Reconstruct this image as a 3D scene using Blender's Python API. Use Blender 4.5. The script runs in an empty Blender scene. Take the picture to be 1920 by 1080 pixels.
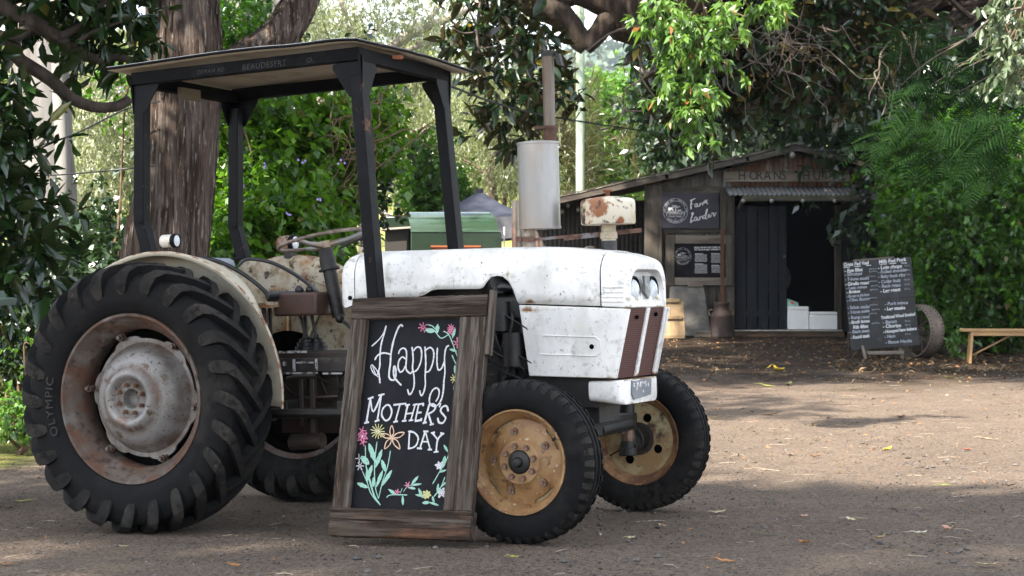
import bpy, math, random
import numpy as np
from mathutils import Vector, Matrix
R = math.radians
S = bpy.context.scene
C = S.collection
random.seed(7)
rng = np.random.default_rng(11)

# ------------------------------------------------------------------ camera
FOC, HC, YH = 3606.0, 1.193, 531.6          # focal length in pixels of a 1920 frame, eye height, horizon row
cam = bpy.data.cameras.new('camera'); cam_o = bpy.data.objects.new('camera', cam); C.objects.link(cam_o)
cam_o.location = (0, 0, HC); cam_o.rotation_euler = (R(90), 0, 0)
cam.sensor_width = 36; cam.lens = FOC / 1920 * 36
cam.shift_y = (YH - 540) / 1920
cam.clip_start = .1; cam.clip_end = 6000
cam.dof.use_dof = True; cam.dof.focus_distance = 8.3; cam.dof.aperture_fstop = 13
S.camera = cam_o
# ------------------------------------------------------------------ light
SUN_DIR = Vector((-.42, -.50, .76)).normalized()      # towards the sun: behind the camera, left, high
SUN_EL = math.asin(SUN_DIR.z); SUN_AZ = math.atan2(SUN_DIR.x, SUN_DIR.y)
W = bpy.data.worlds.new('World'); S.world = W; W.use_nodes = True
nt = W.node_tree; nt.nodes.clear()
out = nt.nodes.new('ShaderNodeOutputWorld'); bg = nt.nodes.new('ShaderNodeBackground')
sky = nt.nodes.new('ShaderNodeTexSky'); sky.sky_type = 'NISHITA'; sky.sun_disc = False
sky.sun_elevation = SUN_EL; sky.sun_rotation = SUN_AZ; sky.air_density = 1.0; sky.dust_density = 1.2
tc = nt.nodes.new('ShaderNodeTexCoord'); mp = nt.nodes.new('ShaderNodeMapping'); mp.inputs['Scale'].default_value = (1, 1, 2.6)
nz = nt.nodes.new('ShaderNodeTexNoise'); nz.inputs['Scale'].default_value = 3.1; nz.inputs['Detail'].default_value = 8; nz.inputs['Roughness'].default_value = .55
rp = nt.nodes.new('ShaderNodeMapRange'); rp.inputs['From Min'].default_value = .40; rp.inputs['From Max'].default_value = .58
mx = nt.nodes.new('ShaderNodeMix'); mx.data_type = 'RGBA'; mx.inputs['B'].default_value = (9.5, 9.7, 10.0, 1)
nt.links.new(tc.outputs['Generated'], mp.inputs['Vector']); nt.links.new(mp.outputs['Vector'], nz.inputs['Vector'])
nt.links.new(nz.outputs['Fac'], rp.inputs['Value']); nt.links.new(rp.outputs['Result'], mx.inputs['Factor'])
nt.links.new(sky.outputs['Color'], mx.inputs['A']); nt.links.new(mx.outputs['Result'], bg.inputs['Color'])
bg.inputs['Strength'].default_value = .092
nt.links.new(bg.outputs['Background'], out.inputs['Surface'])
sl = bpy.data.lights.new('sun', 'SUN'); sl.energy = 5.0; sl.angle = R(1.2); sl.color = (1, .90, .76)
so = bpy.data.objects.new('sun', sl); C.objects.link(so); so.rotation_euler = SUN_DIR.to_track_quat('Z', 'Y').to_euler()
S.view_settings.view_transform = 'Standard'; S.view_settings.look = 'None'; S.view_settings.exposure = 2.12; S.view_settings.gamma = 1
S.render.engine = 'CYCLES'
S.cycles.use_denoising = True
S.cycles.max_bounces = 8; S.cycles.transparent_max_bounces = 8; S.cycles.diffuse_bounces = 4; S.cycles.glossy_bounces = 3; S.cycles.transmission_bounces = 4
S.cycles.caustics_reflective = False; S.cycles.caustics_refractive = False

# ------------------------------------------------------------------ helpers
def at(px, py, Y):
    return Vector(((px - 960) / FOC * Y, Y, HC - (py - YH) / FOC * Y))
def lin(c): return tuple(((v / 255 + .055) / 1.055) ** 2.4 if v > 10 else v / 255 / 12.92 for v in c)
ORG = {}
def thing(name, label, cat, loc=(0, 0, 0), rot=(0, 0, 0), group=None, mw=None):
    o = bpy.data.objects.new(name, None); C.objects.link(o); o.empty_display_size = .1
    if mw is not None: o.matrix_world = mw; ORG[o.name] = Vector((0, 0, 0))
    else:
        o.location = loc; o.rotation_euler = rot; ORG[o.name] = Vector(loc)
    tag(o, label, cat, group); return o
def tag(o, label, cat, group=None, kind=None):
    if label: o['label'] = label
    if cat: o['category'] = cat
    if group: o['group'] = group
    if kind: o['kind'] = kind
    return o
def sub(name, parent, loc, rot=(0, 0, 0)):
    o = bpy.data.objects.new(name, None); C.objects.link(o); o.parent = parent; o.location = loc; o.rotation_euler = rot
    ORG[o.name] = Vector((0, 0, 0)); return o
def copy_tree(o, parent=None):
    c = o.copy(); C.objects.link(c)
    if parent: c.parent = parent
    for ch in list(o.children): copy_tree(ch, c)
    return c
def link(name, me, m, parent=None):
    o = bpy.data.objects.new(name, me); C.objects.link(o)
    if m: me.materials.append(m)
    if parent is not None:
        o.parent = parent; ORG[o.name] = ORG.get(parent.name, Vector((0, 0, 0)))
    return o

class MB:
    def __init__(s): s.v = []; s.f = []
    def add(s, vs, fs):
        n = len(s.v); s.v += [tuple(v) for v in vs]; s.f += [tuple(i + n for i in f) for f in fs]; return s
    def box(s, c, d, M=None):
        c = Vector(c); h = [x / 2 for x in d]
        vs = [Vector((x * h[0], y * h[1], z * h[2])) for x in (-1, 1) for y in (-1, 1) for z in (-1, 1)]
        if M is not None: vs = [M @ v for v in vs]
        return s.add([v + c for v in vs], [(0, 1, 3, 2), (4, 6, 7, 5), (0, 4, 5, 1), (2, 3, 7, 6), (0, 2, 6, 4), (1, 5, 7, 3)])
    def bar(s, a, b, w, h, up=(0, 0, 1)):
        a, b = Vector(a), Vector(b); d = (b - a).normalized(); u = Vector(up); x = d.cross(u)
        if x.length < 1e-4: x = d.cross(Vector((0, 1, 0)))
        x.normalize(); y = x.cross(d)
        vs = [p + x * sx * w / 2 + y * sy * h / 2 for p in (a, b) for sx, sy in ((-1, -1), (1, -1), (1, 1), (-1, 1))]
        return s.add(vs, [(3, 2, 1, 0), (4, 5, 6, 7), (0, 1, 5, 4), (1, 2, 6, 5), (2, 3, 7, 6), (3, 0, 4, 7)])
    def prism(s, poly, ext):
        ext = Vector(ext); n = len(poly); p = [Vector(q) for q in poly]
        return s.add(p + [q + ext for q in p], [tuple(range(n))[::-1], tuple(range(n, 2 * n))] + [(i, (i + 1) % n, (i + 1) % n + n, i + n) for i in range(n)])
    def tube(s, pts, r, n=8, caps=True):
        pts = [Vector(p) for p in pts]; m = len(pts); rs = r if isinstance(r, (list, tuple)) else [r] * m
        vs = []; t0 = (pts[1] - pts[0]).normalized()
        u = t0.cross(Vector((0, 0, 1)));
        if u.length < .05: u = t0.cross(Vector((1, 0, 0)))
        u.normalize()
        for i, p in enumerate(pts):
            t = (pts[min(i + 1, m - 1)] - pts[max(i - 1, 0)]).normalized()
            u = (u - t * u.dot(t)).normalized(); w = t.cross(u)
            for k in range(n):
                a = 2 * math.pi * k / n; vs.append(p + (u * math.cos(a) + w * math.sin(a)) * rs[i])
        fs = [(i * n + k, i * n + (k + 1) % n, (i + 1) * n + (k + 1) % n, (i + 1) * n + k) for i in range(m - 1) for k in range(n)]
        if caps: fs += [tuple(range(n))[::-1], tuple((m - 1) * n + k for k in range(n))]
        return s.add(vs, fs)
    def lathe(s, prof, c=(0, 0, 0), ax='z', n=32, a0=0, a1=2 * math.pi, caps=False):
        c = Vector(c); full = abs(a1 - a0 - 2 * math.pi) < 1e-6; k = n if full else n + 1; vs = []
        for r, h in prof:
            for i in range(k):
                a = a0 + (a1 - a0) * i / n; x, y = r * math.cos(a), r * math.sin(a)
                vs.append(c + (Vector((x, y, h)) if ax == 'z' else Vector((x, h, y)) if ax == 'y' else Vector((h, x, y))))
        fs = []
        for j in range(len(prof) - 1):
            for i in range(k if full else k - 1):
                i2 = (i + 1) % k; fs.append((j * k + i, j * k + i2, (j + 1) * k + i2, (j + 1) * k + i))
        if caps: fs += [tuple(range(k))[::-1], tuple((len(prof) - 1) * k + i for i in range(k))]
        return s.add(vs, fs)
    def cyl(s, a, b, r, n=16, r2=None): return s.tube([a, b], [r, r if r2 is None else r2], n)
    def loft(s, rings, closed=True, cap0=False, cap1=False):
        n = len(rings[0]); vs = [p for q in rings for p in q]
        fs = [(j * n + i, j * n + (i + 1) % n, (j + 1) * n + (i + 1) % n, (j + 1) * n + i) for j in range(len(rings) - 1) for i in range(n if closed else n - 1)]
        if cap0: fs.append(tuple(range(n))[::-1])
        if cap1: fs.append(tuple((len(rings) - 1) * n + i for i in range(n)))
        return s.add(vs, fs)
    def sphere(s, c, r, n=12, m=8, sc=(1, 1, 1)):
        prof = [(r * max(1e-4, math.sin(math.pi * j / m)), -r * math.cos(math.pi * j / m)) for j in range(m + 1)]
        b = MB().lathe(prof, n=n); c = Vector(c)
        return s.add([Vector((v[0] * sc[0], v[1] * sc[1], v[2] * sc[2])) + c for v in b.v], b.f)
    def ribbon(s, pts, w, nrm, taper=True):
        pts = [Vector(p) for p in pts]; m = len(pts); vs = []
        for i, p in enumerate(pts):
            t = (pts[min(i + 1, m - 1)] - pts[max(i - 1, 0)]).normalized(); x = t.cross(nrm).normalized()
            ww = w * (.75 + .35 * random.random()) / 2
            if taper and i in (0, m - 1): ww *= .6
            vs += [p - x * ww, p + x * ww]
        return s.add(vs, [(2 * i, 2 * i + 1, 2 * i + 3, 2 * i + 2) for i in range(m - 1)])
    def build(s, name, m, parent=None, smooth=True, ang=35, bevel=0, solid=0, rel=True, fix=True):
        me = bpy.data.meshes.new(name); o = ORG.get(parent.name, Vector((0, 0, 0))) if (parent is not None and rel) else Vector((0, 0, 0))
        me.from_pydata([(v[0] - o.x, v[1] - o.y, v[2] - o.z) for v in s.v], [], s.f)
        if fix:
            import bmesh
            bm = bmesh.new(); bm.from_mesh(me); bmesh.ops.recalc_face_normals(bm, faces=bm.faces); bm.to_mesh(me); bm.free()
        if smooth:
            me.shade_smooth(); me.set_sharp_from_angle(angle=R(ang))
        ob = link(name, me, m, parent)
        if solid:
            d = ob.modifiers.new('s', 'SOLIDIFY'); d.thickness = solid; d.offset = -1
        if bevel:
            d = ob.modifiers.new('b', 'BEVEL'); d.width = bevel; d.segments = 2; d.limit_method = 'ANGLE'; d.angle_limit = R(40); d.harden_normals = False
        return ob

def smooth_path(pts, k=6):
    P = [Vector(p) for p in pts]
    if len(P) < 3: return P
    o = []
    for i in range(len(P) - 1):
        a = P[max(i - 1, 0)]; b = P[i]; c = P[i + 1]; d = P[min(i + 2, len(P) - 1)]
        for j in range(k):
            t = j / k
            o.append(.5 * ((2 * b) + (c - a) * t + (2 * a - 5 * b + 4 * c - d) * t * t + (3 * b - a - 3 * c + d) * t ** 3))
    return o + [P[-1]]

def text_mb(s, size, origin, ux, uy, align='LEFT', shear=0, sp=1.0, off=0):
    cu = bpy.data.curves.new('t', 'FONT'); cu.body = s; cu.size = size; cu.align_x = align; cu.shear = shear; cu.space_character = sp; cu.resolution_u = 3; cu.offset = off
    ob = bpy.data.objects.new('t', cu); C.objects.link(ob)
    bpy.context.view_layer.update()
    me = bpy.data.meshes.new_from_object(ob.evaluated_get(bpy.context.evaluated_depsgraph_get()))
    b = MB(); o = Vector(origin); ux = Vector(ux); uy = Vector(uy)
    b.add([o + ux * v.co.x + uy * v.co.y for v in me.vertices], [tuple(p.vertices) for p in me.polygons])
    bpy.data.objects.remove(ob); bpy.data.curves.remove(cu); bpy.data.meshes.remove(me)
    return b

# ------------------------------------------------------------------ materials
def node_mat(name):
    m = bpy.data.materials.new(name); m.use_nodes = True; nt = m.node_tree; nt.nodes.clear()
    o = nt.nodes.new('ShaderNodeOutputMaterial'); return m, nt, o
def noise(nt, co, scale, detail=6, rough=.6, stretch=None, dist=0):
    n = nt.nodes.new('ShaderNodeTexNoise'); n.inputs['Scale'].default_value = scale; n.inputs['Detail'].default_value = detail; n.inputs['Roughness'].default_value = rough; n.inputs['Distortion'].default_value = dist
    if stretch:
        m = nt.nodes.new('ShaderNodeMapping'); m.inputs['Scale'].default_value = stretch; nt.links.new(co, m.inputs['Vector']); co = m.outputs['Vector']
    nt.links.new(co, n.inputs['Vector']); return n.outputs['Fac']
def ramp(nt, v, lo, hi):
    r = nt.nodes.new('ShaderNodeMapRange'); r.inputs['From Min'].default_value = lo; r.inputs['From Max'].default_value = hi
    nt.links.new(v, r.inputs['Value']); return r.outputs['Result']
def mixc(nt, f, a, b):
    m = nt.nodes.new('ShaderNodeMix'); m.data_type = 'RGBA'
    for k, x in (('A', a), ('B', b)):
        if isinstance(x, tuple): m.inputs[k].default_value = (*x[:3], 1)
        else: nt.links.new(x, m.inputs[k])
    if isinstance(f, (int, float)): m.inputs['Factor'].default_value = f
    else: nt.links.new(f, m.inputs['Factor'])
    return m.outputs['Result']
def mth(nt, op, a, b=None):
    m = nt.nodes.new('ShaderNodeMath'); m.operation = op
    for i, x in enumerate((a, b)):
        if x is None: continue
        if isinstance(x, (int, float)): m.inputs[i].default_value = x
        else: nt.links.new(x, m.inputs[i])
    return m.outputs[0]
def mat(name, base, layers=(), rough=.6, metal=0, bump=None, spec=.5, rrange=None, bdist=.01, coat=0):
    """base colour, then layers (colour, scale, lo, hi[, stretch[, detail]]) laid over it where a noise is high"""
    m, nt, o = node_mat(name); p = nt.nodes.new('ShaderNodeBsdfPrincipled'); tc = nt.nodes.new('ShaderNodeTexCoord'); co = tc.outputs['Object']
    col = base
    for i, L in enumerate(layers):
        c, sc, lo, hi = L[:4]; st = L[4] if len(L) > 4 else None; de = L[5] if len(L) > 5 else 7
        mpn = nt.nodes.new('ShaderNodeMapping'); mpn.inputs['Location'].default_value = (3.7 * i, 1.3 * i, 7.1 * i); nt.links.new(co, mpn.inputs['Vector'])
        col = mixc(nt, ramp(nt, noise(nt, mpn.outputs['Vector'], sc, de, .62, st), lo, hi), col, c)
    if isinstance(col, tuple): p.inputs['Base Color'].default_value = (*col[:3], 1)
    else: nt.links.new(col, p.inputs['Base Color'])
    p.inputs['Roughness'].default_value = rough; p.inputs['Metallic'].default_value = metal; p.inputs['Specular IOR Level'].default_value = spec
    if coat: p.inputs['Coat Weight'].default_value = coat; p.inputs['Coat Roughness'].default_value = .2
    if rrange: nt.links.new(mth(nt, 'ADD', mth(nt, 'MULTIPLY', noise(nt, co, rrange[0]), rrange[2] - rrange[1]), rrange[1]), p.inputs['Roughness'])
    if bump:
        b = nt.nodes.new('ShaderNodeBump'); b.inputs['Strength'].default_value = bump[0]; b.inputs['Distance'].default_value = bdist
        nt.links.new(noise(nt, co, bump[1], 8, .65, bump[2] if len(bump) > 2 else None), b.inputs['Height']); nt.links.new(b.outputs['Normal'], p.inputs['Normal'])
    nt.links.new(p.outputs['BSDF'], o.inputs['Surface']); return m
def leafmat(name, dark, light, under=None, tr=.35, gloss=.08, grough=.35, rare=None):
    m, nt, o = node_mat(name)
    g = nt.nodes.new('ShaderNodeNewGeometry'); rnd = g.outputs['Random Per Island']
    col = mixc(nt, rnd, dark, light)
    if rare: col = mixc(nt, mth(nt, 'GREATER_THAN', rnd, 1 - rare[1]), col, rare[0])
    if under: col = mixc(nt, g.outputs['Backfacing'], col, under)
    d = nt.nodes.new('ShaderNodeBsdfDiffuse'); t = nt.nodes.new('ShaderNodeBsdfTranslucent'); gl = nt.nodes.new('ShaderNodeBsdfGlossy'); gl.inputs['Roughness'].default_value = grough
    nt.links.new(col, d.inputs['Color'])
    nt.links.new(mixc(nt, .5, col, (light[0] * 1.5, light[1] * 1.6, light[2] * .6)), t.inputs['Color'])
    gl.inputs['Color'].default_value = (.9, .95, 1, 1)
    m1 = nt.nodes.new('ShaderNodeMixShader'); m1.inputs['Fac'].default_value = tr; nt.links.new(d.outputs[0], m1.inputs[1]); nt.links.new(t.outputs[0], m1.inputs[2])
    m2 = nt.nodes.new('ShaderNodeMixShader'); m2.inputs['Fac'].default_value = gloss; nt.links.new(m1.outputs[0], m2.inputs[1]); nt.links.new(gl.outputs[0], m2.inputs[2])
    nt.links.new(m2.outputs[0], o.inputs['Surface']); return m
def bark(name, c1, c2, c3, sc=14, st=(1, 1, .12), strength=1.0, dist=.03):
    return mat(name, c1, [(c2, sc, .42, .62, st), (c3, sc * .35, .55, .75, (1, 1, .5))], rough=.9, bump=(strength, sc, st), spec=.2, bdist=dist)

# ------------------------------------------------------------------ leaves
def np_mesh(name, V, pats, nl, nv, m, parent):
    """nl leaves of nv vertices each; pats = face patterns inside one leaf"""
    me = bpy.data.meshes.new(name); base = (np.arange(nl) * nv)[:, None]
    idx = np.concatenate([(base + np.array(p)[None, :]) for p in pats], axis=1).astype(np.int32).ravel()
    sz = np.array([len(p) for p in pats], np.int32); st1 = np.concatenate([[0], np.cumsum(sz)[:-1]]); tot = int(sz.sum())
    starts = (np.arange(nl)[:, None] * tot + st1[None, :]).astype(np.int32).ravel()
    me.vertices.add(len(V)); me.vertices.foreach_set('co', np.ascontiguousarray(V, np.float32).ravel())
    me.loops.add(len(idx)); me.loops.foreach_set('vertex_index', idx)
    me.polygons.add(len(starts)); me.polygons.foreach_set('loop_start', starts)
    me.update(calc_edges=True)
    return link(name, me, m, parent)
def nrmz(a): return a / np.maximum(np.linalg.norm(a, axis=1, keepdims=True), 1e-9)
def leaves(name, m, parent, P, D, L, w=.4, fine=False, curl=.15, fold=.15, up=1.0):
    n = len(P); o = np.array(ORG.get(parent.name, (0, 0, 0))) if parent is not None else np.zeros(3)
    P = np.asarray(P) - o; D = nrmz(np.asarray(D)); L = np.asarray(L)[:, None]
    N = rng.normal(size=(n, 3)) * .6 + np.array([0, 0, up]); Sx = nrmz(np.cross(D, N)); Nn = nrmz(np.cross(Sx, D))
    Wd = L * w * rng.uniform(.75, 1.2, (n, 1)); cu = curl * rng.uniform(.2, 1.8, (n, 1)); fo = fold * rng.uniform(.2, 1.6, (n, 1))
    tip = P + D * L - Nn * L * cu
    if not fine:
        mid = P + D * L * .45
        V = np.stack([P, mid + Sx * Wd / 2 + Nn * Wd * fo, tip, mid - Sx * Wd / 2 + Nn * Wd * fo], 1).reshape(-1, 3)
        return np_mesh(name, V, [(0, 1, 2, 3)], n, 4, m, parent)
    m1 = P + D * L * .3 - Nn * L * cu * .1; m2 = P + D * L * .68 - Nn * L * cu * .5
    e1 = Sx * Wd * .44; e2 = Sx * Wd * .42; f1 = Nn * Wd * fo
    V = np.stack([P, m1 + e1 + f1, m2 + e2 + f1, tip, m2 - e2 + f1, m1 - e1 + f1, m1, m2], 1).reshape(-1, 3)
    return np_mesh(name, V, [(0, 1, 6), (1, 2, 7, 6), (2, 3, 7), (0, 6, 5), (6, 7, 4, 5), (7, 3, 4)], n, 8, m, parent)
def crown(ells, clumps, twigs, lpt, rc=.35, tl=.3, ll=.1, droop=.3, spread=.7, shell=.5, lvar=.3):
    """leaf bases, axes and lengths: clumps in ellipsoids, twigs in clumps, leaves along twigs"""
    T = []; TD = []
    tot = sum(e[6] if len(e) > 6 else 1 for e in ells)
    for e in ells:
        c = np.array(e[:3]); r = np.array(e[3:6]); k = max(1, int(clumps * (e[6] if len(e) > 6 else 1) / tot))
        u = nrmz(rng.normal(size=(k, 3))); rad = rng.uniform(0, 1, (k, 1)) ** (1 / 3 * (1 - shell))
        cc = c + u * rad * r
        tp = np.repeat(cc, twigs, 0) + rng.normal(size=(k * twigs, 3)) * rc * rng.uniform(.5, 1.3, (k, 1)).repeat(twigs, 0)
        T.append(tp); TD.append(nrmz(nrmz((tp - c) / r) * .6 + rng.normal(size=tp.shape) * .6 + np.array([0, 0, -droop])))
    T = np.concatenate(T); TD = np.concatenate(TD); n = len(T)
    s = rng.uniform(0, 1, (n, lpt)); P = T[:, None, :] + TD[:, None, :] * (s * tl)[:, :, None]
    D = TD[:, None, :] * .5 + rng.normal(size=(n, lpt, 3)) * spread + np.array([0, 0, -droop])
    P = P.reshape(-1, 3); D = D.reshape(-1, 3); L = ll * (1 + lvar * rng.normal(size=len(P))).clip(.4, 1.8)
    return P, D, L
def wob(a, b, n, amp, sag=0):
    a, b = Vector(a), Vector(b); L = (b - a).length; o = []
    for i in range(n + 1):
        t = i / n; e = math.sin(math.pi * t)
        o.append(a.lerp(b, t) + Vector((random.gauss(0, 1), random.gauss(0, 1), random.gauss(0, 1))) * amp * L * (e > 0) + Vector((0, 0, -sag * e * L)))
    return smooth_path(o, 4)
def taper(r0, r1, n): return [r0 + (r1 - r0) * i / (n - 1) for i in range(n)]
def limb(mb, pts, r0, r1, k=5, n=8):
    p = smooth_path(pts, k); mb.tube(p, taper(r0, r1, len(p)), n); return mb
# ------------------------------------------------------------------ ground
def gz(x, y):
    pl = -.031 + .0283 * ((x + 1.46) * .903 - (y - 10.13) * .429)
    w = math.exp(-(((x + .6) / 4) ** 2 + ((y - 9) / 4) ** 2))
    z = pl * w + .028 * math.exp(-(((x + .5) / .55) ** 2 + ((y - 8.0) / .3) ** 2))
    if y < 45: z += .00114 * max(0, y - 13) ** 2
    else: z += 1.167 + .073 * (min(y, 120) - 45) + .0008 * (min(y, 120) - 45) ** 2 + max(0, y - 120) * .01
    z += .25 * max(0, min(1, (-x - 3.6) / 2)) * max(0, min(1, (y - 13.5) / 3))
    return z
def ghit(px, py):
    a, b = 3, 60
    f = lambda Y: HC - (py - YH) / FOC * Y - gz((px - 960) / FOC * Y, Y)
    for _ in range(50):
        c = (a + b) / 2
        if f(c) > 0: a = c
        else: b = c
    p = at(px, py, a); p.z = gz(p.x, p.y); return p
def ground():
    ys = [-30, -15, -5, 0, 3] + list(np.arange(5, 16, .12)) + list(np.arange(16, 34, .3)) + list(np.arange(34, 60, 2)) + list(np.arange(60, 160, 8)) + [200, 260, 340, 450, 600]
    us = np.linspace(-1, 1, 141); us = np.sign(us) * np.abs(us) ** 1.7
    V = []; 
    for y in ys:
        half = 14 + max(0, y) * .9
        for u in us:
            x = u * half; d = 0
            if 4 < y < 34 and abs(x) < 9:
                d = .006 * math.sin(x * 3.1 + y * 1.7) * math.sin(y * 2.3 - x) + random.gauss(0, .0022)
            V.append((x, y, gz(x, y) + d))
    n = len(us); F = [(j * n + i, j * n + i + 1, (j + 1) * n + i + 1, (j + 1) * n + i) for j in range(len(ys) - 1) for i in range(n - 1)]
    m, nt, o = node_mat('dirt'); p = nt.nodes.new('ShaderNodeBsdfPrincipled'); tc = nt.nodes.new('ShaderNodeTexCoord'); co = tc.outputs['Object']
    sep = nt.nodes.new('ShaderNodeSeparateXYZ'); nt.links.new(co, sep.inputs[0])
    c = mixc(nt, ramp(nt, noise(nt, co, 1.1, 6), .35, .65), (0.176, 0.146, 0.126), (0.245, 0.202, 0.168))
    c = mixc(nt, ramp(nt, noise(nt, co, 3.2, 7, .7), .50, .66), c, (0.133, 0.114, 0.100))
    c = mixc(nt, ramp(nt, noise(nt, co, 38, 6, .75), .46, .60), c, (0.073, 0.061, 0.053))
    c = mixc(nt, ramp(nt, noise(nt, co, 75, 5, .75), .52, .62), c, (0.310, 0.258, 0.215))
    c = mixc(nt, ramp(nt, noise(nt, co, 130, 4, .7), .54, .62), c, (0.086, 0.074, 0.065))
    v = nt.nodes.new('ShaderNodeTexVoronoi'); v.inputs['Scale'].default_value = 60; nt.links.new(co, v.inputs['Vector'])
    c = mixc(nt, ramp(nt, v.outputs['Distance'], .22, .1), c, (0.112, 0.101, 0.095))
    # leaf mulch towards the hut
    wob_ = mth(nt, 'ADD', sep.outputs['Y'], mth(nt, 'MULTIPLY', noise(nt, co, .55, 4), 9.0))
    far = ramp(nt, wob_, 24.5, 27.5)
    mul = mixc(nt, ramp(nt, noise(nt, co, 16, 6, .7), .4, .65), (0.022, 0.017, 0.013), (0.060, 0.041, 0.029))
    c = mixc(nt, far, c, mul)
    # grass on the left bank and the meadow beyond
    gr = mixc(nt, ramp(nt, noise(nt, co, 9, 6), .35, .65), (.10, .13, .035), (.20, .20, .07))
    mead = mixc(nt, ramp(nt, noise(nt, co, .3, 5), .35, .65), (.22, .27, .07), (.36, .36, .13))
    left = mth(nt, 'MULTIPLY', ramp(nt, mth(nt, 'ADD', sep.outputs['X'], mth(nt, 'MULTIPLY', noise(nt, co, 2.5), .5)), -2.9, -3.2), ramp(nt, mth(nt, 'ADD', sep.outputs['Y'], mth(nt, 'MULTIPLY', noise(nt, co, 3.0), .7)), 12.9, 13.3))
    c = mixc(nt, left, c, gr)
    c = mixc(nt, ramp(nt, wob_, 42, 46), c, mead)
    warm = nt.nodes.new('ShaderNodeMix'); warm.data_type = 'RGBA'; warm.blend_type = 'MULTIPLY'; warm.inputs['Factor'].default_value = 1; nt.links.new(c, warm.inputs['A']); warm.inputs['B'].default_value = (1.03, .97, .91, 1); c = warm.outputs['Result']
    nt.links.new(c, p.inputs['Base Color']); p.inputs['Roughness'].default_value = .95; p.inputs['Specular IOR Level'].default_value = .15
    b = nt.nodes.new('ShaderNodeBump'); b.inputs['Strength'].default_value = 1.0; b.inputs['Distance'].default_value = .035
    h = mth(nt, 'ADD', mth(nt, 'MULTIPLY', noise(nt, co, 70, 8, .75), 1.0), mth(nt, 'MULTIPLY', v.outputs['Distance'], -.5))
    h = mth(nt, 'ADD', h, mth(nt, 'MULTIPLY', noise(nt, co, 9, 5), 1.6))
    nt.links.new(h, b.inputs['Height']); nt.links.new(b.outputs['Normal'], p.inputs['Normal']); nt.links.new(p.outputs[0], o.inputs[0])
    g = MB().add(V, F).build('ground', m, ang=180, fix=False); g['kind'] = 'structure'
ground()

def hills():
    n = 90; V = []; rows = 14
    m = mat('forest_hill', (.05, .085, .065), [((.085, .12, .085), .05, .4, .6), ((.02, .035, .02), .12, .5, .65), ((.11, .12, .07), .02, .55, .7)], rough=1, bump=(1, .12), spec=0, bdist=4)  # blue of the haze is mixed into the hill and forest colours
    for j in range(rows):
        t = j / (rows - 1)
        for i in range(n):
            x = -420 + 900 * i / (n - 1)
            top = 66 + 26 * math.sin(x * .011 + 1.0) + 10 * math.sin(x * .031) + (x > 60) * 6
            hgt = top * math.sin(t * math.pi / 2)
            V.append((x, 520 + 330 * t + 20 * math.sin(x * .02), hgt + random.gauss(0, 1.6) * (t > .05) - 3))
    F = [(j * n + i, j * n + i + 1, (j + 1) * n + i + 1, (j + 1) * n + i) for j in range(rows - 1) for i in range(n - 1)]
    o = MB().add(V, F).build('hills', m, ang=180, fix=False); o['kind'] = 'structure'
    P = []
    for k in range(9000):
        i = random.random() * (n - 1); j = random.random() * (rows - 1.01) + .3; j = min(j, rows - 1)
        a = V[int(j) * n + int(i)]; b = V[min(int(j) + 1, rows - 1) * n + min(int(i) + 1, n - 1)]
        P.append([a[0] + (b[0] - a[0]) * random.random(), a[1] + (b[1] - a[1]) * random.random(), a[2] + (b[2] - a[2]) * random.random()])
    P = np.array(P); Q = np.repeat(P, 5, 0) + rng.normal(size=(len(P) * 5, 3)) * np.array([2.5, 2.5, 2.2]) + np.array([0, 0, 2.5])
    lv = leaves('hill_forest', leafmat('hill_leaf', (.05, .085, .07), (.10, .14, .10), tr=.1, gloss=0), None, Q, rng.normal(size=Q.shape), rng.uniform(3, 6, len(Q)), .7)
    tag(lv, 'forest covering the far hills, tinted blue green for haze', 'forest', kind='stuff')
hills()
# the air between here and the hills
hz, nt, o = node_mat('haze_air'); pv = nt.nodes.new('ShaderNodeVolumePrincipled')
pv.inputs['Color'].default_value = (.80, .88, 1, 1); pv.inputs['Density'].default_value = .0002; pv.inputs['Anisotropy'].default_value = .3
nt.links.new(pv.outputs[0], o.inputs['Volume'])
ho = MB().box((20, 440, 62), (1300, 960, 136)).build('haze', hz, smooth=False); ho['kind'] = 'stuff'; tag(ho, 'thin blue haze over the far hills', 'haze')
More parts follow.
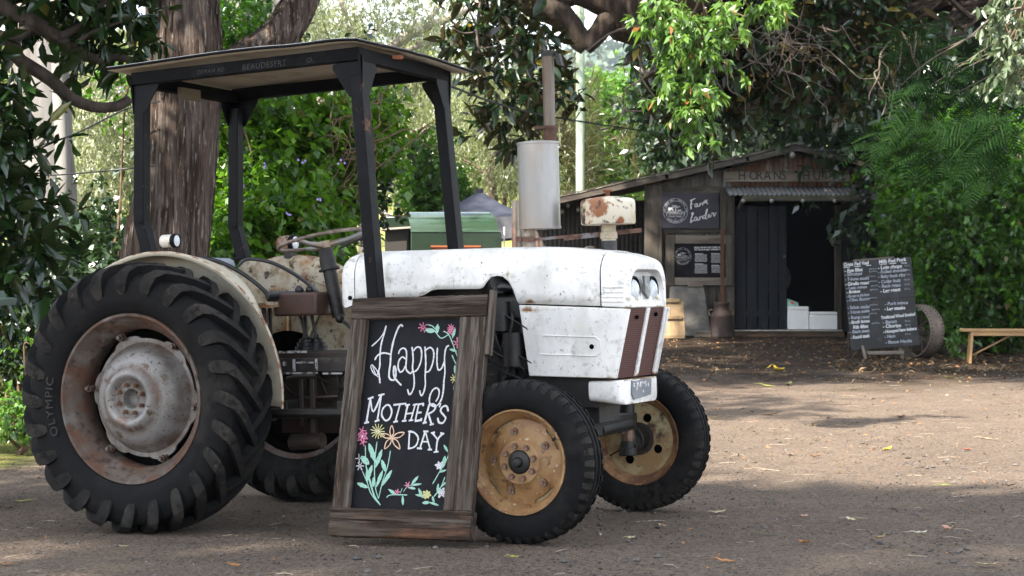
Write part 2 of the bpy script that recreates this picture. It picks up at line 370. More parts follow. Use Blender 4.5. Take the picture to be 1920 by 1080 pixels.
# ------------------------------------------------------------------ tractor
TH, PI_ = .4436, .0283
TM = Matrix.Translation((-1.4602, 10.1279, -.0309)) @ Matrix.Rotation(-TH, 4, 'Z') @ Matrix.Rotation(-PI_, 4, 'Y')
rust = (.16, .055, .018); drust = (.055, .026, .014)
M_white = mat('white_enamel', (.82, .81, .79), [((.66, .655, .64), 2.2, .42, .60), ((.52, .51, .48), 4, .50, .68, (1, 1, .4)), ((.47, .46, .44), 30, .58, .68), ((.40, .39, .36), 12, .58, .72), ((.64, .59, .48), 3.0, .60, .74), ((.20, .19, .175), 55, .655, .70), ((.30, .28, .24), 2.6, .60, .74, (1, 1, .3)), ((.23, .085, .03), 8, .74, .77), ((.10, .045, .025), 40, .675, .70)], rough=.5, bump=(.22, 24), rrange=(20, .38, .72), bdist=.004)
def edge_rust(m, zs, col=(.20, .075, .028), amt=.19):
    """rust and grime that gather along the sheet edges at the given heights"""
    nt = m.node_tree; p = [n for n in nt.nodes if n.type == 'BSDF_PRINCIPLED'][0]; src = p.inputs['Base Color'].links[0].from_socket
    tc = nt.nodes.new('ShaderNodeTexCoord'); sp = nt.nodes.new('ShaderNodeSeparateXYZ'); nt.links.new(tc.outputs['Object'], sp.inputs[0]); v = mth(nt, 'SUBTRACT', noise(nt, tc.outputs['Object'], 11, 7, .65), .09)
    for z in zs: v = mth(nt, 'ADD', v, mth(nt, 'MULTIPLY', ramp(nt, mth(nt, 'ABSOLUTE', mth(nt, 'SUBTRACT', sp.outputs['Z'], z)), .022, .0), amt))
    nt.links.new(mixc(nt, ramp(nt, v, .64, .72), mixc(nt, ramp(nt, v, .56, .66), src, (.42, .38, .28)), col), p.inputs['Base Color'])
edge_rust(M_white, (1.045, .722, .594, .706, 1.085))
M_cream = mat('cream_enamel_rusty', (.42, .365, .265), [((.52, .48, .39), 4, .45, .65), ((.22, .18, .11), 15, .53, .64), ((.30, .17, .07), 5, .52, .64), (rust, 6, .555, .62), (drust, 20, .59, .65)], rough=.6, bump=(.2, 50), bdist=.003)
M_cream2 = mat('cream_enamel_plain', (.44, .40, .31), [((.52, .49, .41), 4, .45, .65), ((.25, .21, .15), 9, .56, .70), ((.16, .12, .08), 30, .62, .70), (rust, 6, .66, .71)], rough=.55, bump=(.15, 50), bdist=.003)
M_rubber = mat('old_rubber', (.0058, .006, .0068), [((.020, .0185, .0165), 3, .50, .68), ((.0035, .0035, .004), 22, .5, .65), ((.034, .030, .026), 50, .66, .8)], rough=.7, bump=(.25, 70), spec=.12, bdist=.003)
M_lugtop = mat('worn_lug_face', (.014, .0135, .013), [((.034, .030, .026), 4, .46, .64), ((.007, .007, .007), 25, .52, .62), ((.062, .054, .045), 40, .60, .72)], rough=.8, bump=(.3, 60), spec=.14, bdist=.003)
M_rubdust = mat('dusty_rubber', (.028, .027, .026), [((.018, .018, .018), 18, .45, .65), ((.05, .045, .04), 70, .58, .72)], rough=.85, bump=(.2, 80), bdist=.003)
M_silver = mat('silver_paint_rusty', (.205, .20, .195), [((.125, .118, .11), 5, .46, .62), ((.085, .055, .036), 20, .58, .66), ((.10, .042, .02), 4, .57, .70), ((.05, .032, .025), 60, .60, .64), ((.26, .045, .03), 5, .68, .74)], rough=.48, metal=.2, bump=(.2, 60), bdist=.003)
M_rimrust = mat('rusty_rim', (.080, .060, .048), [((.15, .137, .128), 5, .52, .66, (1, 1, 1)), ((.085, .036, .019), 8, .45, .60), ((.035, .020, .014), 22, .52, .63)], rough=.7, metal=.1, bump=(.35, 50), bdist=.004)
M_ochre = mat('ochre_wheel_paint', (.25, .135, .052), [((.34, .21, .095), 5, .45, .62), ((.19, .09, .034), 8, .49, .62), ((.10, .045, .022), 20, .565, .65), ((.45, .38, .28), 40, .62, .66)], rough=.55, bump=(.15, 60), bdist=.003)
M_creamrim = mat('flaking_cream_wheel', (.36, .30, .17), [((.26, .16, .07), 8, .47, .58), ((.06, .034, .02), 7, .52, .60), (rust, 22, .58, .68)], rough=.7, bump=(.4, 50), bdist=.004)
M_black = mat('black_frame_paint', (.0035, .004, .0055), [((.008, .009, .012), 9, .5, .7), ((.06, .065, .07), 70, .67, .73, (1, 1, .2)), ((.10, .045, .025), 9, .64, .70)], rough=.45, spec=.09, bump=(.2, 50), bdist=.002)
M_beam = mat('shaded_black_beam', (.0035, .0038, .0045), [((.010, .010, .011), 9, .5, .68), ((.05, .05, .05), 50, .66, .72, (.3, 1, 1))], rough=.6, spec=.06)  # frame black again, dulled for the shade under the roof
M_dark = mat('greasy_iron', (.006, .0055, .005), [((.020, .017, .015), 14, .5, .7), ((.004, .004, .004), 9, .52, .62), ((.10, .05, .03), 30, .64, .72)], rough=.55, bump=(.4, 40), bdist=.006)
M_brown = mat('brown_casting', (.018, .012, .009), [((.036, .015, .011), 7, .48, .64), ((.022, .018, .016), 18, .5, .65), ((.16, .15, .14), 34, .68, .74)], rough=.55, bump=(.3, 45), bdist=.004)
M_alu = mat('weathered_alloy', (.25, .245, .24), [((.36, .355, .35), 3, .45, .65, (1, 1, .3)), ((.27, .20, .14), 4, .47, .62, (1, 1, .3)), ((.16, .10, .06), 50, .68, .74)], rough=.42, metal=.55, bump=(.08, 40), bdist=.002)
M_nut = mat('rusty_nut', (.13, .115, .10), [(rust, 20, .5, .65), ((.34, .33, .32), 30, .58, .68)], rough=.6, metal=.3)
M_hole = mat('void_black', (.003, .003, .003), rough=1, spec=0)
M_glass = mat('lamp_lens', (.50, .56, .62), [((.85, .87, .88), 9, .45, .6), ((.12, .14, .16), 14, .58, .7)], rough=.12, coat=.6)
M_vinyl = mat('dark_vinyl', (.006, .007, .010), [((.03, .034, .042), 10, .5, .7)], rough=.42, bump=(.1, 90))
M_greyvinyl = mat('grey_vinyl', (.27, .31, .36), [((.35, .38, .42), 8, .45, .65)], rough=.55)
M_ceil = mat('grimy_cream_lining', (.38, .34, .27), [((.26, .22, .16), 6, .5, .7), ((.05, .04, .03), 40, .68, .72)], rough=.8)
M_maroon = None

def ring_rust(m, r0, w, col):
    nt = m.node_tree; p = [n for n in nt.nodes if n.type == 'BSDF_PRINCIPLED'][0]; src = p.inputs['Base Color'].links[0].from_socket
    tc = nt.nodes.new('ShaderNodeTexCoord'); sp = nt.nodes.new('ShaderNodeSeparateXYZ'); nt.links.new(tc.outputs['Object'], sp.inputs[0])
    r = mth(nt, 'SQRT', mth(nt, 'ADD', mth(nt, 'MULTIPLY', sp.outputs['X'], sp.outputs['X']), mth(nt, 'MULTIPLY', sp.outputs['Z'], sp.outputs['Z'])))
    f = mth(nt, 'MULTIPLY', ramp(nt, mth(nt, 'ABSOLUTE', mth(nt, 'SUBTRACT', r, r0)), w, 0), ramp(nt, noise(nt, tc.outputs['Object'], 9, 6), .36, .60))
    nt.links.new(mixc(nt, f, src, col), p.inputs['Base Color'])
ring_rust(M_silver, .158, .026, (.085, .048, .03)); ring_rust(M_silver, .075, .028, (.07, .042, .028)); ring_rust(M_silver, .27, .05, (.075, .045, .03))
tr = thing('tractor', 'old white farm tractor with black canopy frame, lugged rear tyres and ochre front wheels', 'tractor', mw=TM)

def carcass(prof, k=10):
    P = smooth_path([(r, w, 0) for r, w in prof], k); return [(p.x, p.y) for p in P]
def lug_tyre(prof, lugs, name, parent):
    """prof: closed half section from outer bead over the tread to the inner bead (r, w); lugs: list of (phi0, samples) ; sample=(s index fraction, dphi, half width base, half width top, height)"""
    b = MB().lathe(prof, ax='y', n=96); nf0 = len(b.f); tops = []
    L = len(prof) - 1
    def pn(s):
        i = min(int(s), L - 1); f = s - i; r = prof[i][0] * (1 - f) + prof[i + 1][0] * f; w = prof[i][1] * (1 - f) + prof[i + 1][1] * f
        a = prof[max(i - 1, 0)]; c = prof[min(i + 2, L)]; tr_, tw = c[0] - a[0], c[1] - a[1]; l = math.hypot(tr_, tw); return r, w, -tw / l, tr_ / l
    for phi0, smp in lugs:
        rings = []
        for s, dp, wb, wt, h in smp:
            r, w, nr, nw = pn(s)
            if nr * (r - .0) < 0 and abs(nr) > .5: nr, nw = -nr, -nw
            if nw * w < 0 and abs(nw) > .5: nr, nw = -nr, -nw
            q = []
            for half, hh in ((-wb, -.008), (-wt, h), (wt, h), (wb, -.008)):
                a = phi0 + dp + half / r; rr = r + nr * hh; ww = w + nw * hh
                q.append((rr * math.cos(a), ww, rr * math.sin(a)))
            rings.append(q)
        n0 = len(b.f); b.loft(rings, True, True, True); tops += [n0 + j * 4 + 1 for j in range(len(rings) - 1)]
    o = b.build(name, M_rubber, parent, ang=30, fix=True, bevel=0); o.data.materials.append(M_lugtop)
    for i in tops: o.data.polygons[i].material_index = 1
    return o

def rear_wheel(parent):
    Rr, w2 = .664, .15
    half = [(.412, -.118), (.43, -.135), (.47, -.150), (.52, -.154), (.56, -.150), (.592, -.140), (.612, -.120), (.624, -.07), (.627, 0)]
    prof = carcass(half + [(r, -w) for r, w in half[-2::-1]], 5); Lp = len(prof) - 1; mid = Lp / 2
    def sidx(frac): return frac * mid           # 0 bead .. 1 centre line
    lugs = []; N = 24
    for k in range(N):
        for side in (0, 1):
            ph = 2 * math.pi * (k + .5 * side) / N + .05
            smp = []
            for fr, dp, wb, wt, h in ((.34, .05, .024, .016, .001), (.40, .045, .036, .028, .010), (.50, .035, .040, .032, .020), (.58, .02, .042, .033, .029), (.66, .0, .042, .032, .037), (.74, -.05, .041, .030, .041), (.82, -.13, .039, .027, .041), (.92, -.22, .037, .025, .039), (1.03, -.31, .036, .023, .036), (1.07, -.345, .030, .018, .030)):
                s = sidx(fr) if side == 0 else Lp - sidx(fr)
                smp.append((s, dp, wb, wt, h))
            lugs.append((ph, smp))
    ty = lug_tyre(prof, lugs, 'tyre', parent)
    # raised lettering on the outer wall
    bt = MB()
    for word, a0, adv in (('OLYMPIC', R(207), 1), ('STEEL', R(28), 1), ('STURDY GRIP', R(300), 1)):
        if word != 'OLYMPIC': continue
        t = text_mb(word, .062, (0, 0, 0), (1, 0, 0), (0, 1, 0), sp=1.15)
        r0 = .447; vs = []
        for v in t.v:
            a = a0 - v[0] / r0; r = r0 + v[1]; vs.append((r * math.cos(a), -.1525 - .05 * (r - r0) * 0, r * math.sin(a)))
        bt.add(vs, t.f)
    o = bt.build('raised_lettering', M_rubdust, parent, smooth=False, fix=False); o.modifiers.new('s', 'SOLIDIFY').thickness = .008; o.modifiers['s'].offset = 0
    rim = MB().lathe([(.405, -.105), (.418, -.122), (.414, -.131), (.402, -.130), (.394, -.118), (.386, -.104), (.372, -.095), (.365, -.075), (.345, -.055), (.338, -.02), (.338, .06), (.36, .09), (.40, .12), (.416, .13)], ax='y', n=96)
    rim.build('rim', M_rimrust, parent, ang=50)
    d = MB().lathe([(.002, -.060), (.034, -.062), (.046, -.078), (.047, -.108), (.050, -.112), (.088, -.112), (.092, -.114), (.106, -.138), (.118, -.146), (.134, -.142), (.150, -.122), (.165, -.112), (.19, -.102), (.216, -.084), (.243, -.050), (.266, -.002), (.282, .008)], ax='y', n=80)
    d.build('wheel_centre', M_silver, parent, ang=50)
    fl = MB(); pts = []
    for i in range(96):
        a = 2 * math.pi * i / 96; l = max(0, math.cos(6 * a + .5)); pts.append((.292 + .020 * l ** .3))
    rings = [[(r * math.cos(2 * math.pi * i / 96) * q, y, r * math.sin(2 * math.pi * i / 96) * q) for i, r in enumerate(pts)] for q, y in ((.8, .002), (1, .002), (1, .014), (.8, .014))]
    fl.loft(rings, True); fl.build('rim_lugs', M_silver, parent, ang=40)
    MB().lathe([(.02, .045), (.335, .045), (.345, .10), (.405, .115)], ax='y', n=48).build('drum_shade_disc', M_hole, parent)  # black drum widened over the rim inside to stand for shade
    nut = MB().lathe([(.0005, -.024), (.010, -.024), (.0115, -.021), (.0115, 0)], ax='y', n=6); nut.lathe([(.0005, -.031), (.006, -.031), (.006, -.02)], ax='y', n=10)
    no = nut.build('wheel_nut', M_nut, parent, ang=30)
    for k in range(8):
        o = no if k == 0 else no.copy()
        if k: C.objects.link(o)
        a = 2 * math.pi * (k + .5) / 8; o.location = (.071 * math.cos(a), -.114, .071 * math.sin(a))
    bo = MB().cyl((0, -.045, 0), (0, .02, 0), .010, 10); bo.cyl((0, -.028, 0), (0, -.010, 0), .018, 6); bo.box((0, .0, .012), (.035, .012, .05))
    b0 = bo.build('rim_bolt', M_rimrust, parent, ang=30)
    for k in range(6):
        o = b0 if k == 0 else b0.copy()
        if k: C.objects.link(o)
        a = 2 * math.pi * (k + .5) / 6 - .6; o.location = (.318 * math.cos(a), -.012, .318 * math.sin(a)); o.rotation_euler = (0, -a + R(90), 0)

def front_wheel(parent, far=False):
    half = [(.236, -.062), (.25, -.078), (.28, -.086), (.31, -.086), (.335, -.080), (.352, -.070), (.362, -.054), (.364, -.045), (.357, -.038), (.358, -.032), (.3665, -.027), (.3675, -.014), (.359, -.009), (.359, 0)]
    prof = carcass(half + [(r, -w) for r, w in half[-2::-1]], 2); Lp = len(prof) - 1
    lugs = []
    for k in range(44):
        for side in (0, 1):
            ph = 2 * math.pi * (k + .5 * side) / 44; smp = []
            for fr, wb, wt, h in ((.31, .014, .010, .001), (.36, .016, .013, .004), (.44, .018, .015, .006), (.52, .018, .015, .005), (.565, .017, .014, .002)):
                s = fr * Lp / 2; s = s if side == 0 else Lp - s
                smp.append((s, 0, wb, wt, h))
            lugs.append((ph, smp))
    lug_tyre(prof, lugs, 'tyre', parent)
    mr = M_creamrim if far else M_ochre
    rim = MB().lathe([(.228, -.052), (.238, -.064), (.236, -.071), (.230, -.071), (.226, -.063), (.218, -.052), (.212, -.046), (.206, -.030), (.194, -.020), (.190, .02), (.196, .028), (.208, .034), (.22, .05), (.232, .066), (.238, .06)], ax='y', n=72)
    rim.build('rim', mr if not far else mat('far_rim', (.26, .14, .06), [((.12, .055, .03), 10, .45, .6), ((.38, .24, .12), 14, .55, .68)], rough=.7), parent, ang=50)
    # disc with a lobed edge: dark slots show between lobes
    n = 96; rr = []
    for i in range(n):
        a = 2 * math.pi * i / n; rr.append(.176 + .016 * (1 if math.cos(4 * a + .7) > -.35 else 0))
    def ring(q, y): return [(r * q * math.cos(2 * math.pi * i / n), y, r * q * math.sin(2 * math.pi * i / n)) for i, r in enumerate(rr)]
    def circ(r, y): return [(r * math.cos(2 * math.pi * i / n), y, r * math.sin(2 * math.pi * i / n)) for i in range(n)]
    MB().loft([ring(1, .006), ring(1, -.002), circ(.165, -.008), circ(.15, -.016), circ(.125, -.020), circ(.105, -.036), circ(.098, -.045), circ(.055, -.046), circ(.05, -.02)]).build('wheel_disc', mr, parent, ang=40)
    MB().loft([circ(.195, .012), circ(.14, .018), circ(.06, .02), circ(.04, .02)]).build('inner_disc', M_creamrim, parent, ang=40)
    MB().lathe([(.0005, -.082), (.016, -.080), (.021, -.074), (.024, -.058), (.046, -.056), (.052, -.050), (.053, -.03)], ax='y', n=32).build('hub_cap', M_dark, parent, ang=40)
    nut = MB().lathe([(.0005, -.018), (.012, -.018), (.0145, -.015), (.0145, 0)], ax='y', n=6).build('wheel_nut', M_nut, parent, ang=30)
    for k in range(8):
        o = nut if k == 0 else nut.copy()
        if k: C.objects.link(o)
        a = 2 * math.pi * k / 8 + .25; o.location = (.074 * math.cos(a), -.045, .074 * math.sin(a))
    b0 = MB().lathe([(.0005, -.026), (.009, -.026), (.009, -.016), (.017, -.015), (.018, 0)], ax='y', n=8).build('disc_bolt', M_nut, parent, ang=30)
    for k in range(5):
        o = b0 if k == 0 else b0.copy()
        if k: C.objects.link(o)
        a = 2 * math.pi * k / 5 + .55; o.location = (.140 * math.cos(a), -.016, .140 * math.sin(a))
    if far:
        for k in range(4):
            a = 2 * math.pi * k / 4 + .45
            MB().lathe([(.0005, .0215), (.021, .0215), (.023, .019)], ax='y', n=16, c=(.118 * math.cos(a), 0, .118 * math.sin(a))).build('disc_hole', M_hole, parent)
        MB().lathe([(.0005, .0225), (.07, .0225), (.085, .0195)], ax='y', n=24).build('grease_stain', mat('grease', (.012, .009, .007), [((.06, .035, .02), 20, .55, .7)], rough=.6), parent)
        MB().bar((.05, .021, -.03), (.185, .014, -.10), .006, .004, (0, 1, 0)).build('disc_crack', M_hole, parent)
    else:
        MB().cyl((.17, -.05, .10), (.185, -.062, .108), .006, 8).build('valve_stem', M_dark, parent)
LX, YR, YF, RR, RF = 2.022, .757, .7075, .664, .3695
w = sub('rear_wheel', tr, (0, -YR, RR)); w.rotation_euler = (0, R(4), 0); rear_wheel(w)
c = copy_tree(w, tr); c.location = (0, YR, RR); c.rotation_euler = (0, R(11), R(180))
w = sub('front_wheel', tr, (LX, -YF, RF), (0, 0, R(-.8))); front_wheel(w)
w = sub('front_wheel', tr, (LX, YF, RF), (0, 0, R(179))); front_wheel(w, True)

# bonnet
def hood_section(x, w, zb, zt, r, n=7, crown=.012):
    q = [(x, -w, zb), (x, -w, zb + (zt - r - zb) * .35), (x, -w, zb + (zt - r - zb) * .7)]
    for i in range(n + 1):
        a = math.pi / 2 * i / n; q.append((x, -w + r - r * math.cos(a), zt - r + r * math.sin(a) - crown * (1 - math.sin(a))))
    q.append((x, -w * .4, zt + crown * .4)); q.append((x, 0, zt + crown * .6))
    return q + [(a, -b, c) for a, b, c in q[-2::-1]]
def zbot(x):
    P = [(.80, 1.16), (.83, 1.10), (.86, 1.082), (.92, 1.095), (.94, 1.118), (1.10, 1.126), (1.27, 1.124), (1.31, 1.132), (1.35, 1.152), (1.38, 1.157), (1.60, 1.153), (1.625, 1.158), (1.645, 1.185), (1.67, 1.207), (1.70, 1.214), (1.73, 1.208), (1.76, 1.185), (1.78, 1.15), (1.795, 1.11), (1.805, 1.078), (2.24, 1.056)]
    for (a, za), (b, zb) in zip(P, P[1:]):
        if a <= x <= b: return za + (zb - za) * (x - a) / (b - a)
    return P[-1][1]
def hw(x): return .285 - .035 * max(0, (x - 1.2) / 1.1)
xs = sorted(set([.928, .95, 1.0, 1.1, 1.2, 1.27] + [1.29 + .01 * i for i in range(53)] + [1.85, 1.95, 2.05, 2.15, 2.222]))
def ztop(x): return 1.352 - .008 * max(0, (x - 1.0)) - .038 * max(0, (x - 1.8) / .42) ** 1.5 * .8
MB().loft([hood_section(x, hw(x), zbot(x), ztop(x), .115) for x in xs], False).build('bonnet', M_white, tr, ang=40, solid=.006)
# rear cowl
rg = []
for x, w_, zb, zt, r in ((.797, .13, 1.19, 1.25, .03), (.800, .17, 1.15, 1.275, .05), (.812, .21, 1.115, 1.295, .06), (.832, .245, 1.09, 1.315, .08), (.862, .272, 1.080, 1.335, .10), (.895, .282, 1.086, 1.346, .113), (.924, .285, 1.098, 1.350, .115)):
    rg.append(hood_section(x, w_, zb, zt, r))
MB().loft(rg, True, True, False).build('dash_cowl', M_white, tr, ang=50)
MB().sphere((.90, -.288, 1.128), .011).build('cowl_knob', M_black, tr)
# nose
def rrect(x, w_, zb, zt, r, n=8, rb=.012):
    q = []
    for cx, cz, a0, rr_ in ((-w_ + rb, zb + rb, math.pi * 1.5, rb), (-w_ + r, zt - r, math.pi, r), (w_ - r, zt - r, math.pi / 2, r), (w_ - rb, zb + rb, 0, rb)):
        for i in range(n + 1):
            a = a0 - math.pi / 2 * i / n; q.append((x, cx + rr_ * math.cos(a), cz + rr_ * math.sin(a)))
    return q
def shift(q, f): return [(x + f(y, z), y, z) for x, y, z in q]
nose = [rrect(2.228, .249, 1.052, 1.311, .115), rrect(2.27, .25, 1.050, 1.303, .115), rrect(2.315, .25, 1.046, 1.290, .115), rrect(2.345, .249, 1.044, 1.277, .112), rrect(2.360, .244, 1.045, 1.268, .11), rrect(2.364, .236, 1.05, 1.258, .105)]
nose += [shift(rrect(2.362, .212, 1.062, 1.225, .10), lambda y, z: 0), shift(rrect(2.356, .206, 1.064, 1.216, .10), lambda y, z: -.045 * max(0, (z - 1.09) / .13)), shift(rrect(2.352, .17, 1.08, 1.19, .085), lambda y, z: -.045 * max(0, (z - 1.09) / .13))]
MB().loft(nose, True, False, True).build('nose_cowl', M_white, tr, ang=40)
for yy in (-.118, .118):
    hl = MB().lathe([(.0005, .030), (.025, .027), (.045, .017), (.057, .0)], ax='x', n=28, c=(2.332, yy, 1.126)).build('headlight', M_glass, tr)
    MB().lathe([(.056, -.004), (.062, .014), (.068, .010), (.068, -.02)], ax='x', n=28, c=(2.335, yy, 1.126)).build('lamp_bezel', M_black, hl, ang=50)
bd = MB().prism([(2.348, -.030, 1.195), (2.348, .034, 1.195), (2.352, .034, 1.115), (2.354, .002, 1.085), (2.352, -.030, 1.115)], (.012, 0, 0)).build('badge', mat('badge_plate', (.16, .17, .18), [((.3, .31, .32), 30, .5, .62)], rough=.45, metal=.3), tr, smooth=False)
text_mb('D', .045, (2.362, -.014, 1.145), (0, 1, 0), (0, 0, 1)).build('badge_letter', mat('badge_grey', (.2, .21, .22)), bd, smooth=False, fix=False)
for i in range(4):
    z = 1.078 + .022 * i
    MB().tube([(2.232 + .004 * i, -.250, z), (2.34, -.250, z - .002)], .0065, 8).build('louvre', M_white, tr)
# lower front: side panels, grille, bumper weight
for s in (-1, 1):
    y = s * .262
    pn = MB().prism([(1.808, y, 1.072), (2.376, y, 1.040), (2.300, y, .718), (1.852, y, .734)], (0, -s * .012, 0)).build('side_panel', M_white, tr, bevel=.004)
    if s < 0:
        yy = y - .001
        for a, b in (((1.93, 1.922), (2.245, .905)), ((1.915, .842), (2.22, .822)), ):
            pass
        MB().tube([(1.93, yy, .925), (2.20, yy, .912), (2.222, yy, .895), (2.222, yy, .842), (2.20, yy, .824), (1.915, yy, .836)], .0035, 6).build('pressed_ridge', M_white, pn)
        MB().lathe([(.0005, -.0015), (.0115, -.0015), (.0125, .002)], ax='y', n=16, c=(2.178, y - .001, .868)).build('panel_hole', M_hole, pn)
def grille_mat():
    m, nt, o = node_mat('maroon_mesh'); p = nt.nodes.new('ShaderNodeBsdfPrincipled'); tc = nt.nodes.new('ShaderNodeTexCoord')
    b = nt.nodes.new('ShaderNodeTexBrick'); b.inputs['Scale'].default_value = 1; b.offset = .5; b.inputs['Brick Width'].default_value = .012; b.inputs['Row Height'].default_value = .009; b.inputs['Mortar Size'].default_value = .0016; b.inputs['Mortar Smooth'].default_value = .2
    b.inputs['Color1'].default_value = (.006, .003, .003, 1); b.inputs['Color2'].default_value = (.012, .005, .005, 1); b.inputs['Mortar'].default_value = (.15, .045, .04, 1)
    cb = nt.nodes.new('ShaderNodeCombineXYZ'); sp = nt.nodes.new('ShaderNodeSeparateXYZ'); nt.links.new(tc.outputs['Object'], sp.inputs[0]); nt.links.new(sp.outputs['Y'], cb.inputs['X']); nt.links.new(sp.outputs['Z'], cb.inputs['Y'])
    nt.links.new(cb.outputs[0], b.inputs['Vector']); nt.links.new(b.outputs['Color'], p.inputs['Base Color']); p.inputs['Roughness'].default_value = .6
    bp = nt.nodes.new('ShaderNodeBump'); bp.inputs['Strength'].default_value = .8; bp.inputs['Distance'].default_value = .004; nt.links.new(b.outputs['Fac'], bp.inputs['Height']); nt.links.new(bp.outputs[0], p.inputs['Normal'])
    nt.links.new(p.outputs[0], o.inputs[0]); return m
M_maroon = grille_mat()
gx = lambda z: 2.285 + (z - .72) / .33 * .075
gr = MB().prism([(gx(1.043), -.248, 1.043), (gx(1.043), .248, 1.043), (gx(.718), .248, .718), (gx(.718), -.248, .718)], (-.01, 0, 0)).build('grille', M_maroon, tr, smooth=False)
MB().prism([(gx(1.043) + .010, -.016, 1.043), (gx(1.043) + .010, .02, 1.043), (gx(.718) + .010, .02, .718), (gx(.718) + .010, -.016, .718)], (-.012, 0, 0)).build('grille_strip', M_white, gr, bevel=.003)
MB().prism([(gx(1.043) + .012, .215, 1.043), (gx(1.043) + .006, .262, 1.043), (gx(.718) + .006, .262, .718), (gx(.718) + .012, .215, .718)], (-.012, 0, 0)).build('grille_edge', M_white, gr, bevel=.004)
for y, z in ((-.12, 1.00), (.12, 1.01)): MB().sphere((gx(z) + .004, y, z), .013, sc=(.5, 1.5, .8)).build('mesh_tear', M_hole, gr)
q0 = []
for x, w_, zb, zt in ((2.150, .245, .612, .706), (2.27, .245, .598, .708), (2.300, .235, .594, .709), (2.312, .215, .594, .710)): q0.append(rrect(x, w_, zb, zt, .014, 4, .03))
bw = MB().loft(q0, True, True, True).build('front_weight', M_white, tr, ang=40)
pl = MB().prism([(2.314, -.118, .704), (2.314, .135, .704), (2.315, .120, .626), (2.316, -.10, .612), (2.315, -.125, .640)], (.004, 0, 0)).build('number_plate', mat('grey_plate', (.14, .155, .18), [((.20, .21, .23), 9, .45, .65), ((.55, .56, .58), 22, .66, .7)], rough=.6), bw, smooth=False)
bt = MB(); random.seed(3)
def st(pts, wd): bt.ribbon([(2.3195, y, z) for y, z in pts], wd, Vector((1, 0, 0)), False)
st([(-.10, .690), (-.098, .672)], .009); st([(-.10, .690), (-.085, .686), (-.094, .68), (-.083, .671)], .007)
st([(-.062, .698), (-.055, .680), (-.058, .668), (-.066, .655)], .010); st([(-.05, .690), (-.038, .684)], .010); st([(-.036, .672), (-.032, .68)], .008)
st([(-.018, .694), (-.01, .668)], .013); st([(-.006, .688), (.006, .692), (.004, .680)], .008); st([(.02, .686), (.034, .690), (.036, .678)], .007); st([(.046, .692), (.058, .690), (.048, .682), (.062, .676), (.05, .669)], .008); st([(.084, .684), (.088, .666)], .011); st([(.02, .652), (.023, .640)], .010); st([(-.115, .702), (-.02, .704)], .006)
bt.build('plate_lettering', mat('flaked_white', (.7, .7, .7), rough=.7), pl, smooth=False, fix=False)
# chassis, engine, transmission
eng = MB(); eng.box((1.40, 0, .86), (.86, .34, .42)); eng.box((1.40, 0, .60), (.80, .26, .14)); eng.box((1.98, 0, .66), (.36, .40, .16)); eng.box((2.0, 0, .9), (.30, .40, .30)); eng.box((1.55, -.19, 1.06), (.5, .08, .10)); eng.box((1.40, .02, 1.15), (.92, .30, .20)); eng.box((1.66, -.12, 1.18), (.26, .10, .09))
random.seed(55)
for _ in range(46):
    x, z = random.uniform(1.0, 1.84), random.uniform(.56, 1.2); y = -.172 - random.random() * .03; r = random.uniform(.006, .014); eng.tube([(x, y + .05, z), (x, y - random.uniform(.008, .03), z)], r, 6)
for _ in range(9):
    x, z = random.uniform(1.5, 1.82), random.uniform(.65, 1.1); eng.box((x, -.20, z), (random.uniform(.03, .10), random.uniform(.04, .09), random.uniform(.02, .08)))
for _ in range(8):
    x, z = random.uniform(1.5, 1.8), random.uniform(.8, 1.15); eng.tube(smooth_path([(x, -.2, z), (x + random.gauss(0, .05), -.26, z - .06), (x + random.gauss(.05, .06), -.25, z - .18), (x + random.gauss(.05, .08), -.19, z - .26)]), random.uniform(.004, .009), 6)
e = eng.build('engine', M_dark, tr, bevel=.006)
for x, z, r, h in ((1.70, 1.02, .045, .14), (1.76, .86, .05, .16), (1.60, .95, .04, .12)):
    MB().cyl((x, -.235, z - h / 2), (x, -.235, z + h / 2), r, 16).build('fuel_filter', M_dark, e, ang=40)
MB().lathe([(.03, -.05), (.11, -.045), (.115, 0), (.11, .03), (.02, .035)], ax='x', n=24, c=(1.83, -.10, .93)).build('fan_pulley', M_dark, e, ang=40)
hs = MB(); hs.tube(smooth_path([(1.66, -.20, 1.12), (1.70, -.24, 1.16), (1.77, -.22, 1.15), (1.80, -.18, 1.08)]), .022, 10); hs.tube(smooth_path([(1.70, -.24, .98), (1.74, -.25, .78), (1.66, -.24, .66)]), .008, 6); hs.tube(smooth_path([(1.58, -.24, 1.0), (1.66, -.26, .8), (1.80, -.24, .72)]), .007, 6)
hs.build('hose', M_vinyl, e)
MB().box((1.70, -.195, .80), (.12, .06, .16)).box((1.60, -.20, .72), (.2, .05, .05)).build('injection_pump', M_dark, e, bevel=.01)
MB().cyl((1.64, -.195, 1.165), (1.70, -.24, 1.178), .05, 14).build('rocker_cap', M_dark, e, ang=40)
tx = MB(); tx.box((.35, 0, .70), (1.35, .44, .26)); tx.box((.62, -.05, .846), (.72, .52, .030)); tx.box((0, 0, .664), (.36, .30, .34)); tx.cyl((0, -.62, RR), (0, .62, RR), .10, 20); tx.box((.70, 0, .52), (.6, .30, .14))
for _ in range(34):
    x, z = random.uniform(.28, 1.0), random.uniform(.58, .82); tx.tube([(x, -.20, z), (x, -.222 - random.uniform(.006, .02), z)], random.uniform(.007, .012), 6)
for _ in range(6):
    x = random.uniform(.35, .95); tx.tube(smooth_path([(x, -.23, .83), (x + random.gauss(0, .06), -.26, .76), (x + random.gauss(0, .1), -.25, .66), (x + random.gauss(.1, .1), -.22, .60)]), random.uniform(.004, .008), 6)
for _ in range(7): tx.box((random.uniform(.4, .95), -.225, random.uniform(.6, .8)), (random.uniform(.03, .12), .03, random.uniform(.02, .07)))
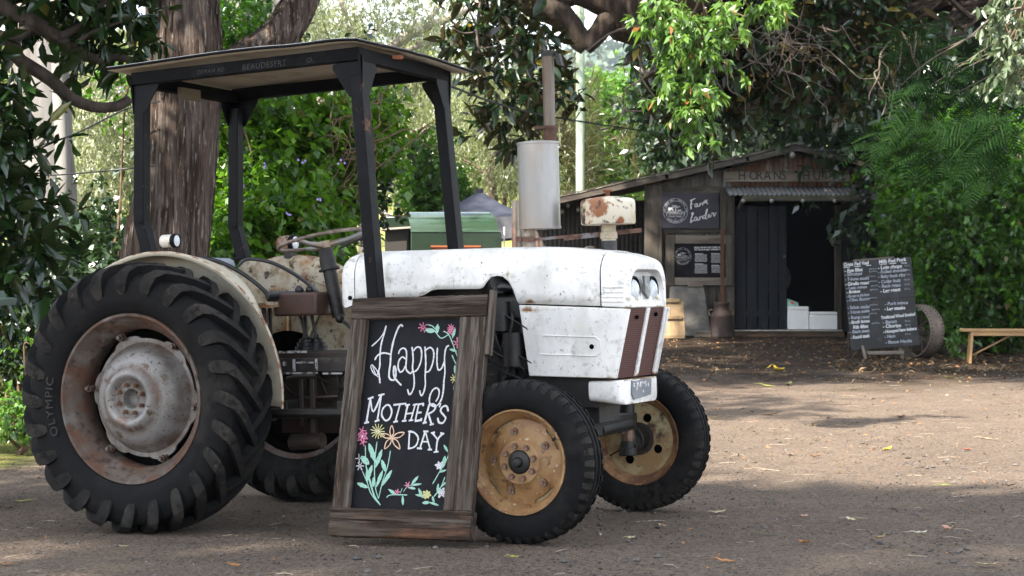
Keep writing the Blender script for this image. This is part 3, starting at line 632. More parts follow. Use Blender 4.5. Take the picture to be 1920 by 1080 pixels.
g = tx.build('gearbox', M_brown, tr, bevel=.006)
MB().box((.62, -.309, .80), (.72, .008, .070)).build('gearbox_cover', mat('chipped_black_cover', (.022, .018, .016), [((.07, .06, .055), 9, .55, .7), ((.32, .32, .33), 20, .66, .69, (.4, 1, 1.5))], rough=.5), g, bevel=.003)
sv = MB()
for x0, x1, z in ((.52, .72, .760), (.75, .86, .757), (.60, .70, .812), (.50, .66, .866)): sv.box((x0 / 2 + x1 / 2, -.315, z), (x1 - x0, .006, .007 + .004 * random.random()))
for x in (.585, .715): sv.box((x, -.316, .80), (.012, .008, .06))
sv.cyl((.53, -.31, .808), (.53, -.318, .808), .012, 10)
sv.build('bare_edges', mat('bare_metal', (.42, .42, .43), [((.06, .05, .045), 30, .5, .58)], rough=.5), g, smooth=False)
fp = MB(); fp.box((.72, -.46, .578), (.72, .14, .028)); fp.cyl((.40, -.46, .56), (1.05, -.46, .56), .018, 8); fp.box((.62, -.36, .60), (.05, .25, .06)); fp.box((.95, -.36, .60), (.05, .25, .06))
fp.build('foot_plate', M_dark, tr, bevel=.004)
pd = MB(); pd.bar((.66, -.36, .735), (.66, -.36, .50), .025, .04); pd.bar((.72, -.36, .74), (.72, -.36, .45), .028, .03); pd.tube([(.58, -.37, .735), (.63, -.38, .745), (.75, -.38, .75)], .012, 8); pd.cyl((.60, -.38, .42), (.78, -.38, .43), .04, 12); pd.tube([(.66, -.36, .64), (.86, -.36, .645)], .008, 6)
pd.build('pedal_linkage', M_brown, tr, bevel=.003)
MB().box((.48, .02, 1.105), (.26, .3, .12)).build('tool_box', mat('brown_box', (.075, .042, .032), [((.12, .06, .04), 8, .5, .7), ((.03, .02, .018), 20, .55, .7)], rough=.5), tr, bevel=.012)
for (x, y, ang_) in ((.455, -.02, R(-5)), (.495, .02, R(3))):
    lv = MB().tube(smooth_path([(x + .02, y, .93), (x - .0, y, 1.02), (x - .02 + math.sin(ang_) * .1, y, 1.09), (x - .012, y, 1.165)]), .009, 8).build('gear_lever', M_brown, tr)
    MB().sphere((x - .012, y, 1.178), .023, 14, 10).build('knob', M_vinyl, lv)
    MB().lathe([(.055, 0), (.056, .02), (.045, .022), (.046, .04), (.034, .043), (.034, .058), (.018, .064), (.012, .085)], n=20, c=(x + .02, y, .866)).build('gaiter', M_vinyl, lv, ang=40)
lv = MB().tube(smooth_path([(.80, -.05, .93), (.76, -.06, .985), (.715, -.06, 1.02)]), .010, 8).build('gear_lever', M_brown, tr)
MB().sphere((.705, -.06, 1.026), .024, 14, 10).build('knob', M_brown, lv)
MB().lathe([(.06, 0), (.062, .02), (.048, .022), (.048, .045), (.03, .05), (.012, .075)], n=20, c=(.81, -.05, .866)).build('gaiter', M_vinyl, lv, ang=40)
MB().box((.90, -.02, .98), (.10, .24, .26)).build('bulkhead', mat('cream_bulk', (.40, .38, .32), [((.25, .22, .17), 9, .5, .7)], rough=.6), tr, bevel=.01)
MB().cyl((.88, -.14, .96), (.90, -.14, 1.10), .05, 16, .042).build('fluid_pot', M_dark, tr, ang=40)
# seat
stt = MB(); rg = []
for x, hb in ((-.10, .20), (-.08, .235), (0, .23), (.10, .21), (.22, .16), (.32, .10), (.385, .045)):
    rg.append([(x, -.24, 1.105), (x, -.25, 1.115), (x, -.255, 1.12 + hb), (x, -.243, 1.12 + hb), (x, -.235, 1.12), (x, .235, 1.12), (x, .243, 1.12 + hb), (x, .255, 1.12 + hb), (x, .25, 1.115), (x, .24, 1.105)])
se = stt.loft(rg, True, True, True).build('seat', M_cream, tr, ang=40)
MB().tube(smooth_path([(-.10, -.249, 1.322), (-.04, -.249, 1.356), (.10, -.249, 1.335), (.22, -.249, 1.283), (.32, -.249, 1.222), (.39, -.249, 1.165), (.395, -.249, 1.135)]), .011, 8).build('seat_trim', M_vinyl, se)
MB().tube(smooth_path([(-.10, .249, 1.322), (-.04, .249, 1.356), (.10, .249, 1.335), (.22, .249, 1.283), (.32, .249, 1.222), (.39, .249, 1.165)]), .011, 8).build('seat_trim', M_vinyl, se)
MB().box((.20, -.02, 1.150), (.38, .46, .05)).build('cushion', M_vinyl, se, bevel=.02)
MB().box((.17, -.02, 1.098), (.44, .50, .012)).build('seat_pan', mat('rusty_pan', (.22, .09, .03), [((.35, .28, .2), 12, .5, .62)], rough=.7), se)
MB().box((-.14, 0, 1.30), (.10, .44, .13)).build('backrest', M_greyvinyl, se, bevel=.035)
for x in (.12, .34):
    for y in (-.2, .2): MB().tube([(x, y, 1.09), (x, y, .87)], .012, 8).build('seat_leg', M_dark, se)
for z in (.95, 1.04): MB().tube([(.12, -.2, z), (.34, -.2, z)], .010, 8).build('seat_rail', M_dark, se)
# mudguards: (|y|, r) section swept round the axle
for s in (-1, 1):
    sec = [(.56, .30), (.56, .60), (.563, .640), (.572, .672), (.590, .695), (.612, .708), (.632, .716), (.637, .716), (.637, .706)]; sec2 = [(.47, .30), (.47, .64), (.474, .670), (.485, .692), (.51, .706), (.56, .712), (.63, .716), (.646, .716), (.646, .698)]
    rings = []
    a0, a1 = (R(-5), R(150)); n = 48
    for i in range(n + 1):
        a = a0 + (a1 - a0) * i / n
        t = max(0, min(1, (math.degrees(a) - 28) / 30)); t = t * t * (3 - 2 * t) * (s < 0)
        rings.append([((r + (r2 - r) * t) * math.cos(a), s * (y + (y2 - y) * t), RR + (r + (r2 - r) * t) * math.sin(a)) for (y, r), (y2, r2) in zip(sec, sec2)])
    f = MB().loft(rings, False).build('mudguard', M_cream2 if s < 0 else M_cream, tr, ang=60, solid=.004)
    rg = MB().tube([(.716 * math.cos(a0 + (a1 - a0) * i / n), s * .637, RR + .716 * math.sin(a0 + (a1 - a0) * i / n)) for i in range(n + 1)], .0065, 6).build('rolled_edge', mat('chipped_edge', (.42, .36, .27), [(rust, 14, .45, .6), ((.6, .58, .5), 30, .6, .7)], rough=.6), f)
    for a in ((R(62), R(88)) if s > 0 else ()):
        MB().tube([(r * math.cos(a), s * y - s * .006, RR + r * math.sin(a)) for y, r in sec[:6]], .007, 6).build('pressed_rib', M_cream, f)
    if s > 0:
        MB().tube(smooth_path([(.05, .552, RR + .60), (.2, .552, RR + .565), (.36, .552, RR + .48), (.5, .552, RR + .33)]), .006, 6).build('pressed_rib', M_cream, f)
lm = MB().lathe([(.028, -.045), (.032, -.04), (.033, .03), (.0005, .032)], ax='x', n=20, c=(.02, -.55, 1.437), caps=False).build('work_lamp', mat('white_lamp', (.6, .57, .5), [(rust, 30, .6, .68)], rough=.4), tr, ang=40)
MB().lathe([(.034, .02), (.036, .024), (.036, .045), (.030, .046)], ax='x', n=20, c=(.02, -.55, 1.437)).build('lamp_bezel', M_black, lm, ang=40); MB().lathe([(.0005, .05), (.018, .047), (.03, .041)], ax='x', n=20, c=(.02, -.55, 1.437)).build('lens', M_glass, lm)
MB().cyl((.02, -.56, 1.365), (.02, -.55, 1.41), .008, 8).build('bracket', M_dark, lm)
lm = MB().lathe([(.036, -.06), (.042, -.05), (.044, .02), (.0005, .022)], ax='x', n=20, c=(0, .60, 1.448)).build('work_lamp', mat('rusty_lamp', (.30, .22, .16), [(rust, 14, .42, .55), (drust, 22, .55, .65)], rough=.6), tr, ang=40)
MB().lathe([(.044, .015), (.047, .02), (.047, .045), (.038, .046)], ax='x', n=20, c=(0, .60, 1.448)).build('lamp_bezel', M_black, lm, ang=40); MB().lathe([(.0005, .055), (.025, .05), (.04, .041)], ax='x', n=20, c=(0, .60, 1.448)).build('lens', M_glass, lm)
MB().box((0, .60, 1.392), (.045, .045, .05)).build('bracket', M_dark, lm)
# steering
sc_ = Vector((.583, 0, 1.432)); ax_ = Vector((-.20, 0, .98)).normalized(); ux = Vector((.98, 0, .20)).normalized(); uy = Vector((0, 1, 0))
ring = [sc_ + ux * .235 * math.cos(2 * math.pi * i / 48) + uy * .235 * math.sin(2 * math.pi * i / 48) for i in range(49)]
sw = MB().tube(ring, .0098, 10, False).build('steering_wheel', mat('worn_wheel_rim', (.13, .095, .075), [((.28, .22, .17), 14, .5, .65), ((.05, .035, .03), 20, .58, .68)], rough=.5), tr)
sp = MB()
for a in (R(25), R(145), R(265)):
    d = ux * math.cos(a) + uy * math.sin(a); sp.tube([sc_ - ax_ * .03 + d * .015, sc_ - ax_ * .022 + d * .12, sc_ + d * .23], [.017, .013, .010], 8)
sp.lathe([(.0005, .02), (.03, .016), (.034, -.02), (.028, -.03)], n=20, c=(0, 0, 0))
nb = len(sp.v)
for i in range(nb - 80, nb):
    v = Vector(sp.v[i]); sp.v[i] = tuple(sc_ - ax_ * .025 + ux * v.x + uy * v.y + ax_ * v.z)
sp.build('spokes', M_alu, sw, ang=50)
cl = MB(); a = sc_ - ax_ * .045; cl.tube([a, a - ax_ * .05], .037, 18); cl.tube([a - ax_ * .05, a - ax_ * .105], .042, 18); cl.tube([a - ax_ * .105, a - ax_ * .115], .055, 18); cl.tube([a - ax_ * .115, a - ax_ * .36], .035, 18)
cl.build('steering_column', M_dark, tr, ang=40)
tl_ = MB().tube(smooth_path([(.735, -.05, 1.345), (.715, -.05, 1.37), (.72, -.05, 1.39), (.80, -.02, 1.425), (.86, -.02, 1.455)]), .007, 8).build('throttle_lever', M_dark, tr)
# exhaust and air cleaner
ex = MB(); rg = []
def oval(z, a, b): return [(1.832 + a * math.cos(2 * math.pi * i / 40), -.05 + b * math.sin(2 * math.pi * i / 40), z) for i in range(40)]
for z, k in ((1.437, .99), (1.437, 1.02), (1.447, 1.02), (1.448, .985), (1.846, .985), (1.847, 1.02), (1.857, 1.02), (1.858, .96), (1.865, .4)): rg.append(oval(z, .105 * k, .085 * k))
mf = ex.loft(rg, True, True, True).build('muffler', M_alu, tr, ang=30)
ip = MB(); ip.cyl((1.775, -.05, 1.30), (1.775, -.05, 1.44), .030, 20); ip.cyl((1.775, -.05, 1.405), (1.775, -.05, 1.415), .036, 20); ip.build('inlet_pipe', mat('worn_pipe', (.30, .25, .20), [((.15, .09, .06), 14, .5, .65), ((.4, .38, .35), 8, .55, .7)], rough=.5, metal=.4), mf, ang=40)
MB().cyl((1.897, -.05, 1.86), (1.897, -.05, 2.285), .029, 24).build('tail_pipe', mat('heat_browned_pipe', (.12, .095, .075), [((.20, .175, .15), 6, .45, .65, (1, 1, .15)), ((.11, .065, .045), 12, .5, .66, (1, 1, .3)), ((.06, .035, .026), 3, .58, .72, (1, 1, 1))], rough=.5, metal=.35), mf, ang=40)
MB().cyl((1.897, -.05, 1.86), (1.897, -.05, 1.93), .031, 24).cyl((1.897, -.05, 1.918), (1.897, -.05, 1.932), .036, 20).box((1.86, -.075, 1.925), (.06, .025, .014)).build('pipe_clamp', mat('rust_clamp', (.09, .04, .028), [(drust, 20, .45, .6)], rough=.8, bump=(.5, 60), bdist=.004), mf, ang=40)
rc_ = MB().cyl((1.897, -.05, 2.268), (1.897, -.05, 2.288), .034, 22); rc_.cyl((1.897, -.05, 2.286), (1.897, -.05, 2.292), .037, 22); rc_.prism([(1.925, -.05, 2.288), (1.955, -.05, 2.28), (1.968, -.05, 2.22), (1.945, -.05, 2.225)], (0, .03, 0))
rc_.build('rain_flap', M_dark, mf, ang=40)
sa = MB(); sa.bar((1.735, -.085, 1.388), (1.81, -.085, 1.388), .012, .022); sa.cyl((1.738, -.09, 1.388), (1.738, -.10, 1.388), .016, 10); sa.cyl((1.808, -.09, 1.388), (1.808, -.10, 1.388), .014, 10); sa.bar((1.81, -.085, 1.385), (2.30, .10, 1.42), .006, .014); sa.bar((1.95, -.03, 1.385), (2.30, .10, 1.415), .008, .018)
sa.build('stay_bar', mat('rusty_bar', (.13, .07, .05), [((.22, .22, .24), 8, .5, .65), (drust, 24, .5, .65)], rough=.6, metal=.3), tr)
acn = MB().lathe([(.0005, 1.583), (.05, 1.578), (.105, 1.570), (.122, 1.565), (.129, 1.556), (.131, 1.545), (.131, 1.452), (.126, 1.446), (.04, 1.446)], n=48, c=(2.170, 0, 0)).build('air_cleaner', mat('rusty_white_bowl', (.62, .57, .46), [((.46, .36, .21), 6, .5, .65), ((.26, .10, .04), 5, .545, .59), (drust, 11, .58, .63), ((.32, .14, .05), 30, .61, .65)], rough=.5, bump=(.2, 60), bdist=.003), tr, ang=40)
MB().cyl((2.170, 0, 1.575), (2.170, 0, 1.605), .010, 10).cyl((2.170, 0, 1.603), (2.170, 0, 1.612), .022, 12).build('cap_nut', mat('rust_nut', (.15, .05, .02), rough=.8), acn, ang=40)
MB().lathe([(.036, 1.45), (.037, 1.41), (.042, 1.408), (.042, 1.38), (.036, 1.375), (.035, 1.365)], n=24, c=(2.170, 0, 0)).build('air_neck', M_cream, acn, ang=40)
MB().cyl((2.170, 0, 1.29), (2.170, 0, 1.368), .037, 24).build('rubber_hose', M_vinyl, acn, ang=40)
MB().tube(smooth_path([(2.055, -.02, 1.318), (2.06, -.02, 1.334), (2.09, -.02, 1.338), (2.105, -.02, 1.326)]), .009, 8).build('filler_cap', M_nut, tr)
MB().sphere((1.745, -.02, 1.352), .018, sc=(1.2, 1, .8)).build('bonnet_catch', mat('pink_cap', (.5, .28, .22)), tr)
# front axle
fa = MB(); fa.box((LX, 0, .47), (.10, 1.10, .085)); fa.box((LX + .02, 0, .56), (.22, .26, .12))
for s in (-1, 1):
    fa.cyl((LX + .0, s * .545, .30), (LX + .0, s * .545, .56), .036, 18); fa.cyl((LX, s * .545, .295), (LX, s * .545, .335), .05, 18); fa.cyl((LX, s * .545, .34), (LX, s * .66, .3695), .046, 18); fa.cyl((LX, s * .60, .3695), (LX, s * .69, .3695), .062, 20)
    fa.bar((LX, s * .545, .52), (LX - .18, s * .50, .50), .03, .03)
fa.cyl((LX - .18, -.50, .50), (LX - .18, .50, .50), .016, 12); fa.cyl((LX + .03, .10, .45), (LX + .03, .5, .46), .03, 14)
fa.build('front_axle', M_dark, tr, ang=40, bevel=.004)
MB().lathe([(.036, .03), (.037, .16)], c=(LX, .545, .34), n=20).build('worn_collar', mat('shiny_collar', (.16, .10, .075), [((.5, .5, .5), 18, .58, .68)], rough=.35, metal=.6), tr, ang=40)
# canopy
cn = MB()
PF, PB = 1.062, -.215
canopy_pts = []
for s in (-1, 1):
    y = s * .43
    bot = (1.150, y * 1.04, .95) if s < 0 else (1.16, y, .95)
    p = MB().bar(bot, (PF, y, 2.20), .075, .062, (1, 0, 0)).build('canopy_post', M_black, tr, bevel=.004)
    pp = MB(); pp.bar((-.185, y, 1.36), (-.237, y, 1.545), .062, .062, (1, 0, 0)); pp.bar((-.237, y, 1.53), (PB, y, 2.20), .062, .062, (1, 0, 0)); pp.box((-.18, y, 1.365), (.12, .10, .012))
    pp.build('canopy_post', M_black, tr, bevel=.004)
    # gussets
    for xx, d in ((PF, -1), (PB, 1)):
        MB().prism([(xx - .037 * d, y + s * .034, 2.10), (xx + .037 * d, y + s * .034, 2.10), (xx + d * .125, y + s * .034, 2.235), (xx + d * .125, y + s * .034, 2.258), (xx - d * .045, y + s * .034, 2.30)], (0, -s * .006, 0)).build('gusset', M_black, tr, smooth=False)
        xo = xx - d * .036
        MB().prism([(xo, y + s * .034, 2.10), (xo, y - s * .034, 2.10), (xo, y - s * .11, 2.235), (xo, y - s * .11, 2.26), (xo, y + s * .06, 2.295)], (d * .006, 0, 0)).build('gusset', M_black, tr, smooth=False)
    bm_ = MB().bar((PB - .03, y + s * .028, 2.276), (PF + .036, y + s * .028, 2.302), .05, .064).build('side_beam', M_beam, tr, bevel=.004)
    if s < 0:
        ux_ = Vector((1.28, 0, .030)).normalized()
        t = text_mb('ZEMAN RD', .028, Vector((.16, y - .0545, 2.270)), ux_, (0, 0, 1), shear=.15, sp=1.25); t2 = text_mb('BEAUDESERT', .040, Vector((.43, y - .0545, 2.270)), ux_, (0, 0, 1), shear=.1, sp=1.12); t3 = text_mb('QL', .032, Vector((.80, y - .0545, 2.280)), ux_, (0, 0, 1), shear=.1)
        t.add(t2.v, t2.f); t.add(t3.v, t3.f)
        t.build('painted_lettering', mat('faded_paint', (.028, .028, .027), [((.012, .013, .015), 30, .50, .64)], rough=.7), bm_, smooth=False, fix=False)
for x, z in ((PF + .012, 2.298), (PB - .01, 2.270)):
    MB().bar((x, -.44, z), (x, .44, z - .012), .05, .066).build('cross_beam', M_beam, tr, bevel=.004)
MB().box((PB + .06, -.10, 2.225), (.02, .18, .06)).build('spare_batten', mat('pale_wood', (.13, .10, .065), rough=.8), tr)
def roofz(x, y):
    return 2.350 + .020 * (x + .4) / 1.55 - .022 * (y + .5) + .012 * math.sin((x - .8) * 9) * (y < 0) * max(0, x - .6) * 2 - .045 * max(0, (y - .1) / .43) * max(0, (x - .5)) + .010 * math.sin(x * 3.3)
nx, ny = 28, 14
V = [(-.36 - .02 * (j / ny) + (1.47 + .11 * (j / ny)) * i / nx, -.53 + 1.06 * j / ny, roofz(-.36 + 1.47 * i / nx, -.53 + 1.06 * j / ny)) for i in range(nx + 1) for j in range(ny + 1)]
F = [(i * (ny + 1) + j, i * (ny + 1) + j + 1, (i + 1) * (ny + 1) + j + 1, (i + 1) * (ny + 1) + j) for i in range(nx) for j in range(ny)]
rf = MB().add(V, F).build('canopy_roof', mat('weathered_roof', (.50, .50, .48), [((.22, .22, .21), 9, .5, .68), ((.05, .05, .05), 22, .62, .7)], rough=.7), tr, solid=.008)
V2 = [(x, y, z - .014) for x, y, z in V]; MB().add(V2, F).build('roof_lining', M_ceil, tr, solid=.003)
ed = MB(); ed.tube([(V[i * (ny + 1)][0], -.533, V[i * (ny + 1)][2] - .010) for i in range(nx + 1)], .008, 6); ed.tube([(V[nx * (ny + 1) + j][0] + .003, V[nx * (ny + 1) + j][1], V[nx * (ny + 1) + j][2] - .010) for j in range(ny + 1)], .008, 6)
ed.build('roof_edge', M_black, rf)
MB().bar((1.03, -.18, 2.318), (1.125, -.10, 2.318), .05, .018, (0, 0, 1)).build('roof_packer', mat('orange_timber', (.20, .06, .018), [((.2, .07, .03), 14, .5, .6)], rough=.7), tr)
# ------------------------------------------------------------------ wooden chalkboard leaning on the tractor
M_slab = mat('weathered_hardwood', (0.072, 0.055, 0.043), [((0.027, 0.019, 0.014), 30, .44, .56, (.06, 1, 1)), ((0.103, 0.082, 0.067), 44, .54, .66, (.06, 1, 1)), ((.17, .085, .05), 8, .58, .75, (.2, 1, 1)), ((.02, .014, .011), 46, .60, .66, (.05, 1, 1))], rough=.9, bump=(1.0, 42, (.06, 1, 1)), spec=.2, bdist=.012)
M_slabv = mat('weathered_hardwood_upright', (0.087, 0.070, 0.057), [((0.034, 0.025, 0.019), 30, .44, .56, (1, 1, .06)), ((0.144, 0.125, 0.108), 44, .52, .64, (1, 1, .06)), ((.16, .085, .05), 8, .6, .75, (1, 1, .2)), ((.025, .017, .013), 46, .60, .66, (1, 1, .05))], rough=.9, bump=(1.0, 42, (1, 1, .06)), spec=.2, bdist=.012)
M_slate = mat('chalkboard_black', (0.005, 0.005, 0.007), [((0.011, 0.012, 0.016), 5, .45, .7, (1, 1, .5)), ((0.021, 0.023, 0.028), 24, .62, .76, (1, 1, .2))], rough=.75, spec=.2)
def chalk(name, c):
    return mat(name, tuple(x * .8 for x in c), [((c[0] * .45 + .02, c[1] * .45 + .02, c[2] * .45 + .025), 260, .50, .62, None, 3), ((.03, .032, .04), 420, .62, .68, None, 2)], rough=.95, spec=.1)
K_w, K_p, K_g, K_y, K_o = chalk('white_chalk', (.80, .80, .84)), chalk('pink_chalk', (.80, .26, .42)), chalk('mint_chalk', (.40, .70, .56)), chalk('yellow_chalk', (.75, .72, .34)), chalk('peach_chalk', (.85, .60, .42))
LEAN = .245
BM = TM @ Matrix.Translation((1.487, -.93, .034)) @ Matrix.Rotation(-LEAN, 4, 'X')
sg = thing('chalkboard_sign', 'chalkboard in a rough grey timber frame reading Happy Mothers Day, leaning on the tractor', 'chalkboard', mw=BM)
def slab(u0, u1, v0, v1, t0, t1, name, m, seed, horiz):
    """a plank whose front is furrowed along the grain"""
    random.seed(seed); b = MB(); n = 46; k = 30; rings = []
    dep = [max(0, random.gauss(.0012, .0022)) for _ in range(k + 1)]; ph = [random.uniform(0, 6) for _ in range(k + 1)]; fq = [random.uniform(4, 16) for _ in range(k + 1)]
    for i in range(n + 1):
        f = i / n; rg = []; e0 = random.gauss(0, .0012); e1 = random.gauss(0, .0012)
        for j in range(k + 1):
            q = j / k; dd = dep[j] * (.65 + .6 * math.sin(fq[j] * f + ph[j])) + random.gauss(0, .0004) + (.004 if j in (0, k) else 0)
            if horiz: rg.append((u0 + (u1 - u0) * f, t0 + dd, v0 + e0 + (v1 - v0 + e1 - e0) * q))
            else: rg.append((u0 + e0 + (u1 - u0 + e1 - e0) * q, t0 + dd, v0 + (v1 - v0) * f))
        if horiz: rg += [(u0 + (u1 - u0) * f, t1, v1 + e1), (u0 + (u1 - u0) * f, t1, v0 + e0)]
        else: rg += [(u1 + e1, t1, v0 + (v1 - v0) * f), (u0 + e0, t1, v0 + (v1 - v0) * f)]
        rings.append(rg)
    return b.loft(rings, True, True, True).build(name, m, sg, ang=70)
slab(-.338, .385, 0, .128, -.042, .012, 'frame_rail', M_slab, 1, True)
slab(-.332, .372, 1.012, 1.112, -.042, .012, 'frame_rail', M_slab, 2, True)
slab(-.335, -.250, .130, 1.010, -.040, .010, 'frame_stile', M_slabv, 3, False)
slab(.240, .376, .130, 1.010, -.040, .010, 'frame_stile', M_slabv, 4, False)
MB().box((.387, -.012, .985), (.020, .045, .30)).build('edge_batten', M_slabv, sg, bevel=.002)
pn = MB().box((-.005, .0, .576), (.51, .012, .90)).build('slate_panel', M_slate, sg, smooth=False)
# inner corners in photo pixels -> board plane
PX = ((693, 604), (877, 597), (848, 969), (664, 963)); PU = ((-.250, 1.008), (.240, 1.008), (.240, .130), (-.250, .130))
def homog():
    A = []; B = []
    for (x, y), (u, v) in zip(PX, PU):
        A += [[x, y, 1, 0, 0, 0, -u * x, -u * y], [0, 0, 0, x, y, 1, -v * x, -v * y]]; B += [u, v]
    return np.append(np.linalg.solve(np.array(A, float), np.array(B, float)), 1).reshape(3, 3)
Hm = homog()
def bp(px, py):
    q = Hm @ np.array([px, py, 1]); return (q[0] / q[2], -.0075, q[1] / q[2])
A_ = lambda p: (640 + p[0] / 5.4, 590 + p[1] / 5.4)
B_ = lambda p: (650 + p[0] / 5.144, 770 + p[1] / 5.144)
I_ = lambda p: p
NB = Vector((0, -1, 0)); lay = [0]
def stroke(mb, pts, w, f, k=5, tp=True):
    lay[0] += 1; e = (lay[0] % 40) * .00004
    P = smooth_path([Vector(bp(*f(p))) - Vector((0, e, 0)) for p in pts], k) if len(pts) > 2 else [Vector(bp(*f(p))) - Vector((0, e, 0)) for p in pts]
    mb.ribbon(P, w, NB, tp)
def leaf2(mb, a, b, w, f):
    a = Vector(bp(*f(a))); b = Vector(bp(*f(b))); d = b - a; x = Vector((d.z, 0, -d.x)).normalized(); lay[0] += 1; e = Vector((0, (lay[0] % 40) * .00004, 0))
    n = 8; vs = []
    for i in range(n + 1):
        t = i / n; ww = w * math.sin(math.pi * min(1, t * .95 + .03)) ** .8 * (.85 + .3 * random.random()); vs += [a + d * t + x * ww - e, a + d * t - x * ww - e]
    mb.add(vs, [(2 * i, 2 * i + 1, 2 * i + 3, 2 * i + 2) for i in range(n)])
random.seed(5)
L = MB()
for pts, w in (
    ([(465, 120), (440, 220), (415, 320), (405, 430), (405, 540), (395, 600), (405, 680), (410, 725)], .0085), ([(315, 340), (380, 280), (430, 215), (458, 150)], .007),
    ([(320, 530), (312, 560), (340, 620), (372, 640), (385, 610), (350, 560), (320, 530)], .006), ([(330, 550), (360, 625), (392, 662)], .005), ([(350, 485), (375, 440), (420, 412), (470, 410), (525, 425)], .009),
    ([(640, 130), (625, 110), (600, 130), (570, 200), (540, 300), (520, 420), (515, 520), (505, 600), (505, 660), (530, 690), (560, 685), (575, 640), (570, 570), (556, 545), (550, 600), (560, 660), (600, 710), (635, 745)], .0095),
    ([(598, 418), (615, 375), (650, 355), (680, 380), (685, 450), (680, 560), (700, 600), (730, 620), (748, 596)], .0085), ([(678, 470), (640, 448), (605, 490), (598, 560), (620, 605), (650, 590), (674, 540)], .0085),
    ([(740, 340), (750, 400), (755, 480), (750, 560), (765, 640), (770, 740), (750, 810), (720, 840), (700, 785)], .0085), ([(755, 385), (790, 345), (830, 350), (845, 410), (835, 500), (800, 580), (755, 605)], .0085),
    ([(878, 335), (885, 420), (890, 520), (885, 640), (888, 740), (870, 820), (845, 850), (828, 795)], .0085), ([(890, 372), (930, 345), (965, 370), (975, 430), (960, 520), (930, 590), (892, 605)], .0085),
    ([(1012, 345), (1008, 430), (1010, 520), (1025, 580), (1060, 560), (1090, 480)], .0085), ([(1135, 320), (1105, 345), (1090, 420), (1090, 520), (1095, 600), (1085, 700), (1080, 800), (1060, 890), (1020, 950), (970, 960), (935, 920), (940, 850), (970, 790), (1010, 770), (1035, 800), (1030, 860), (1000, 915)], .0085)):
    stroke(L, pts, w * .95, A_)
W9 = .0092
for pts in ([(691, 800), (698, 752)], [(698, 755), (704, 779), (718.5, 748)], [(719, 748), (712, 797)], [(687, 801), (696, 799)], [(707, 798), (716, 795)], [(693, 755), (704, 751)], [(713, 748), (725, 745)],
            [(743, 766), (768, 763)], [(755.7, 765), (747.2, 797)], [(743, 799), (752, 797)], [(770.6, 766), (764.7, 796)], [(785.4, 765), (777.3, 795)], [(768, 783), (782, 781)], [(760, 797), (769, 796)], [(773, 796), (782, 795)], [(766, 767), (775, 765)], [(781, 766), (790, 764)],
            [(791.9, 766), (786, 796)], [(790, 765), (802, 763)], [(789, 781), (798, 780)], [(785, 797), (797, 795)], [(801, 768), (801, 762)], [(797, 797), (798, 791)], [(813, 765), (803.6, 800)], [(811, 782), (818, 803)], [(800, 801), (808, 799)], [(814, 804), (822, 802)], [(835, 762), (832.5, 770)]):
    stroke(L, pts, W9, I_, tp=False)
for pts in ([(729, 766), (722, 774), (720.5, 786), (728, 796), (736, 791), (739.5, 778), (735, 767), (729, 766)], [(811, 766), (821, 764), (825, 770), (820, 778), (810, 783)], [(850, 778), (847, 768), (839, 769), (835, 777), (841, 785), (845, 791), (840, 800), (832, 799), (829.5, 790)]): stroke(L, pts, W9, I_)
for pts in ([(642, 245), (636, 405)], [(800, 240), (750, 402)], [(800, 240), (850, 412)], [(768, 342), (832, 342)], [(718, 406), (770, 410)], [(828, 420), (870, 420)], [(780, 240), (832, 240)], [(872, 255), (927, 322)], [(978, 262), (927, 322), (912, 440)], [(858, 256), (898, 250)], [(952, 255), (992, 264)], [(888, 446), (937, 440)]): stroke(L, pts, .0085, B_, tp=False)
stroke(L, [(628, 240), (690, 252), (730, 305), (715, 370), (680, 400), (628, 410)], .0085, B_)
L.build('chalk_lettering', K_w, pn, smooth=False, fix=False)
G = MB()
for pts in ([(365, 965), (270, 850), (230, 740), (180, 630)], [(365, 965), (300, 860), (265, 740), (225, 620)], [(345, 900), (310, 780), (300, 560), (320, 340)], [(345, 900), (380, 740), (430, 580), (455, 430)], [(335, 930), (290, 850), (220, 600), (205, 380)], [(640, 760), (590, 835)], [(425, 890), (450, 868), (520, 862), (630, 866)], [(740, 800), (770, 880), (800, 890)], [(778, 945), (850, 940), (945, 970)], [(880, 885), (900, 945)], [(880, 762), (950, 640), (1010, 540), (1065, 420)], [(895, 885), (960, 800), (1005, 690)], [(560, 850), (578, 800)]): stroke(G, pts, .0055, B_)
for pts in ([(905, 105), (955, 118), (985, 150)], [(985, 170), (1050, 245), (1130, 205)], [(1075, 170), (1130, 205), (1175, 300), (1200, 370), (1228, 438)], [(1168, 420), (1205, 500), (1245, 540), (1256, 460)]): stroke(G, pts, .0055, A_)
for a, b, w in (((240, 360), (312, 550), .013), ((372, 420), (308, 600), .011), ((165, 485), (245, 565), .016), ((370, 520), (412, 640), .010), ((472, 622), (370, 780), .010), ((382, 620), (318, 790), .009), ((130, 747), (240, 792), .010), ((275, 570), (230, 720), .010), ((225, 600), (232, 740), .008), ((290, 690), (290, 785), .008), ((665, 768), (738, 678), .007), ((665, 770), (772, 757), .005), ((640, 790), (712, 805), .006), ((440, 808), (520, 862), .007), ((588, 965), (582, 870), .007), ((740, 800), (778, 885), .007), ((708, 862), (790, 880), .005), ((780, 945), (852, 938), .008), ((850, 938), (945, 970), .005), ((880, 880), (898, 945), .006), ((988, 372), (1032, 445), .006), ((1072, 418), (1032, 492), .007), ((1003, 482), (985, 600), .010), ((945, 645), (1020, 620), .005), ((1028, 732), (960, 792), .005), ((938, 755), (930, 845), .006)): leaf2(G, a, b, w, B_)
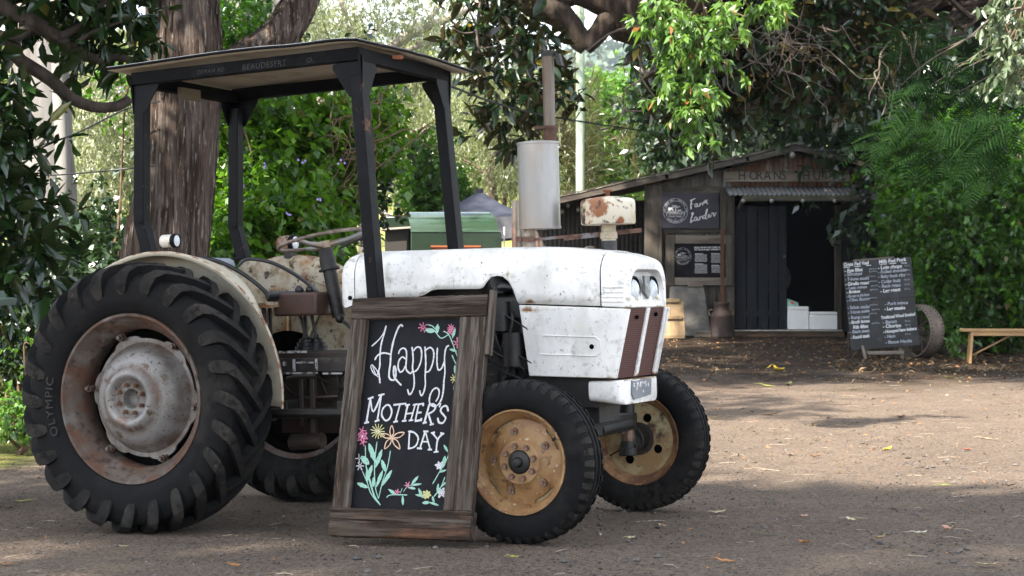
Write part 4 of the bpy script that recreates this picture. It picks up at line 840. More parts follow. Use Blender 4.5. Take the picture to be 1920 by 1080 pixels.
for a, b, w in (((880, 162), (988, 172), .011), ((1012, 95), (1005, 198), .010), ((1200, 140), (1170, 245), .007), ((1140, 360), (1222, 382), .006), ((1200, 528), (1222, 652), .009), ((1190, 792), (1215, 720), .008)): leaf2(G, a, b, w, A_)
G.build('chalk_leaves', K_g, pn, smooth=False, fix=False)
def flower(mb, c, r, n, w, f, ph=0, petal=False):
    for k in range(n):
        a = 2 * math.pi * k / n + ph; rr = r * (.85 + .3 * random.random()); t = (c[0] + rr * math.cos(a), c[1] + rr * math.sin(a) * 1.08)
        if petal:
            p = (c[0] + rr * .55 * math.cos(a + .33), c[1] + rr * .55 * math.sin(a + .33)); q = (c[0] + rr * .55 * math.cos(a - .33), c[1] + rr * .55 * math.sin(a - .33)); stroke(mb, [c, p, t, q, c], w, f)
        else: stroke(mb, [(c[0] + r * .15 * math.cos(a), c[1] + r * .15 * math.sin(a)), t], w, f)
def fl1(k, *calls):
    mb = MB()
    for c in calls: flower(mb, *c)
    mb.build('chalk_flower', k, pn, smooth=False, fix=False)
fl1(K_p, ((175, 290), 62, 6, .006, B_, .4, True), ((172, 235), 40, 5, .008, B_), ((180, 345), 38, 5, .008, B_)); fl1(K_p, ((630, 772), 36, 6, .009, B_)); fl1(K_p, ((528, 836), 26, 5, .009, B_)); fl1(K_p, ((855, 132), 52, 7, .008, A_, .3)); fl1(K_p, ((1158, 135), 40, 8, .009, A_), ((1145, 170), 36, 7, .009, A_, .2)); fl1(K_p, ((1222, 296), 52, 6, .010, A_, .5))
fl1(K_y, ((325, 242), 72, 13, .0075, B_)); fl1(K_y, ((825, 862), 40, 7, .006, B_, .2, True)); fl1(K_y, ((1200, 672), 50, 9, .007, A_))
fl1(K_o, ((468, 302), 115, 5, .0055, B_, R(-92), True), ((470, 302), 28, 8, .008, B_))
fl1(K_w, ((155, 580), 40, 6, .008, B_), ((145, 505), 40, 4, .007, B_, 1.5)); fl1(K_w, ((948, 580), 42, 6, .006, B_, .2, True)); fl1(K_w, ((972, 842), 48, 6, .006, B_, 0, True)); fl1(K_w, ((325, 240), 14, 6, .006, B_)); fl1(K_w, ((175, 290), 14, 5, .006, B_))
# ------------------------------------------------------------------ farm hut
YH_ = 30.7; K_ = FOC / YH_
hx = lambda px: (px - 960) / K_
hz_ = lambda py: HC - (py - YH) / K_
M_iron = mat('old_corrugated_iron', (.135, .125, .112), [((.21, .20, .185), 3, .5, .68, (1, 1, .3)), ((.06, .052, .045), 5, .48, .66, (1, 1, .25)), ((.10, .038, .016), 3.2, .57, .68, (1.3, 1, .7))], rough=.75, bump=(.3, 18), bdist=.006)
M_irust = mat('rusted_iron', (.10, .07, .055), [((.15, .055, .022), 4, .42, .6, (1.5, 1, .6)), ((.22, .20, .18), 5, .55, .68, (2, 1, .4)), ((.05, .03, .022), 9, .55, .7)], rough=.8, bump=(.3, 20), bdist=.006)
M_hwood = mat('hut_timber', (.052, .043, .035), [((.10, .086, .07), 7, .48, .66, (.2, 1, 1)), ((.028, .023, .019), 16, .5, .65, (.12, 1, 1))], rough=.9, bump=(.6, 20, (.15, 1, 1)), bdist=.01)
M_hwoodv = mat('hut_timber_upright', (.042, .035, .028), [((.085, .072, .058), 7, .48, .66, (1, 1, .2)), ((.024, .02, .017), 16, .5, .65, (1, 1, .12))], rough=.9, bump=(.6, 20, (1, 1, .15)), bdist=.01)
M_plank = mat('grey_sign_plank', (.13, .108, .09), [((.22, .19, .16), 5, .45, .65, (.12, 1, 1)), ((.06, .048, .038), 11, .52, .66, (.1, 1, 1))], rough=.9, bump=(.6, 22, (.12, 1, 1)), bdist=.008)
M_door = mat('slate_blue_door', (.010, .012, .017), [((.021, .025, .033), 4, .5, .68, (1, 1, .3)), ((.007, .008, .011), 9, .52, .68)], rough=.65, spec=.2, bump=(.15, 20), bdist=.004)
M_inside = mat('dark_interior', (.003, .003, .003), rough=1, spec=0)  # near-black walls put the unlit inside into the colour
hut = thing('farm_hut', 'low old hut of rusty corrugated iron and timber with a dark blue plank door', 'hut', (3.6, YH_, gz(3.6, YH_)))
def corr(x0, x1, zb, zt, y, name, m, parent=hut, pitch=.076, amp=.010, axis='x', n=None):
    """sheet with vertical ribs between x0 and x1, bottom zb and top zt given as functions of x"""
    k = int((x1 - x0) / pitch * 6); rings = []
    for i in range(k + 1):
        x = x0 + (x1 - x0) * i / k; yy = y + amp * math.sin(2 * math.pi * x / pitch)
        b = zb(x) if callable(zb) else zb; t = zt(x) if callable(zt) else zt
        if t - b < .01: t = b + .01
        rings.append([(x, yy, b), (x, yy, b + (t - b) * .5), (x, yy, t)])
    return MB().loft(rings, False).build(name, m, parent, ang=60, solid=.003)
RX, RZ = hx(1490), hz_(277)
sl, sr = (RZ - hz_(374)) / (RX - hx(1050)), .235
roofl = lambda x: RZ - (RX - x) * sl if x < RX else RZ - (x - RX) * sr
zg = hz_(632)
corr(hx(1237), hx(1374), zg - .1, lambda x: roofl(x) - .10, YH_, 'corrugated_wall', M_iron)
corr(hx(1374), hx(1700), hz_(352), lambda x: roofl(x) - .10, YH_, 'gable_sheet', M_irust)
corr(hx(1640), hx(1740), zg - .1, lambda x: roofl(x) - .1, YH_ + .02, 'corrugated_wall', M_iron)
# recessed bay on the left and the long side wall
corr(hx(1030) - .6, hx(1237), zg - .1, 2.6, YH_ + 1.9, 'recessed_wall', mat('shaded_iron', (.045, .04, .037), [((.11, .04, .025), 2.2, .56, .66, (1.5, 1, .3)), ((.02, .018, .017), 6, .5, .66)], rough=.8))  # iron coloured darker for the deep shade of the recess, plus rust
MB().box(((hx(1237) + .0), YH_ + 1.0, 1.5), (.05, 2.0, 2.9)).build('bay_side', M_hwoodv, hut)
# roof slopes: corrugated sheets over rafters
def roof(xa, xb, name):
    L = xb - xa; n = 66; ya, yb = YH_ - .30, YH_ + 5.2; rows = int((yb - ya) / .076 * 3); rings = []
    for j in range(rows + 1):
        y = ya + (yb - ya) * j / rows; w = .010 * math.sin(2 * math.pi * y / .076)
        rings.append([(xa + L * i / 10, y, roofl(xa + L * i / 10) + .035 + w + .012 * math.sin(i * 2.1)) for i in range(11)])
    return MB().loft(rings, False).build(name, M_iron, hut, ang=60, solid=.004)
roof(hx(1050) - .55, RX, 'roof_slope'); roof(RX, RX + 2.6, 'roof_slope')
fa_ = MB()
for xa, xb in ((hx(1050) - .5, hx(1250)), (hx(1245), hx(1400)), (hx(1395), RX + .02)):
    fa_.bar((xa, YH_ - .27, roofl(xa) - .028 + random.uniform(-.01, .01)), (xb, YH_ - .27, roofl(xb) - .02), .035, .085)
fa_.build('barge_board', M_hwood, hut, smooth=False)
MB().bar((RX, YH_ - .272, RZ - .03), (RX + 2.4, YH_ - .272, roofl(RX + 2.4) - .03), .035, .075).build('barge_board', M_hwood, hut, smooth=False)
MB().bar((RX, YH_ - .28, RZ + .05), (RX, YH_ + 5.2, RZ + .05), .22, .02).build('ridge_cap', M_iron, hut)
sc2 = MB(); random.seed(9)
for i in range(26):
    x = hx(1060) + i * .13; sc2.box((x, YH_ - .26 + random.uniform(-.02, .02), roofl(x) + .05 + random.uniform(-.004, .012)), (.14, .05, .016), Matrix.Rotation(-math.atan(sl) + random.gauss(0, .03), 3, 'Y'))
sc2.build('roof_batten', M_hwood, hut, smooth=False)
# posts, rails
ps = [((1208, 1240), (346, 640), -.06), ((1349, 1376), (352, 640), -.05), ((1565, 1577), (384, 625), .02)]
for (a, b), (t, u), dy in ps:
    MB().box(((hx(a) + hx(b)) / 2, YH_ + dy - .03, (hz_(t) + hz_(u)) / 2), (hx(b) - hx(a), .10, hz_(t) - hz_(u))).build('post', M_hwoodv, hut, bevel=.008)
MB().box((hx(1352.5), YH_ - .1395, (hz_(430) + hz_(632)) / 2), (.055, .02, hz_(430) - hz_(632))).build('rusty_stud', mat('rusty_stud', (.09, .042, .022), [((.07, .035, .02), 9, .5, .65)], rough=.9), hut)
for (a, b), (t, u) in (((1238, 1350), (350, 364)), ((1222, 1350), (428, 437))):
    MB().box(((hx(a) + hx(b)) / 2, YH_ - .055, (hz_(t) + hz_(u)) / 2), (hx(b) - hx(a), .06, hz_(t) - hz_(u))).build('rail', M_hwood, hut, bevel=.006)
# door: sliding leaf of wide boards, black opening, interior
dr = MB(); xs_ = [1377, 1399, 1420, 1441, 1459, 1475]
for a, b in zip(xs_, xs_[1:]): dr.box(((hx(a) + hx(b)) / 2, YH_ - .02 + random.uniform(-.004, .004), (hz_(386) + hz_(618)) / 2), (hx(b) - hx(a) - .012, .04, hz_(386) - hz_(618)))
dd = dr.build('plank_door', M_door, hut, bevel=.006)
MB().box((hx(1426), YH_ - .046, hz_(588)), (hx(1474) - hx(1380), .010, .10)).build('door_ledge', M_door, dd)
MB().box((hx(1466), YH_ - .046, hz_(497)), (.13, .012, .17)).build('lock_plate', M_door, dd); MB().box((hx(1470), YH_ - .055, hz_(481)), (.04, .02, .03)).build('latch', M_nut, dd)
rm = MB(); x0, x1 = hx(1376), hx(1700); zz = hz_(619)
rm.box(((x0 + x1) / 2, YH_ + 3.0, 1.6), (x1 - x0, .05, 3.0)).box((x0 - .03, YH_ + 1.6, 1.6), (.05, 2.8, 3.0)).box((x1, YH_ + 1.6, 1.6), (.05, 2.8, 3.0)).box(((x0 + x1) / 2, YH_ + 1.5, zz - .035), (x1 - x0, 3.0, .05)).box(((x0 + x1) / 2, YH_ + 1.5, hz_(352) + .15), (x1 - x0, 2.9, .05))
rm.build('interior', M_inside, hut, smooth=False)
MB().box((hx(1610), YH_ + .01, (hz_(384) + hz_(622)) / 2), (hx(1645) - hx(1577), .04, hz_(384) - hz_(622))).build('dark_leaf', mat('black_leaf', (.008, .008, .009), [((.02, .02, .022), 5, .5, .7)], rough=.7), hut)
MB().box((hx(1476), YH_ - .08, hz_(619.5)), (hx(1578) - hx(1376), .12, .022)).build('sill', mat('pale_sill', (.42, .40, .37), [((.2, .18, .15), 8, .5, .7)], rough=.7), hut, bevel=.004)
MB().box((hx(1478), YH_ - .06, hz_(627)), (hx(1582) - hx(1376), .10, .105)).build('step', mat('step_timber', (.13, .085, .055), [((.06, .04, .028), 9, .48, .66, (.2, 1, 1))], rough=.9), hut, bevel=.005)
MB().lathe([(.26, 0), (.262, .01), (.0005, .012)], ax='y', n=40, c=(hx(1468), YH_ + .9, hz_(521))).build('dial', mat('pale_dial', (.07, .07, .068), [((.02, .02, .02), 12, .55, .65)], rough=.7), hut)
# awning, sign plank
aw = []
for i in range(int((hx(1640) - hx(1357)) / .076 * 6) + 1):
    x = hx(1357) + i * .076 / 6; w = .011 * math.sin(2 * math.pi * x / .076)
    aw.append([(x + .0 * t, YH_ - .05 - .72 * t, hz_(350) - (hz_(350) - hz_(369)) * t * 1.05 + w) for t in (0, .33, .66, 1)])
MB().loft(aw, False).build('awning', mat('awning_iron', (.085, .087, .09), [((.04, .04, .042), 3, .48, .66), ((.20, .21, .22), 3, .64, .7, (1, 1, 1)), ((.14, .06, .03), 4, .6, .7)], rough=.7), hut, ang=60, solid=.003)
MB().box(((hx(1385) + hx(1636)) / 2, YH_ - .76, hz_(376)), (hx(1636) - hx(1385), .04, .085)).build('awning_beam', mat('green_lit_beam', (.055, .052, .03), [((.11, .12, .035), 2.0, .55, .7, (1, 1, 1)), ((.03, .026, .02), 12, .5, .66, (.2, 1, 1))], rough=.9), hut, bevel=.005)  # green patches paint the greenish light on the beam
for px in (1385, 1630): MB().bar((hx(px), YH_ - .76, hz_(373)), (hx(px), YH_ - .03, hz_(392)), .05, .05).build('awning_strut', M_hwood, hut)
sp_ = []
for i in range(41):
    t = i / 40; x = hx(1356) + (hx(1592) - hx(1356)) * t; top = hz_(322) + .04 * math.exp(-((t - .68) / .18) ** 2) - .05 * max(0, (t - .85) / .15) + random.gauss(0, .002)
    sp_.append([(x, YH_ - .09, hz_(341)), (x, YH_ - .09, (hz_(341) + top) / 2), (x, YH_ - .09, top), (x, YH_ - .05, top), (x, YH_ - .05, hz_(341))])
pk = MB().loft(sp_, True, True, True).build('name_plank', M_plank, hut, ang=50)
tt = MB()
for s_, px in (('H', 1382.5), ('O', 1403), ('R', 1416.5), ('A', 1430.5), ('N', 1448), ("'", 1463), ('S', 1463.5), ('H', 1502.5), ('U', 1522.5), ('T', 1540.5)):
    q = text_mb(s_, .205, (hx(px), YH_ - .0925, hz_(337.5)), (.85, 0, 0), (0, 0, 1), off=.003); tt.add(q.v, q.f)
tt.build('burnt_lettering', mat('burnt', (.045, .036, .03), rough=1), pk, smooth=False, fix=False)

# logo used on both notices
def logo(o, ux, uz, s, mats, parent):
    o = Vector(o); ux = Vector(ux); uz = Vector(uz); N = ux.cross(uz)
    b = MB()
    def arc(r, a0, a1, w):
        n = max(4, int((a1 - a0) / .12)); pts = [o + ux * r * math.cos(a0 + (a1 - a0) * i / n) + uz * r * math.sin(a0 + (a1 - a0) * i / n) for i in range(n + 1)]
        b.ribbon(pts, w, N, False)
    arc(s, 0, 2 * math.pi, s * .022); arc(s * .80, 0, 2 * math.pi, s * .018)
    for a0, a1 in ((.5, .85), (.95, 1.35), (1.75, 2.1), (2.25, 2.7), (3.9, 4.4), (4.5, 5.0), (5.1, 5.5), (2.95, 3.3), (-.15, .2)): arc(s * .9, a0, a1, s * .035)
    random.seed(21)
    for k in range(34):                         # the tree
        a = random.uniform(-.15, math.pi + .15); r = random.uniform(.06, .34) * s; c = o + ux * (r * 1.05 * math.cos(a) + s * .02) + uz * (s * .26 + r * .75 * math.sin(a)); q = s * .035
        b.add([c - ux * q, c - uz * q, c + ux * q, c + uz * q], [(0, 1, 2, 3)])
    b.ribbon([o + ux * s * .02 + uz * s * .32, o + ux * s * .02 + uz * s * .12, o + ux * s * .0 + uz * s * -.03], s * .05, N, False)
    cow = [(-.60, .22), (-.54, .28), (-.30, .26), (-.22, .16), (-.15, .02), (-.24, .03), (-.30, .10), (-.40, .08), (-.42, -.02), (-.48, -.02), (-.50, .08), (-.55, .05), (-.55, -.03), (-.60, -.03)]
    b.add([o + ux * x * s + uz * y * s for x, y in cow], [tuple(range(len(cow)))])
    c2 = [(.16, .0), (.18, .08), (.26, .06), (.46, .10), (.48, -.01), (.42, .02), (.3, .0)]
    b.add([o + ux * x * s + uz * y * s for x, y in c2], [tuple(range(len(c2)))])
    b.ribbon([o - ux * s * .72 + uz * s * -.06, o + ux * s * .72 + uz * s * -.06], s * .02, N, False); b.ribbon([o - ux * s * .72 + uz * s * -.33, o + ux * s * .72 + uz * s * -.33], s * .014, N, False)
    t = text_mb("TOMMERUP'S", s * .25, o + uz * s * -.27, ux, uz, 'CENTER', sp=1.05); b.add(t.v, t.f)
    t = text_mb('DAIRY FARM', s * .17, o + uz * s * -.52, ux, uz, 'CENTER', sp=1.05); b.add(t.v, t.f)
    t = text_mb('EST', s * .10, o + uz * s * -.68, ux, uz, 'CENTER'); b.add(t.v, t.f)
    return b.build('logo', mats, parent, smooth=False, fix=False)
M_wprint = mat('white_print', (.62, .63, .66), rough=.6); M_gprint = mat('grey_print', (.40, .40, .42), rough=.6)
# Farm Larder banner
bn0 = Vector((hx(1292), YH_ - .13, hz_(396)))
bn = thing('banner', 'dark purple cloth banner reading Farm Larder above the info board', 'banner', bn0)
V = []; nx, nz = 24, 14; bw_, bh = hx(1347) - hx(1238), hz_(364) - hz_(429)
for i in range(nx + 1):
    for j in range(nz + 1):
        u, v = i / nx, j / nz; d = min(math.hypot(u - .93, v - .72), math.hypot(u - .05, v - .05), math.hypot(u - .28, v - .98))
        V.append((bn0.x - bw_ / 2 + bw_ * u, bn0.y + .012 * math.sin(16 * math.atan2(v - .72, u - .95)) * math.exp(-((math.hypot(u - .95, v - .72)) / .25) ** 2) - .004 * math.sin(9 * u), bn0.z - bh / 2 + bh * v + .006 * math.sin(7 * u)))
MB().add(V, [(i * (nz + 1) + j, (i + 1) * (nz + 1) + j, (i + 1) * (nz + 1) + j + 1, i * (nz + 1) + j + 1) for i in range(nx) for j in range(nz)]).build('cloth', mat('purple_banner', (.016, .0135, .026), [((.026, .022, .042), 3, .5, .7)], rough=.55), bn, ang=180)
logo((hx(1265), YH_ - .150, hz_(396)), (1, 0, 0), (0, 0, 1), .195, M_wprint, bn)
def bnp(x, y): return (hx(1220 + x / 12), YH_ - .152, hz_(350 + y / 12))
fl = MB(); NB2 = Vector((0, -1, 0)); random.seed(8)
for pts, w in (([(905, 300), (885, 420), (890, 520)], 30), ([(865, 325), (910, 305), (985, 275)], 22), ([(880, 410), (940, 395)], 18),
               ([(1030, 390), (985, 400), (975, 450), (1005, 465), (1030, 400), (1040, 455), (1075, 440)], 17), ([(1080, 380), (1085, 450), (1095, 395), (1130, 380), (1150, 430)], 17), ([(1150, 430), (1165, 350), (1185, 385), (1200, 330), (1215, 370), (1235, 310), (1245, 390), (1270, 385)], 17), ([(1190, 320), (1215, 310)], 22), ([(1235, 320), (1255, 310)], 22),
               ([(900, 640), (915, 595), (940, 605), (915, 660), (890, 740), (885, 820), (900, 790), (960, 760)], 24), ([(870, 805), (900, 795)], 22), ([(1020, 690), (975, 700), (965, 755), (1000, 770), (1025, 700), (1035, 765), (1075, 740)], 18), ([(1080, 680), (1080, 755), (1095, 690), (1130, 675), (1150, 730)], 18), ([(1200, 650), (1160, 670), (1160, 720), (1195, 715), (1225, 640), (1255, 530), (1240, 520), (1215, 620), (1220, 730), (1255, 715)], 19), ([(1270, 690), (1305, 660), (1300, 630), (1275, 650), (1280, 695), (1320, 690), (1350, 650)], 18), ([(1355, 590), (1360, 620), (1395, 600), (1400, 670), (1425, 650), (1450, 580)], 18)):
    fl.ribbon(smooth_path([Vector(bnp(*p)) for p in pts], 4), w / 12 / K_, NB2)
fl.build('script_lettering', M_wprint, bn, smooth=False, fix=False)
# framed info board
ib0 = Vector((hx(1311), YH_ - .115, hz_(488)))
ib = thing('notice_board', 'dark printed notice in a rough timber frame beside the plank door', 'notice', ib0)
for (a, b), (t, u) in (((1265, 1359), (442, 457)), ((1263, 1359), (520.5, 535))): MB().box(((hx(a) + hx(b)) / 2, YH_ - .12, (hz_(t) + hz_(u)) / 2), (hx(b) - hx(a), .05, hz_(t) - hz_(u))).build('frame_rail', M_plank, ib, bevel=.006)
for (a, b) in ((1247, 1263.5), (1359.2, 1372.5)): MB().box(((hx(a) + hx(b)) / 2, YH_ - .125, (hz_(441) + hz_(536)) / 2), (hx(b) - hx(a), .06, hz_(441) - hz_(536))).build('frame_stile', M_hwoodv, ib, bevel=.006)
pn2 = MB().box((hx(1311.5), YH_ - .105, hz_(488.7)), (hx(1360) - hx(1263), .012, hz_(456) - hz_(521.5))).build('printed_panel', mat('print_black', (.008, .0075, .010), [((.030, .022, .028), 2.2, .58, .78)], rough=.6, spec=.1), ib, smooth=False)
logo((hx(1279), YH_ - .113, hz_(480.5)), (1, 0, 0), (0, 0, 1), .135, M_gprint, pn2)
t = text_mb('FRESH FROM OUR FARM GATE', .034, (hx(1300.5), YH_ - .113, hz_(466)), (1, 0, .02), (0, 0, 1), sp=.98, off=.0008); q = text_mb('TO YOUR FAMILY DINNER PLATE', .034, (hx(1300.5), YH_ - .113, hz_(470)), (1, 0, .02), (0, 0, 1), sp=.94, off=.0008); t.add(q.v, q.f)
t.build('heading', M_wprint, pn2, smooth=False, fix=False)
tb = MB(); random.seed(4)
for px0, py0, w_, n_ in ((1301, 477.5, 24, 12), (1331.5, 477, 24, 14), (1301, 496.5, 24, 14), (1332, 499, 22, 11)):
    tb.box((hx(px0 + w_ * .35), YH_ - .1125, hz_(py0 - 1.3)), (w_ * .65 / K_, .001, .012))
    for k in range(n_): tb.box((hx(px0 + w_ / 2), YH_ - .1125, hz_(py0 + 1.2 * k)), (w_ / K_ * random.uniform(.9, 1), .001, .0042))
tb.build('small_print', M_gprint, pn2, smooth=False)

# ------------------------------------------------------------------ things by the hut
def base(px, py): return ghit(px, py)
# leaning fibro sheet
p0 = Vector((hx(1295), YH_ - .30, gz(hx(1295), YH_ - .3)))
fs = thing('sheet', 'grey fibro sheet leaning against the hut wall between pallet and milk churn', 'sheet', p0)
fx = [(hx(1252), .02), (hx(1330), .02), (hx(1317), .80), (hx(1254), .80)]
MB().prism([(x, YH_ - .33 + .16 * z / .8, p0.z + z) for x, z in fx], (0, .02, 0)).build('panel', mat('grey_fibro', (.085, .083, .078), [((.16, .155, .145), 4, .48, .66), ((.05, .048, .045), 6, .58, .7)], rough=.9, bump=(.2, 20)), fs, smooth=False)
MB().box((hx(1313), YH_ - .36, p0.z + .05), (.26, .05, .10)).build('chock', M_plank, fs, bevel=.006); MB().box((hx(1302), YH_ - .175, p0.z + .83), (.24, .04, .06)).build('top_batten', M_plank, fs, bevel=.006)
# slatted pallet
p0 = Vector((hx(1252), YH_ - .75, gz(hx(1252), YH_ - .75)))
pt = thing('pallet', 'small pale timber pallet leaning against the grey sheet', 'pallet', p0)
M_pine = mat('pale_pine', (.25, .18, .10), [((.24, .16, .09), 6, .46, .66, (1, 1, .2)), ((.14, .09, .05), 14, .56, .7, (1, 1, .15))], rough=.85, bump=(.3, 30, (1, 1, .2)), bdist=.004)
for i, w_ in enumerate((.11, .12, .09)):
    x = hx(1238) + .115 * i; MB().prism([(x, YH_ - .86, p0.z + .02), (x + w_, YH_ - .86, p0.z + .02), (x + w_ - .018, YH_ - .70, p0.z + .60), (x - .018, YH_ - .70, p0.z + .60)], (0, .02, 0)).build('slat', M_pine, pt, smooth=False)
for z, a in ((.02, 1275), (.32, 1271), (.58, 1267)): MB().box(((hx(1228) + hx(a)) / 2, YH_ - .885 + .16 * z / .58, p0.z + z + .02), (hx(a) - hx(1228), .035, .055)).build('crosspiece', M_pine, pt, bevel=.005)
# milk churn
p0 = Vector((hx(1348), YH_ - .35, gz(hx(1348), YH_ - .35)))
mc = thing('milk_churn', 'rusty brown milk churn standing beside the plank door', 'churn', p0)
M_churn = mat('churn_rust', (.040, .024, .020), [((.065, .034, .026), 6, .48, .66), ((.022, .016, .015), 12, .5, .68)], rough=.75, bump=(.3, 30), bdist=.004)
MB().lathe([(.0005, 0), (.175, 0), (.178, .02), (.170, .03), (.170, .32), (.173, .335), (.168, .35), (.150, .385), (.118, .415), (.112, .44), (.112, .50), (.128, .52), (.130, .55), (.10, .555), (.0005, .555)], n=32, c=p0).build('body', M_churn, mc, ang=40)
for s in (-1, 1): MB().tube(smooth_path([p0 + Vector((s * .125, 0, .43)), p0 + Vector((s * .185, 0, .43)), p0 + Vector((s * .19, 0, .36)), p0 + Vector((s * .165, 0, .34))]), .010, 8).build('handle', M_nut, mc)
# foam boxes and the packet on top
M_foam = mat('white_foam', (.93, .93, .94), [((.88, .88, .9), 3, .5, .7)], rough=.7)
zs = hz_(618)
for nm, (a, b, t), lab in (('foam_box', (1476, 1515.5, 575), 'tall white foam box in the doorway next to the plank door'), ('foam_box', (1516.5, 1569, 585), 'low wide white foam box on the right of the doorway')):
    c0 = Vector(((hx(a) + hx(b)) / 2, YH_ + .08, zs + .004)); h = hz_(t) - zs
    f = thing(nm, lab, 'box', c0, group='foam boxes in the doorway')
    MB().box(c0 + Vector((0, 0, h * .42)), (hx(b) - hx(a), .30, h * .84)).build('box_body', M_foam, f, bevel=.012); MB().box(c0 + Vector((0, -.003, h * .92)), (hx(b) - hx(a) - .006, .31, h * .15)).build('lid', M_foam, f, bevel=.012)
c0 = Vector((hx(1485), YH_ + .06, hz_(574.6)))
pk_ = thing('packet', 'pale green packet with a red patch lying on the tall foam box', 'packet', c0)
MB().loft([[(c0.x + x, c0.y + y, c0.z + z * s_) for x, z in ((-.08, 0), (.10, 0), (.10, .06), (.03, .09), (-.08, .13))] for y, s_ in ((-.10, .4), (-.06, 1), (.06, 1), (.10, .4))], True, True, True).build('pouch', mat('mint_packet', (.35, .55, .50), [((.16, .3, .28), 6, .55, .7)], rough=.5), pk_, ang=60)
MB().sphere(c0 + Vector((.0, -.085, .045)), .04, sc=(1, .4, .8)).build('red_patch', mat('red_print', (.6, .07, .03), rough=.5), pk_)
# menu board
mbp = ghit(1655, 672); Ym = mbp.y; km = FOC / Ym
MM = Matrix.Translation(Vector(((1657 - 960) / km, Ym - .12, HC - (652 - YH) / km))) @ Matrix.Rotation(R(-4), 4, 'Z') @ Matrix.Rotation(R(-9), 4, 'X') @ Matrix.Rotation(R(4.5) * -1, 4, 'Y')
mn = thing('menu_chalkboard', 'tall black menu chalkboard on a low timber stand listing cuts of veal and pork', 'chalkboard', mw=MM)
MW, MH = 127 / km, 168 / km
M_slate2 = mat('menu_slate', (.009, .0095, .011), [((.035, .037, .042), 3, .45, .7), ((.07, .075, .085), 5, .66, .78)], rough=.65)
MB().box((0, 0, MH * .775), (MW, .025, MH * .449)).build('upper_panel', M_slate2, mn, bevel=.003); MB().box((.0, -.004, MH * .275), (MW, .025, MH * .548)).build('lower_panel', M_slate2, mn, bevel=.003)
MB().box((-.04, .03, MH + .01), (MW * .6, .04, .03)).build('top_rail', M_plank, mn, bevel=.004)
iv = MM.inverted(); lg = MB()
def gpt(px, Yo):
    x = (px - 960) / km; return iv @ Vector((x, Ym + Yo, gz(x, Ym + Yo)))
for px, yo, top in ((1600, .25, .25), (1617, -.25, .12), (1662, .28, .25), (1688, -.14, .12)):
    g_ = gpt(px, yo); MB().bar(g_, (g_.x - .02, .04, top), .035, .03).build('leg', M_plank, mn)
MB().bar(iv @ Vector(((1622 - 960) / km, Ym - .2, gz(4.9, Ym) + .08)), iv @ Vector(((1690 - 960) / km, Ym - .17, gz(5, Ym) + .085)), .03, .045).build('foot_rail', M_plank, mn)
M_chl = mat('menu_chalk', (.68, .70, .72), [((.25, .26, .28), 60, .55, .68)], rough=.9); M_chf = mat('menu_chalk_faint', (.36, .40, .46), [((.12, .13, .15), 60, .5, .66)], rough=.9)
mt_ = MB(); mt2 = MB(); Xm = -MW / 2
def mu(px, py): # crop of the menu -> board plane (perspective left out: columns lean with the board)
    u = (px - (88 + (py - 85) * .087)) / (755 - 88 - 0 + (py - 85) * .005); v = 1 - (py - 85) / 850
    return u * MW - MW / 2, v * MH
random.seed(12)
for s_, x, y, h_, br in (("Grass Fed Veal", 95, 128, 46, 1), ("Milk Fed Pork", 440, 126, 46, 1), ("- Eye fillet", 102, 188, 44, 1), ("- Schnitzel", 104, 222, 40, 0), ("- T-bone steaks", 108, 268, 40, 0), ("- Girello roast", 108, 316, 44, 1), ("- Lean mince", 118, 352, 38, 0), ("- Brisket", 120, 392, 38, 1), ("- Rib eye on the bone", 122, 432, 38, 0), ("- Osso Bucco", 124, 470, 40, 0),
    ("- Loin chops", 430, 184, 46, 1), ("- Rolled shoulder", 432, 224, 40, 0), ("- Baby back ribs", 432, 266, 40, 0), ("- Collar butt", 434, 318, 42, 0), ("- Rack roast", 440, 360, 42, 0), ("- Leg roast", 452, 408, 44, 1),
    ("- Sirloin steaks", 130, 542, 42, 0), ("- Y-bone steaks", 134, 588, 40, 0), ("- Rump roast", 138, 638, 42, 0), ("- Broth bones", 145, 684, 42, 1), ("Rib fillet", 180, 732, 44, 1), ("- Black steak", 150, 774, 40, 0), ("- Round steak", 158, 828, 46, 1),
    ("- Pork mince", 495, 532, 42, 0), ("- Leg steaks", 488, 580, 42, 1), ("Traditional Wood Smoked", 455, 660, 40, 1), ("- Bacon", 470, 706, 44, 0), ("- Chorizo", 472, 746, 44, 1), ("- Honeyed ham kabana", 474, 796, 40, 1), ("- Ham", 488, 844, 40, 0), ("- Bacon Hocks", 496, 898, 42, 0)):
    u, v = mu(x, y); yy = -.0143 if y < 500 else -.0183
    q = text_mb(s_, h_ / 850 * MH * 1.05, (u, yy, v), (1, 0, random.uniform(-.01, .03)), (0, 0, 1), shear=.12, sp=.95, off=.0014)
    wd = max(p[0] for p in q.v) - u; mxw = MW / 2 - .02 - u if x > 400 else (440 - x) / 667 * MW - .13
    if wd > mxw:
        for i, p in enumerate(q.v): q.v[i] = (u + (p[0] - u) * mxw / wd, p[1], p[2])
    q.build('chalk_line', M_chl if br else M_chf, mn, smooth=False, fix=False)
for y in (180, 205, 250, 298, 342, 380, 458, 524, 570, 606, 700):
    u, v = mu(360 + random.uniform(-40, 10), y); q = text_mb('$%d.50 kg' % random.randint(14, 32), .026, (u, -.0183, v), (1, 0, .03), (0, 0, 1)); q.build('chalk_price', M_chf, mn, smooth=False, fix=False)
for y in (172, 214, 258, 306, 352, 396, 702, 740, 826):
    u, v = mu(690, y); q = text_mb('$%d kg' % random.randint(14, 32), .026, (u, -.0183, v), (1, 0, .02), (0, 0, 1)); q.build('chalk_price', M_chf, mn, smooth=False, fix=False)
